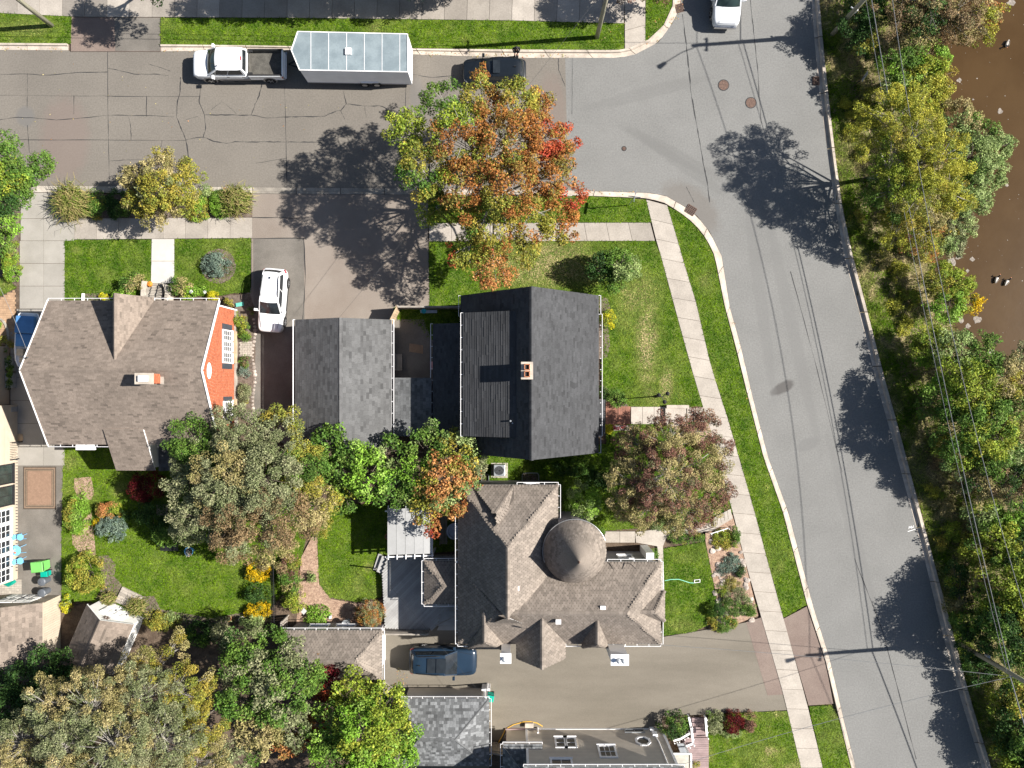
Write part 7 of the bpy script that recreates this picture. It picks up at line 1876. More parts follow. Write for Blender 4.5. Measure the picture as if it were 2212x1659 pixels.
# ------------------------------------------------------------------ utility poles, lamps and wires
def pole(label, fx, fy, h, gz=.1, lamp=None, gear=False):
    b = W(fx, fy, 0); b.z = gz
    r_ = thing('utility_pole', label, 'pole', b)
    MB().tube([b - Vector((0, 0, .4)), b + Vector((0, 0, h * .5)), b + Vector((0, 0, h))], [.17, .15, .12], 12).build('shaft', M['pole_wood'], r_, smooth=True)
    tp = b + Vector((0, 0, h))
    if lamp:
        d = O(*lamp); e = tp + Vector((d.x, d.y, .15)); st_ = tp - Vector((0, 0, .5))
        MB().tube([st_, st_.lerp(e, .4) + Vector((0, 0, .3)), e], .035, 6).build('lamp_arm', M['galvanised'], r_)
        dv = Vector((d.x, d.y, 0)).normalized()
        MB().hexa([e - dv * .1 + Vector((-dv.y, dv.x, 0)) * .1 - Vector((0, 0, .08)), e - dv * .1 - Vector((-dv.y, dv.x, 0)) * .1 - Vector((0, 0, .08)), e + dv * .55 - Vector((-dv.y, dv.x, 0)) * .17 - Vector((0, 0, .1)), e + dv * .55 + Vector((-dv.y, dv.x, 0)) * .17 - Vector((0, 0, .1)),
                   e - dv * .1 + Vector((-dv.y, dv.x, 0)) * .08 + Vector((0, 0, .05)), e - dv * .1 - Vector((-dv.y, dv.x, 0)) * .08 + Vector((0, 0, .05)), e + dv * .5 - Vector((-dv.y, dv.x, 0)) * .13 + Vector((0, 0, .07)), e + dv * .5 + Vector((-dv.y, dv.x, 0)) * .13 + Vector((0, 0, .07))]).build('lamp_head', M['galvanised'], r_)
    if gear:
        MB().box(b + Vector((.16, .12, 3.3)), (.28, .22, .4)).build('meter_box', M['white_paint'], r_)
        MB().bar(b + Vector((-.2, .25, 3.5)), b + Vector((.15, -.05, 3.5)), .06, .1).build('bracket', M['galvanised'], r_)
    MB().bar(tp + Vector((-.05, -.5, -.9)), tp + Vector((-.05, .5, -.9)), .08, .1).build('crossarm', M['pole_wood'], r_)
    for s in (-.4, .4):
        MB().lathe(tp + Vector((-.05, s, -.85)), [(.03, 0), (.05, .05), (.03, .12)], 8).build('insulator', M['galvanised'], r_)
    return b, r_
pb1, pl1 = pole('wooden utility pole with street lamp arm on the river bank by the north kerb', 1796, 76, 8.5, .05, (-57, 38), True)
pb2, pl2_ = pole('wooden utility pole by the river kerb where the service wires branch off', 2072, 1390, 9.5, .05, (-25, 7))
pb3, pl3 = pole('weathered utility pole on the north-west grass verge', 114, 57, 9.0, .1)
pb4, pl4 = pole('slim weathered utility pole on the north verge near the corner walk', 1289, 82, 8.8, .1)
MB().box(pb2 + Vector((.1, .2, 3.0)), (.2, .2, .35)).build('meter_box', M['galvanised'], pl2_)

def wire(label, a, b, sag, r_=.018, m='wire_bright', name='overhead_cable', n=24):
    a, b = Vector(a), Vector(b)
    pts = [a.lerp(b, i / n) - Vector((0, 0, sag * 4 * (i / n) * (1 - i / n))) for i in range(n + 1)]
    o = MB().tube(pts, r_, 5).build(name, M[m], label=label, cat='cable')
    return o
def off(p, x, y, z): return Vector((p.x + x, p.y + y, z))
dv = (pb2 - pb1)
wire('upper of the long bank cables strung between the two bank poles', off(pb1, -.05, 0, 8.3), off(pb2, -.05, 0, 9.3), 1.75, .02)
wire('thick telephone bundle along the river bank between the poles', off(pb1, .12, .2, 5.6), off(pb2, .1, 0, 5.4), .75, .026)
wire('thin cable running beside the telephone bundle on the bank', off(pb1, -.25, .2, 5.6), off(pb2, -.2, .1, 5.5), .85, .015)
wire('bank cable continuing north past the corner pole', off(pb1, 0, 0, 5.6), off(pb1, -3, 40, 5.5), .6, .03)
wire('upper cable continuing north past the corner pole', off(pb1, 0, 0, 8.3), off(pb1, -3, 40, 8.6), .9, .02)
wire('telephone bundle continuing south beyond the lower pole', off(pb2, 0, 0, 5.4), off(pb2, 13, -40, 5.4), .6, .034)
wire('upper cable continuing south beyond the lower pole', off(pb2, 0, 0, 9.3), off(pb2, 13, -40, 9.3), .9, .02)
wire('service wire from the lower pole to the turreted house eave', off(pb2, 0, 0, 6.2), O(200, 512, 4.35), .5, .014)
wire('service wire from the lower pole to the clapboard house gable', off(pb2, 0, 0, 6.0), O(322, 746, 5.2), .5, .014)
wire('service wire slanting from the slim pole past the maple to the garage ridge', off(pb4, 0, 0, 7.6), O(-343, -132, 4.35), .5, .008, 'wire')
wire('cable between the two north verge poles', off(pb3, 0, .3, 7.6), off(pb4, 0, .3, 7.6), 1.2, .016)
wire('lower cable between the two north verge poles', off(pb3, 0, -.2, 6.2), off(pb4, 0, -.2, 6.2), .9, .018)
wire('cable from the slim pole across the road to the bank pole', off(pb4, 0, .1, 7.4), off(pb1, 0, .1, 7.6), .6, .016)
wire('cable running west from the north-west pole', off(pb3, 0, .3, 7.6), off(pb3, -35, .6, 7.6), .9, .016)
wire('service wire over the paver path to the brick house', W(-60, 505, 5.6), W(80, 818, 6.2), .4, .014)
wire('thin wire crossing the diagonal deck towards the grey garage', W(812, 1230, 2.0), W(1050, 1512, 2.7), .05, .006, 'wire')
MB().bar(W(812, 1230, .3) * 1 + Vector((0, 0, -.3)), W(812, 1230, 2.0), .07, .07).build('wire_post', M['wood_weathered'], label='slender post at the corner of the deck carrying a wire', cat='post')

# ------------------------------------------------------------------ street ironwork and markings
def manhole(label, fx, fy, r_):
    c = W(fx, fy, 0); o = thing('manhole_cover', label, 'manhole', c)
    MB().lathe((c.x, c.y, .002), [(r_ + .06, 0), (r_ + .06, .008), (r_, .01)], 28).build('ring', M['tar'], o)
    MB().lathe((c.x, c.y, .004), [(r_, 0), (r_, .012)], 28).build('lid', M['rust_iron'], o)
    g = MB()
    for i in range(-3, 4):
        w_ = math.sqrt(max(0, r_ * r_ - (i * r_ / 4) ** 2)) * .88
        g.bb(c.x - w_, c.x + w_, c.y + i * r_ / 4 - .02, c.y + i * r_ / 4 + .02, .014, .021)
    g.build('tread', M['rust_iron'], o, kind='stuff')
manhole('rusty round manhole cover nearer the corner driveway side of the crossing', 1563, 184, .36)
manhole('rusty round manhole cover under the cable shadow near the river kerb', 1622, 222, .36)
manhole('small rusty valve cover in the middle of the grey junction', 1348, 321, .13)
def basin(label, fx, fy, w, d_, rz):
    c = W(fx, fy, 0); o = thing('catch_basin', label, 'drain grate', c)
    o.rotation_euler = (0, 0, rz); ORG[o] = Vector((0, 0, 0))
    MB().bb(-w / 2 + .02, w / 2 - .02, -d_ / 2 + .02, d_ / 2 - .02, .012, .02).build('pit', M['tar'], o)
    for i in range(6):
        x = -w / 2 + w * i / 5; MB().bb(x - .02, x + .02, -d_ / 2, d_ / 2, .02, .05).build('bar', M['rust_iron'], o)
    for i in range(6):
        y = -d_ / 2 + d_ * i / 5; MB().bb(-w / 2, w / 2, y - .02, y + .02, .018, .046).build('cross_bar', M['rust_iron'], o)
basin('rusty square drain grate at the east kerb by the river', 1762, 175, .46, .6, .05)
basin('rusty square drain grate in the curved corner kerb', 1492, 454, .7, .6, -.55)
basin('rusty drain grate at the north corner kerb bend', 1468, 18, .5, .6, .3)
mk = MB(); 
def stroke(pts, w_=.028):
    for (a, b) in zip(pts[:-1], pts[1:]):
        mk.bar(W(*a, 0) + Vector((0, 0, .005)), W(*b, 0) + Vector((0, 0, .005)), w_, .004)
B_ = [(1659 + x / 3, 1106 + y / 3) for x, y in ((912, 110), (915, 92), (921, 104), (926, 90), (928, 108))]
stroke(B_); stroke([(1659 + x / 3, 1106 + y / 3) for x, y in ((931, 88), (932, 106), (937, 96), (940, 105), (942, 86))])
stroke([(1659 + 905 / 3, 1106 + 127 / 3), (1659 + 957 / 3, 1106 + 110 / 3)], .035)
mk.build('road_marking', M['white_paint'], street_e, kind='stuff')

# ------------------------------------------------------------------ signs and lamp post
sg = thing('street_sign', 'crossed street name blades on a thin post at the corner grass', 'sign', W(1358, 444, .1))
b = W(1358, 444, 0)
MB().tube([b, b + Vector((0, 0, 2.6))], .03, 8).build('post', M['galvanised'], sg)
sm = pm('sign_blade', (.25, .27, .33), .5, .06, 3)
MB().bar(b + Vector((-.42, .05, 2.55)), b + Vector((.42, -.05, 2.55)), .025, .18).build('blade', sm, sg)
MB().bar(b + Vector((-.08, -.42, 2.75)), b + Vector((.08, .42, 2.75)), .025, .18).build('blade', sm, sg)
sg = thing('road_sign', 'diamond road sign seen from behind on the grassy bank', 'sign', W(1836, 193, 0))
b = W(1836, 193, 0); b.z = float(bank_z(b.x, b.y))
MB().tube([b, b + Vector((.02, .02, 2.3))], .03, 8).build('post', M['black_metal'], sg)
c = b + Vector((.02, .04, 2.2)); q_ = [c + Vector((0, 0, .45)), c + Vector((.2, .4, 0)), c + Vector((0, 0, -.45)), c + Vector((-.2, -.4, 0))]
MB().add(q_ + [p + Vector((.02, -.01, 0)) for p in q_], [(0, 1, 2, 3), (7, 6, 5, 4), (0, 4, 5, 1), (1, 5, 6, 2), (2, 6, 7, 3), (3, 7, 4, 0)]).build('plate', M['galvanised'], sg)
lp = thing('garden_lamp', 'black three-headed garden lamp post on the front lawn', 'lamp', W(1418, 856, .1)); b = W(1418, 856, .1)
MB().tube([b, b + Vector((0, 0, 2.2))], [.05, .035], 8).build('post', M['black_metal'], lp)
MB().lathe(b, [(.12, 0), (.1, .12), (.05, .25)], 10).build('foot', M['black_metal'], lp)
for k in range(3):
    a = math.radians(40 + 120 * k); e = b + Vector((math.cos(a) * .36, math.sin(a) * .36, 2.25))
    MB().tube([b + Vector((0, 0, 2.1)), b.lerp(e, .5) + Vector((0, 0, 1.0)), e], .02, 6).build('arm', M['black_metal'], lp)
    ln_ = MB().lathe(e, [(.05, 0), (.1, .05), (.13, .26), (.15, .28), (.03, .4)], 8).build('lantern', M['black_metal'], lp)
    MB().lathe(e + Vector((0, 0, .06)), [(.085, 0), (.115, .18)], 8).build('glass', M['glass_dark'], ln_)

# ------------------------------------------------------------------ entrance of the charcoal-roofed house
pd = thing('porch_deck', 'small red-brown wooden porch deck with weathered boards', 'deck', W(1336, 893, 0))
for i in range(15):
    x0_ = 1309 + i * 3.55; y0_ = 868 if x0_ < 1324 else 878
    MB().prism(P2([(x0_, y0_), (x0_ + 3.2, y0_), (x0_ + 3.2, 917), (x0_, 917)], .35), .28, .33, rnd.uniform(.75, 1.3)).build('deck_board', M['deck_red'], pd)
MB().prism(P2([(1309.5, 880), (1361, 880), (1361, 916), (1309.5, 916)], .28), 0, .27).build('deck_frame', M['wood_weathered'], pd)
wk = walk('footpath')
slab_run(wk, [(1363, 879), (1438, 879)], [(1363, 916), (1438, 916)], 3, 'concrete_walk', 'paving_slab', top=.14, tints=(1.05, 1.15))
stp = thing('concrete_steps', 'pale concrete garden steps with low side walls by the pavement', 'steps', W(1465, 895, 0))
for i in range(5):
    MB().prism(P2([(1437 + i * 9.3, 882), (1446 + i * 9.3, 882), (1446 + i * 9.3, 912), (1437 + i * 9.3, 912)], .3), 0, .42 - i * .06, 1.08).build('step', M['concrete_walk'], stp)
for y0_, y1_, x1_ in ((875, 882, 1488), (912, 919, 1482)):
    MB().prism(P2([(1440, y0_), (x1_, y0_), (x1_, y1_), (1440, y1_)], .4), 0, .48, 1.0).build('side_wall', M['concrete_kerb'], stp)
slab_run(wk, [(1484, 881), (1520, 880)], [(1484, 912), (1526, 912)], 2, 'concrete_walk', 'paving_slab', top=.13)
patch('gravel', [(1450, 920), (1530, 912), (1545, 960), (1470, 950)], 'bark_chips', .118)
pf = thing('flower_planter', 'row of red and white flowers in a trough beside the porch deck', 'planter', W(1346, 924, .1))
MB().prism(P2([(1325, 919), (1368, 919), (1368, 930), (1325, 930)], .3), .1, .38).build('trough', M['wood_weathered'], pf)
cr = Crown()
for k in range(14):
    cr.clump(W(1327 + k * 3, 924 + rnd.uniform(-3, 3), .55), .13, 'flowers', 24, .09)
cr.build('flowers', pf)
# ------------------------------------------------------------------ paths and garden of the turreted house
wk = walk('footpath')
slab_run(wk, [(1306, 1148), (1372, 1148)], [(1306, 1172), (1372, 1172)], 2, 'concrete_walk', 'paving_slab', top=.13)
patch('gravel', [(1372, 1150), (1440, 1140), (1530, 1130), (1580, 1108), (1583, 1120), (1540, 1146), (1440, 1160), (1432, 1180), (1436, 1300), (1429, 1300), (1420, 1180), (1374, 1172)], 'concrete_walk', .125)
gst = thing('garden_steps', 'short flight of pale concrete steps climbing from the pavement to the garden path', 'steps', W(1560, 1120, 0))
for i in range(5):
    x = 1541 + i * 8; y = 1127 - i * 4
    MB().prism(P2([(x, y - 8), (x + 7, y - 11), (x + 9, y + 8), (x + 2, y + 11)], .3), 0, .3 - .035 * i, rnd.uniform(.95, 1.1)).build('step', M['concrete_walk'], gst)
hr_ = thing('handrail', 'white metal handrail at the foot of the garden path', 'railing', W(1555, 1147, .1))
MB().bar(W(1535, 1153, .85), W(1573, 1141, .85), .05, .05).build('top_rail', M['white_paint'], hr_); MB().bar(W(1535, 1153, .45), W(1573, 1141, .45), .03, .03).build('lower_rail', M['white_paint'], hr_)
for k in range(4):
    p = W(1535 + 12.6 * k, 1153 - 4 * k, .5); MB().bb(p.x - .025, p.x + .025, p.y - .025, p.y + .025, .1, .85).build('post', M['white_paint'], hr_)
rock_m = pm('rock', (.34, .29, .25), .9, .25, 3, fine=.2, fscale=20, tint=True)
def rock(c, s, tn):
    mb = MB(); n = 7; vs = []; fs = []
    for j in range(4):
        f = j / 3; rr = s * (1, .95, .7, .25)[j]; z_ = s * (.0, .25, .5, .62)[j]
        for k in range(n):
            a = 2 * math.pi * k / n + j * .2; q__ = rr * rnd.uniform(.75, 1.15)
            vs.append((c.x + math.cos(a) * q__ * 1.2, c.y + math.sin(a) * q__, c.z + z_))
    for j in range(3):
        for k in range(n):
            fs.append((j * n + k, j * n + (k + 1) % n, (j + 1) * n + (k + 1) % n, (j + 1) * n + k))
    fs.append(tuple(3 * n + k for k in range(n)))
    return mb.add(vs, fs, tn)
for i in range(46):
    f = rnd.random(); y = 1165 + f * 190; x = 1530 + f * 22 + abs(rnd.gauss(0, 12)) if i % 3 else 1600 + f * 30 + rnd.uniform(-8, 2)
    rock(W(x, y, .1) - Vector((0, 0, .03)), rnd.uniform(.1, .24), rnd.uniform(.8, 1.35)).build('rock', rock_m, label='pinkish grey stone edging the rock garden plants', cat='stone', group='stones of the rock garden')
hs2 = thing('garden_hose', 'pale green hose with sprinkler lying on the small front lawn', 'hose', W(1470, 1250, .1))
MB().tube([W(x, y, .13) for x, y in t(2, 2, 990, 445, 1030, 437, 1080, 436, 1120, 448, 1150, 458, 1180, 460)], .028, 6).build('hose', pm('hose_green', (.25, .6, .42), .5, .05, 3), hs2)
c = W(1506, 1256, .15); sp_ = MB(); 
for s in (-.1, .1):
    sp_.tube([c + Vector((-.2, s, 0)), c + Vector((.2, s + .05, 0))], .022, 6)
sp_.bar(c + Vector((-.2, -.1, 0)), c + Vector((-.2, .12, 0)), .04, .04); sp_.bar(c + Vector((.2, -.06, 0)), c + Vector((.2, .16, 0)), .04, .04)
sp_.build('sprinkler', M['white_paint'], hs2)

# ------------------------------------------------------------------ front of the brick house
fs_ = thing('front_steps', 'concrete front steps with curved side walls and black railing', 'steps', W(343, 628, .1))
for i in range(4):
    MB().prism(P2([(318, 612 + i * 9), (350, 612 + i * 9), (350, 622 + i * 9), (318, 622 + i * 9)], .3), 0, .24 + .13 * i).build('step', M['concrete_old'], fs_)
for pts in ([(308, 607), (318, 608), (314, 625), (316, 650), (305, 650), (306, 622)], [(352, 612), (362, 616), (368, 632), (368, 650), (356, 650), (358, 630)]):
    MB().prism(P2(pts, .5), 0, .62, 1.3).build('side_wall', M['concrete_old'], fs_)
for s, x in ((0, 337), (1, 351)):
    a, b = W(x + 6, 612, 1.0), W(x - 3, 646, 1.5)
    MB().bar(a, b, .04, .04).build('handrail', M['black_metal'], fs_)
    for k in range(7):
        p = a.lerp(b, k / 6); MB().bar((p.x, p.y, .3), p, .02, .02, up=(1, 0, 0)).build('baluster', M['black_metal'], fs_)
pk = thing('pumpkin', 'orange pumpkin on the front steps', 'pumpkin', W(323.5, 613.5, .3)); c = W(323.5, 613.5, .4)
mb = MB(); n = 24; vs, fs = [], []
for j in range(9):
    f = math.pi * j / 8
    for k in range(n):
        a = 2 * math.pi * k / n; rr = .2 * math.sin(f) * (1 + .07 * math.cos(8 * a)) + .004
        vs.append((c.x + rr * math.cos(a), c.y + rr * math.sin(a), c.z + .14 * math.cos(f) - (.03 if j == 0 else 0)))
for j in range(8):
    for k in range(n):
        fs.append((j * n + k, (j + 1) * n + k, (j + 1) * n + (k + 1) % n, j * n + (k + 1) % n))
mb.add(vs, fs).build('shell', pm('pumpkin_skin', (.55, .2, .02), .5, .1, 6), pk, smooth=True)
MB().tube([c + Vector((0, 0, .1)), c + Vector((.02, .01, .19))], [.025, .015], 6).build('stem', M['bark'], pk)
c0 = W(508, 660, .3); MB().hexa([W(509, 655, .1), W(526, 652, .08), W(527, 660, .08), W(510, 663, .1), W(509, 655, .22), W(526, 652, .18), W(527, 660, .18), W(510, 663, .22)]).build('downspout_extension', pm('teal_plastic', (.12, .42, .34), .5, .05, 3), label='teal downspout extension at the brick house corner', cat='drain pipe')
MB().bar(W(180, 634, .16), W(179, 652, .2), .17, .12).build('downspout', M['white_paint'], label='white downspout lying on the lawn edge at the house front', cat='drain pipe')
pv = walk('footpath')
for i in range(5):
    for j in range(7):
        x, y = 517 + i * 5.6 + (j % 2) * 1.5, 738 + j * 4.6
        MB().prism(P2([(x, y), (x + 5, y), (x + 5, y + 4.1), (x, y + 4.1)], .14), .0, .13 + rnd.uniform(-.01, .01), rnd.uniform(.85, 1.15)).build('paver', M['paver_grey'], pv)
for i in range(26):
    y = 690 + i * 8; x = 548 + 3 * math.sin(i * .5)
    rock(W(x, y, .1) - Vector((0, 0, .03)), rnd.uniform(.09, .16), rnd.uniform(.7, 1.2)).build('rock', rock_m, label='small stone edging the brick house east flower bed', cat='stone', group='stones edging the east bed')
hyd = [o for o in COL.objects if o.get('label', '').startswith('bright green hydrangea with white')][0]
for i in range(2):
    cr = Crown(); cr.clump(W(413 + i * 29, 630 + i, .95), .13, 'flowers', 60, .06); cr.C = [np.full_like(cr.C[0], .72)]; cr.build('flower_head', hyd)
# tan paver path, curved kerb and planters on the west side
pp = walk('footpath')
for i in range(16):
    for j in range(30):
        x, y = -38 + i * 4.8 + (j % 2) * 2.4, 622 + j * 5.0
        lim_l = -40; edge_r = 36 if y < 740 else 36 - (y - 740) * .6
        top_y = 640 - (x + 0) * .55 if x > 0 else 642
        if x + 4.6 < edge_r and y > top_y and y < 770:
            MB().prism(P2([(x, y), (x + 4.5, y), (x + 4.5, y + 4.7), (x, y + 4.7)], .115), .0, .112 + rnd.uniform(-.004, .004), rnd.uniform(.88, 1.12)).build('paver', M['paver_tan'], pp)
MB().prism(P2([(-40, 618), (37, 618), (36, 770), (-40, 775)], .09), -.05, .085).build('joint_bed', M['soil'], pp)
kr = thing('kerb', None, None, W(10, 720, 0), kind='structure')
arc = [(-6 + 26 * math.cos(a), 728 + 42 * math.sin(a)) for a in np.linspace(-1.3, 1.2, 9)]
for i in range(8):
    MB().prism(P2([arc[i], arc[i + 1], (arc[i + 1][0] - 5, arc[i + 1][1] * .99 + 7), (arc[i][0] - 5, arc[i][1] * .99 + 7)], .2), .0, .2, rnd.uniform(.9, 1.2)).build('kerb_stone', M['concrete_old'], kr)
shrub('edge_plant', 'green plant inside the curved concrete kerb', -2, 705, 12, .5, ['bright', 'green'], .1, 1.0, cl=.2, cat='plants')
shrub('edge_plant', 'olive shrub by the wall across from the motorboat', 8, 745, 0, .9, ['olive', 'green'], .1, 1.0, oval=(16, 20), cl=.24)
for i, (y0_, y1_, lab) in enumerate(((772, 800, 'grey planter box with dark leaves by the sunroom house, north one'), (806, 838, 'grey planter box with dark leaves by the sunroom house, south one'))):
    pl_ = thing('planter_box', lab, 'planter', W(20, (y0_ + y1_) / 2, .1))
    MB().prism(P2([(14, y0_), (30, y0_), (30, y1_), (14, y1_)], .4), .1, .55).build('box', M['galvanised'], pl_)
    cr = Crown()
    for k in range(10): cr.clump(W(rnd.uniform(14, 26), rnd.uniform(y0_, y1_), .7), .2, ['dark', 'green'][k % 2], 40, .1)
    cr.build('foliage', pl_)
hp = thing('heat_pump', 'white outdoor heat pump unit on the wall across from the brick house', 'heat pump', W(17, 884, .1)); c = W(17, 884, .5)
MB().box(c, (.95, .36, .7)).build('casing', M['galvanised'], hp, bevel=.02); MB().lathe((c.x + .1, c.y + .18, c.z), [(.26, 0), (.26, .03)], 18, 'y').build('fan', M['black_metal'], hp)
wt = MB().prism(P2([(11, 915), (19, 915), (19, 948), (11, 948)], .3), .1, .55).build('storage_bench', M['white_paint'], label='long white storage box against the sunroom house wall', cat='box')
MB().prism(P2([(21, 937), (48, 937), (50, 950), (46, 953), (21, 953)], .14), .1, .135).build('door_mat', M['wood_tan'], label='tan door mat half in the shadow of the brick house', cat='mat')
rl = thing('stair_railing', 'black metal stair railing beside the sunroom steps', 'railing', W(25, 975, .1))
for z_, dx in ((.95, 0), (.15, 0)):
    MB().bar(W(10, 956, z_), W(40, 955, z_), .04, .05).build('rail', M['black_metal'], rl); MB().bar(W(2, 996, z_), W(33, 992, z_), .04, .05).build('rail', M['black_metal'], rl)
for k in range(11):
    a = W(10 - .8 * k, 956 + 4 * k, .95); b = W(40 - .7 * k, 955 + 3.7 * k, .95)
    MB().bar(a, b, .03, .03).build('baluster', M['black_metal'], rl)
for a in ((40, 955), (33, 992)):
    p = W(*a, .5); MB().bb(p.x - .04, p.x + .04, p.y - .04, p.y + .04, .1, 1.0).build('post', M['black_metal'], rl)

# ------------------------------------------------------------------ patio
rg = thing('outdoor_rug', 'tan outdoor rug with dark brown border bands on the patio', 'rug', W(86, 1054, .1))
for i, (d_, m_) in enumerate(((0, (.06, .047, .036)), (2.2, (.19, .135, .095)), (5.2, (.06, .047, .036)), (6.6, (.2, .145, .10)), (8.4, (.075, .058, .044)), (9.4, (.225, .145, .10)))):
    MB().prism(P2([(50 + d_, 1008 + d_), (121 - d_, 1008 + d_), (121 - d_, 1100 - d_), (50 + d_, 1100 - d_)], .1), .08, .1 + .003 * i).build('band' if i < 5 else 'field', pm('rug%d' % i, m_, .95, .08, 6, fine=.15, fscale=30), rg)
blue = pm('bistro_blue', (.16, .45, .72), .45, .05, 3)
def bistro(label, fx, fy, deg, table=False):
    r_ = thing('bistro_table' if table else 'bistro_chair', label, 'table' if table else 'chair', (0, 0, 0))
    z_ = .71 if table else .45; rr = .36 if table else .23
    MB().lathe((0, 0, z_), [(rr, -.02), (rr + .01, 0), (rr, .015), (rr * .5, .02)], 22).build('table_top' if table else 'seat', blue, r_)
    for k in range(4):
        a = math.pi / 4 + k * math.pi / 2
        MB().tube([(math.cos(a) * rr * .7, math.sin(a) * rr * .7, z_ - .02), (math.cos(a) * rr * 1.15, math.sin(a) * rr * 1.15, 0)], .014, 6).build('leg', blue, r_)
    if not table:
        MB().lathe((-.27, 0, .72), [(.2, -.012), (.2, .012)], 20, 'x').build('backrest', blue, r_)
        for s in (.15, -.15): MB().tube([(-.2, s, .42), (-.27, s, .72)], .014, 6).build('back_post', blue, r_)
    else:
        for k, (dx, dy, c_) in enumerate(((-.02, .1, 'hose_green'), (.0, -.13, 'terracotta'), (-.16, -.02, 'white_paint'))):
            MB().lathe((dx, dy, z_ + .02), [(.05, 0), (.09, .09), (.07, .1)], 12).build('pot', M[c_], r_)
    c = W(fx, fy, 0); r_.location = (c.x, c.y, .09); r_.rotation_euler = (0, 0, math.radians(deg))
    return r_
bistro('sky-blue round-seated bistro chair north of the blue table', 54, 1157, -8); bistro('sky-blue round bistro table with potted plants on the patio', 50, 1184, 0, True); bistro('sky-blue round-seated bistro chair south of the blue table', 54, 1208, 6)
def bin_(label, fx, fy, w, d_, h, m_, rz=0, round_=False):
    c = W(fx, fy, 0); r_ = thing('waste_bin', label, 'bin', (0, 0, 0))
    if round_:
        MB().lathe((0, 0, 0), [(w * .4, 0), (w * .5, h)], 20).build('body', m_, r_); MB().lathe((0, 0, h), [(w * .53, 0), (w * .53, .04), (w * .42, .1), (w * .05, .14)], 20).build('lid', m_, r_)
        MB().bar((-w * .14, 0, h + .14), (w * .14, 0, h + .14), .03, .04).build('handle', m_, r_)
        for s in (1, -1): MB().bar((-.08, s * w * .56, h * .75), (.08, s * w * .56, h * .75), .03, .05).build('side_handle', m_, r_)
    else:
        MB().hexa([(-w * .4, -d_ * .4, .08), (w * .4, -d_ * .4, .08), (w * .4, d_ * .4, .08), (-w * .4, d_ * .4, .08), (-w * .5, -d_ * .5, h), (w * .5, -d_ * .5, h), (w * .5, d_ * .5, h), (-w * .5, d_ * .5, h)]).build('body', m_, r_)
        MB().hexa([(-w * .52, -d_ * .52, h), (w * .54, -d_ * .52, h), (w * .54, d_ * .52, h), (-w * .52, d_ * .52, h), (-w * .45, -d_ * .45, h + .07), (w * .5, -d_ * .45, h + .07), (w * .5, d_ * .45, h + .07), (-w * .45, d_ * .45, h + .07)]).build('lid', m_, r_, bevel=.02)
        MB().bar((w * .56, -d_ * .4, h), (w * .56, d_ * .4, h), .04, .04).build('handle', M['black_metal'], r_)
        for s in (1, -1): MB().lathe((w * .36, s * d_ * .42 - .02, .1), [(.1, 0), (.1, .05)], 12, 'y').build('wheel', M['rubber'], r_)
    r_.location = (c.x, c.y, .09); r_.rotation_euler = (0, 0, rz); return r_
gb = pm('bin_green', (.14, .42, .10), .5, .06, 3); tb_ = pm('bin_teal', (.0, .30, .22), .5, .06, 3); yb_ = pm('bin_grey', (.09, .10, .115), .45, .08, 3)
bin_('tall light green wheeled cart on the patio', 101, 1217, .85, .75, 1.05, gb, .1); bin_('small teal recycling box next to the green cart', 108, 1235, .5, .42, .6, tb_, .05)
bin_('round grey dustbin next to the teal box', 106, 1250, .56, 0, .75, yb_, .2, True); bin_('round grey dustbin nearest the tan shed', 106, 1274, .56, 0, .75, yb_, -.1, True)
bin_('small teal organics cart at the corner of the grey hipped garage', 1060, 1498, .45, .5, .8, tb_, 1.4)
tp_ = MB(); c = W(22, 1258, .25)
tp_.add([W(6, 1262, .2), W(32, 1252, .5), W(36, 1257, .2), W(28, 1263, .12), W(24, 1261, .35), W(18, 1268, .12)], [(0, 1, 4), (1, 2, 4), (2, 3, 4), (3, 5, 4), (5, 0, 4)])
tp_.build('folded_tarp', tb_, label='dark green folded tarp lying on the pavers', cat='tarp')
pv = walk('footpath')
for i in range(9):
    for j in range(8):
        x, y = -2 + i * 5.4, 1252 + j * 5
        MB().prism(P2([(x, y), (x + 5, y), (x + 5, y + 4.6), (x, y + 4.6)], .11), .0, .1 + rnd.uniform(-.004, .004), rnd.uniform(.9, 1.15)).build('paver', M['paver_grey'], pv)

# ------------------------------------------------------------------ back garden furniture
def bench(label, fx, fy, rz, m_='black_metal', L=1.3):
    r_ = thing('garden_bench', label, 'bench', (0, 0, 0))
    for k in range(5): MB().bar((-L / 2, -.2 + k * .1, .45), (L / 2, -.2 + k * .1, .45), .07, .025).build('seat_slat', M[m_], r_)
    for k in range(4): MB().bar((-L / 2, .26, .55 + k * .11), (L / 2, .26, .55 + k * .11), .025, .07).build('back_slat', M[m_], r_)
    for sx in (-1, 1):
        for sy in (-.2, .24): MB().bar((sx * L * .45, sy, 0), (sx * L * .45, sy, .45 if sy < 0 else .95), .05, .05, up=(1, 0, 0)).build('leg', M[m_], r_)
    c = W(fx, fy, .1); r_.location = c; r_.rotation_euler = (0, 0, rz)
    return r_
bench('dark garden bench under the shrub by the crab apple', 372, 1180, 0)
bench('weathered slatted bench against the garage wall in the courtyard', 863, 783, math.pi / 2, 'wood_weathered', 1.2)
bench('grey bench in the dark gap beside the pergola', 960, 1140, math.pi / 2, 'wood_weathered', 2.2)
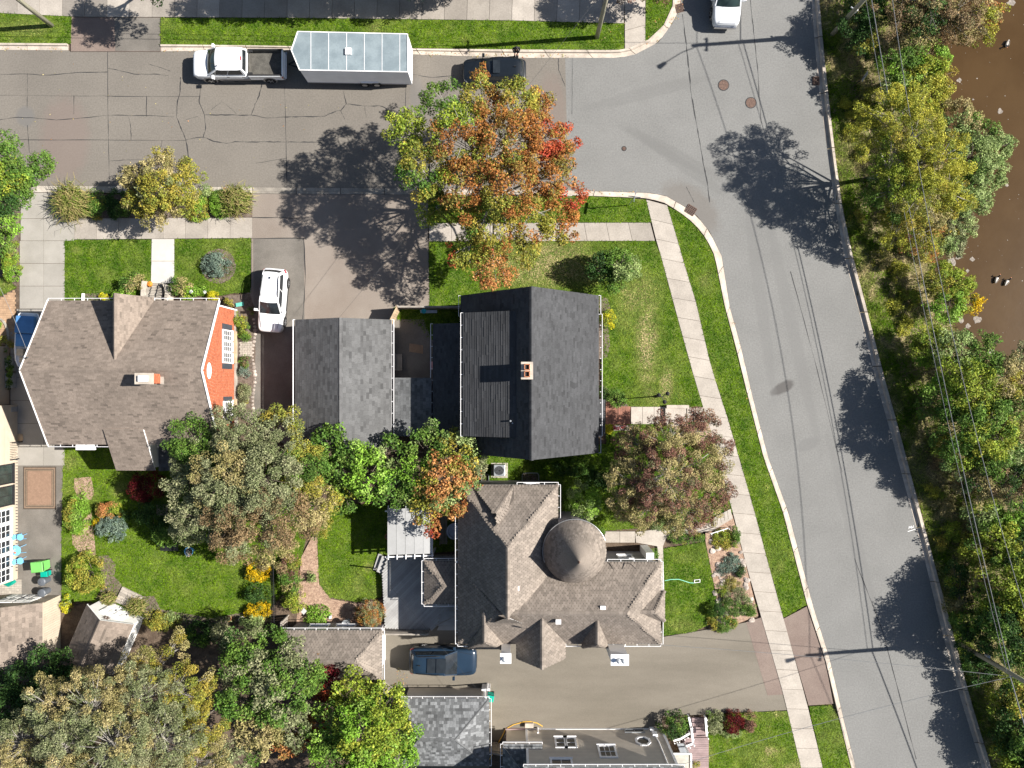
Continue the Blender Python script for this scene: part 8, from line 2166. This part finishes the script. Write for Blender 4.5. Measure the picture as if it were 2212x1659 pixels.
for fx, fy, r_, m_, lab, pln in ((414, 1188, .3, 'bistro_blue', 'blue glazed pot with pink flowers beside the dark bench', True), (297, 1295, .2, 'wood_tan', 'tan pot on the wooden platform by the white shed', False), (497, 1334, .2, 'terracotta', 'terracotta pot at the lawn edge', False), (526, 1335, .22, 'concrete_kerb', 'pale stone pot beside the terracotta one', False), (839, 1217 - 60, .2, 'terracotta', 'terracotta pot near the pergola post', False), (1096, 1586, .2, 'galvanised', 'metal pot near the dark back steps', False)):
    p = thing('plant_pot', lab, 'pot', W(fx, fy, .1)); c = W(fx, fy, .1)
    MB().lathe(c, [(r_ * .65, 0), (r_, r_ * 1.5), (r_ * 1.08, r_ * 1.55), (r_ * 1.08, r_ * 1.7), (r_ * .9, r_ * 1.7), (r_ * .85, r_ * 1.45)], 18).build('pot', M[m_], p)
    MB().lathe(c + Vector((0, 0, r_ * 1.45)), [(r_ * .86, 0), (r_ * .86, .01)], 18).build('compost', M['soil'], p)
    if pln:
        cr = Crown(); cr.clump(c + Vector((0, -.15, r_ * 2)), .26, 'flowers', 50, .1); cr.clump(c + Vector((.1, -.1, r_ * 2)), .22, 'green', 40, .1); cr.build('flowers', p)
wp = thing('wooden_platform', 'weathered wooden plank platform before the white shed', 'platform', W(275, 1300, .1))
a, b = Vector((258, 1269 + 0)), Vector((250, 1300))
for i in range(6):
    p0 = (264 + -2.6 * i * 1.0, 1268 + i * 5.4); d_ = (44, 21)
    MB().prism(P2([(p0[0], p0[1]), (p0[0] + d_[0], p0[1] + d_[1]), (p0[0] + d_[0] - 2.4, p0[1] + d_[1] + 4.8), (p0[0] - 2.4, p0[1] + 4.8)], .25), .05, .25, rnd.uniform(.8, 1.25)).build('plank', M['wood_weathered'], wp)
wpl = thing('stepping_planks', 'grey wooden boardwalk under the shaded shrubs', 'boardwalk', W(350, 1105, .1))
for i in range(6):
    MB().prism(P2([(338, 1090 + i * 4), (362, 1090 + i * 4), (362, 1093.5 + i * 4), (338, 1093.5 + i * 4)], .14), .08, .15, rnd.uniform(.8, 1.2)).build('plank', M['wood_weathered'], wpl)
ir = thing('iron_fence', 'black iron fence with rails behind the golden daisies', 'fence', W(592, 1265, .1))
for z_ in (.25, 1.15): MB().bar(W(590, 1195, z_), W(592, 1345, z_), .04, .04).build('rail', M['black_metal'], ir)
for k in range(44):
    p = W(590 + .045 * k, 1195 + 3.42 * k, .6); MB().bb(p.x - .012, p.x + .012, p.y - .012, p.y + .012, .08, 1.25).build('picket', M['black_metal'], ir)
fence('short weathered board fence at the north corner of the hipped garage', W(622, 1328, 0), W(622, 1356, 0), 1.5)
fence('grey louvred side gate between hipped garage and driveway wall', W(829, 1468, 0), W(856, 1490, 0), 1.6)
fence('grey board fence closing the courtyard on the street side', W(866, 668, 0), W(998, 668, 0), 1.7)
fence('angled board gate between garage and courtyard fence', W(850, 700, 0), W(866, 668, 0), 1.7, 'wood_tan')
fence('grey board fence between the two southern garages', W(1060, 1600, 0), W(1090, 1606, 0), 1.7)
ht = thing('wash_tub', 'round pale basin under the west eave of the turreted house', 'tub', W(982, 1142, 0)); c = W(984, 1143, .1)
MB().lathe(c, [(.5, 0), (.55, .75), (.6, .78), (.6, .84), (.48, .84), (.46, .7)], 24).build('shell', M['galvanised'], ht); MB().lathe(c + Vector((0, 0, .68)), [(.47, 0), (.47, .01)], 20).build('water', M['glass_dark'], ht)
mt = thing('slatted_mat', 'pale slatted wooden mat on the courtyard floor', 'mat', W(899, 752, .1))
for k in range(11):
    MB().prism(P2([(885 + k * 2.7, 742 + k * .4), (886.6 + k * 2.7, 742 + k * .4), (886.2 + k * 2.7, 760 + k * .4), (884.6 + k * 2.7, 760 + k * .4)], .14), .115, .15).build('slat', M['paver_tan'], mt)
sh_ = thing('wall_shelf', 'grey shelf with a turquoise basin along the courtyard fence', 'shelf', W(927, 673, .1))
MB().prism(P2([(908, 669.5), (944, 669.5), (944, 676), (908, 676)], 1.0), .95, 1.0).build('board', M['galvanised'], sh_)
for x in (910, 942):
    p = W(x, 672, .5); MB().bb(p.x - .03, p.x + .03, p.y - .03, p.y + .03, .1, .95).build('leg', M['galvanised'], sh_)
c = W(916, 672, 1.0); MB().lathe(c, [(.1, 0), (.18, .1), (.15, .1), (.08, .03)], 16).build('basin', pm('turquoise', (.05, .4, .45), .4, .05, 3), sh_)
wbx = thing('wall_bench', 'pinkish painted bench end beside the courtyard wing wall', 'bench', W(931, 790, .1))
MB().prism(P2([(929, 781), (937, 781), (937, 798), (929, 798)], .5), .45, .5).build('seat', pm('pink_paint', (.55, .3, .3), .6, .06, 3), wbx)
for y in (782, 797):
    p = W(931, y, .25); MB().bb(p.x - .03, p.x + .03, p.y - .03, p.y + .03, .1, .45).build('leg', M['pink_paint'], wbx)
# AC unit and window wells between the two houses
ac = thing('air_conditioner', 'square outdoor air conditioner with round fan grille on a pad', 'air conditioner', W(1079, 1015, .1)); c = W(1079, 1015, .45)
MB().prism(P2([(1061, 1000), (1097, 1000), (1097, 1032), (1061, 1032)], .12), .0, .13).build('pad', M['concrete_walk'], ac)
MB().box((c.x, c.y, .5), (.82, .82, .72)).build('casing', M['galvanised'], ac, bevel=.04)
MB().lathe((c.x, c.y, .86), [(.33, 0), (.33, .02)], 24).build('fan_opening', M['black_metal'], ac)
gr = MB()
for r_ in (.1, .17, .24, .31): gr.tube([(c.x + r_ * math.cos(a), c.y + r_ * math.sin(a), .9) for a in np.linspace(0, 2 * math.pi, 25)], .008, 4)
gr.build('grille', M['galvanised'], ac, kind='stuff')
for i, (x0_, x1_, y0_, y1_, lab) in enumerate(((1128, 1164, 1022, 1040, 'curved metal window well east of the air conditioner'), (1040, 1056, 1024, 1040, 'curved metal window well west of the air conditioner'))):
    w_ = MB(); pts = [W(x0_, y1_, .25), W(x0_, y0_ + 4, .25), W(x0_ + 3, y0_, .25), W(x1_ - 3, y0_, .25), W(x1_, y0_ + 4, .25), W(x1_, y1_, .25)]
    for a, b in zip(pts[:-1], pts[1:]): w_.bar(a - Vector((0, 0, .12)), b - Vector((0, 0, .12)), .03, .3)
    ww = w_.build('window_well', M['galvanised'], label=lab, cat='window well')
    MB().prism(P2([(x0_ + 1, y0_ + 1), (x1_ - 1, y0_ + 1), (x1_ - 1, y1_), (x0_ + 1, y1_)], .11), .05, .118).build('gravel_bed', M['mulch'], ww)
# white board and bird bath by the bark path
MB().hexa([W(650, 1322, .5), W(656, 1328, .45), W(663, 1320, .7), W(656, 1313, .75), W(650, 1322, .53), W(656, 1328, .48), W(663, 1320, .73), W(656, 1313, .78)]).build('garden_board', M['white_paint'], label='tilted white board among the hostas', cat='board')
bth = thing('bird_bath', 'round grey bird bath beside the garage windows', 'bird bath', W(752, 1341, .1)); c = W(752, 1341, .1)
MB().lathe(c, [(.16, 0), (.08, .1), (.07, .6), (.28, .68), (.3, .74), (.2, .68), (.05, .66)], 18).build('bowl', M['galvanised'], bth)
fig = thing('garden_figure', 'small white and blue bird figure on the mulch', 'ornament', W(714, 1332, .1)); c = W(714, 1332, .1)
MB().lathe(c, [(.05, 0), (.11, .1), (.12, .2), (.05, .3), (.07, .36), (.01, .44)], 12).build('body', M['white_paint'], fig); MB().lathe(c + Vector((.05, .1, .1)), [(.03, 0), (.09, .06), (.03, .14)], 10).build('wing', M['galvanised'], fig)
# yellow hose, white box at the south driveway
MB().tube([W(x, y, .13) for x, y in ((1058, 1640), (1072, 1612), (1085, 1590), (1092, 1575), (1108, 1566), (1130, 1559.5), (1145, 1558.5), (1160, 1562), (1172, 1569))], .035, 6).build('yellow_hose', pm('hose_yellow', (.65, .38, .06), .5, .06, 3), label='yellow hose curving past the dark back steps', cat='hose')
MB().box(W(1143, 1566, .25), (.62, .34, .32)).build('utility_box', M['concrete_kerb'], label='pale box beside the yellow hose', cat='box', bevel=.03)
nb_ = thing('gate_post', 'white gate post with cap at the grey hipped garage corner', 'post', W(1050, 1484, .1)); p = W(1050, 1484, .5)
MB().bb(p.x - .3, p.x + .3, p.y - .08, p.y + .08, .0, 1.0).build('panel', M['white_trim'], nb_)
# bare pale branches on the south-west trees already come with the crowns

# ------------------------------------------------------------------ ducks and foam on the river
def duck(label, fx, fy, rz):
    r_ = thing('duck', label, 'duck', (0, 0, 0))
    bd = loft([(.26, .05, .14, .02), (.18, .11, .17, -.02), (.05, .15, .19, -.05), (-.1, .14, .18, -.05), (-.22, .09, .17, 0), (-.32, .03, .18, .1)], [(.3, 0), (.8, .2), (1, .5), (.7, .85), (0, 1)])
    sub(bd.build('body', pm('duck_feather', (.5, .47, .43), .7, .3, 12), r_, smooth=True))
    MB().tube([(.18, 0, .12), (.24, 0, .22), (.26, 0, .3)], [.06, .045, .05], 8).build('neck', M['black_metal'], r_, smooth=True)
    MB().lathe((.28, 0, .26), [(.02, 0), (.055, .03), (.06, .07), (.03, .11)], 10).build('head', M['black_metal'], r_, smooth=True)
    MB().hexa([(.32, -.02, .29), (.41, -.025, .285), (.41, .025, .285), (.32, .02, .29), (.32, -.02, .31), (.41, -.02, .295), (.41, .02, .295), (.32, .02, .31)]).build('bill', M['terracotta'], r_)
    for s in (1, -1):
        MB().hexa([(.1, s * .13, .1), (-.24, s * .06, .12), (-.24, s * .09, .12), (.1, s * .17, .1), (.08, s * .1, .2), (-.26, s * .03, .19), (-.24, s * .06, .19), (.06, s * .13, .2)]).build('wing', M['wood_weathered'], r_)
    c = W(fx, fy, Z_WATER); r_.location = (c.x, c.y, Z_WATER + .01); r_.rotation_euler = (0, 0, rz)
duck('pale duck on the open water, one of the glinting pair', 2151, 604, 1.2); duck('darker duck just east of its glinting companion on the water', 2173, 610, 1.0)
duck('lone duck far out on the upper river', 2174, 96, -1.9); duck('duck swimming close to the bank bushes', 2048, 188, .4)
fm = pm('foam', (.22, .19, .16), .8, .3, 6)
fo = MB()
for x, y, s in ((2184, 6, .35), (2072, 174, .22), (2034, 228, .26), (2160, 240, .25), (2175, 400, .16), (2088, 226, .1), (2102, 215, .08), (2140, 760, .3), (2070, 555, .3), (2056, 565, .4), (2060, 600, .2), (2110, 690, .35), (2075, 690, .3), (2090, 705, .25), (2145, 768, .25), (2100, 560, .2), (2090, 585, .15)):
    c = W(x, y, Z_WATER); n = 12
    for k in range(1 if s > .2 else 1):
        pts = [(c.x + s * rnd.uniform(.5, 1.1) * math.cos(2 * math.pi * i / n), c.y + s * rnd.uniform(.5, 1.1) * math.sin(2 * math.pi * i / n), Z_WATER + .012) for i in range(n)]
        fo.poly(pts)
for i in range(110):
    x, y = rnd.uniform(2020, 2220), rnd.uniform(0, 800); s = abs(rnd.gauss(.01, .015)) + .012
    if np.interp(y, [b_ for b_, _ in WL], [a_ for _, a_ in WL]) + 10 < x:
        c = W(x, y, Z_WATER); fo.poly([(c.x + s * math.cos(a), c.y + s * math.sin(a) * .8, Z_WATER + .012) for a in (0, 1.2, 2.4, 3.6, 4.9)])
fo.build('foam', fm, label='patches and flecks of pale foam drifting on the brown river', cat='foam', kind='stuff')
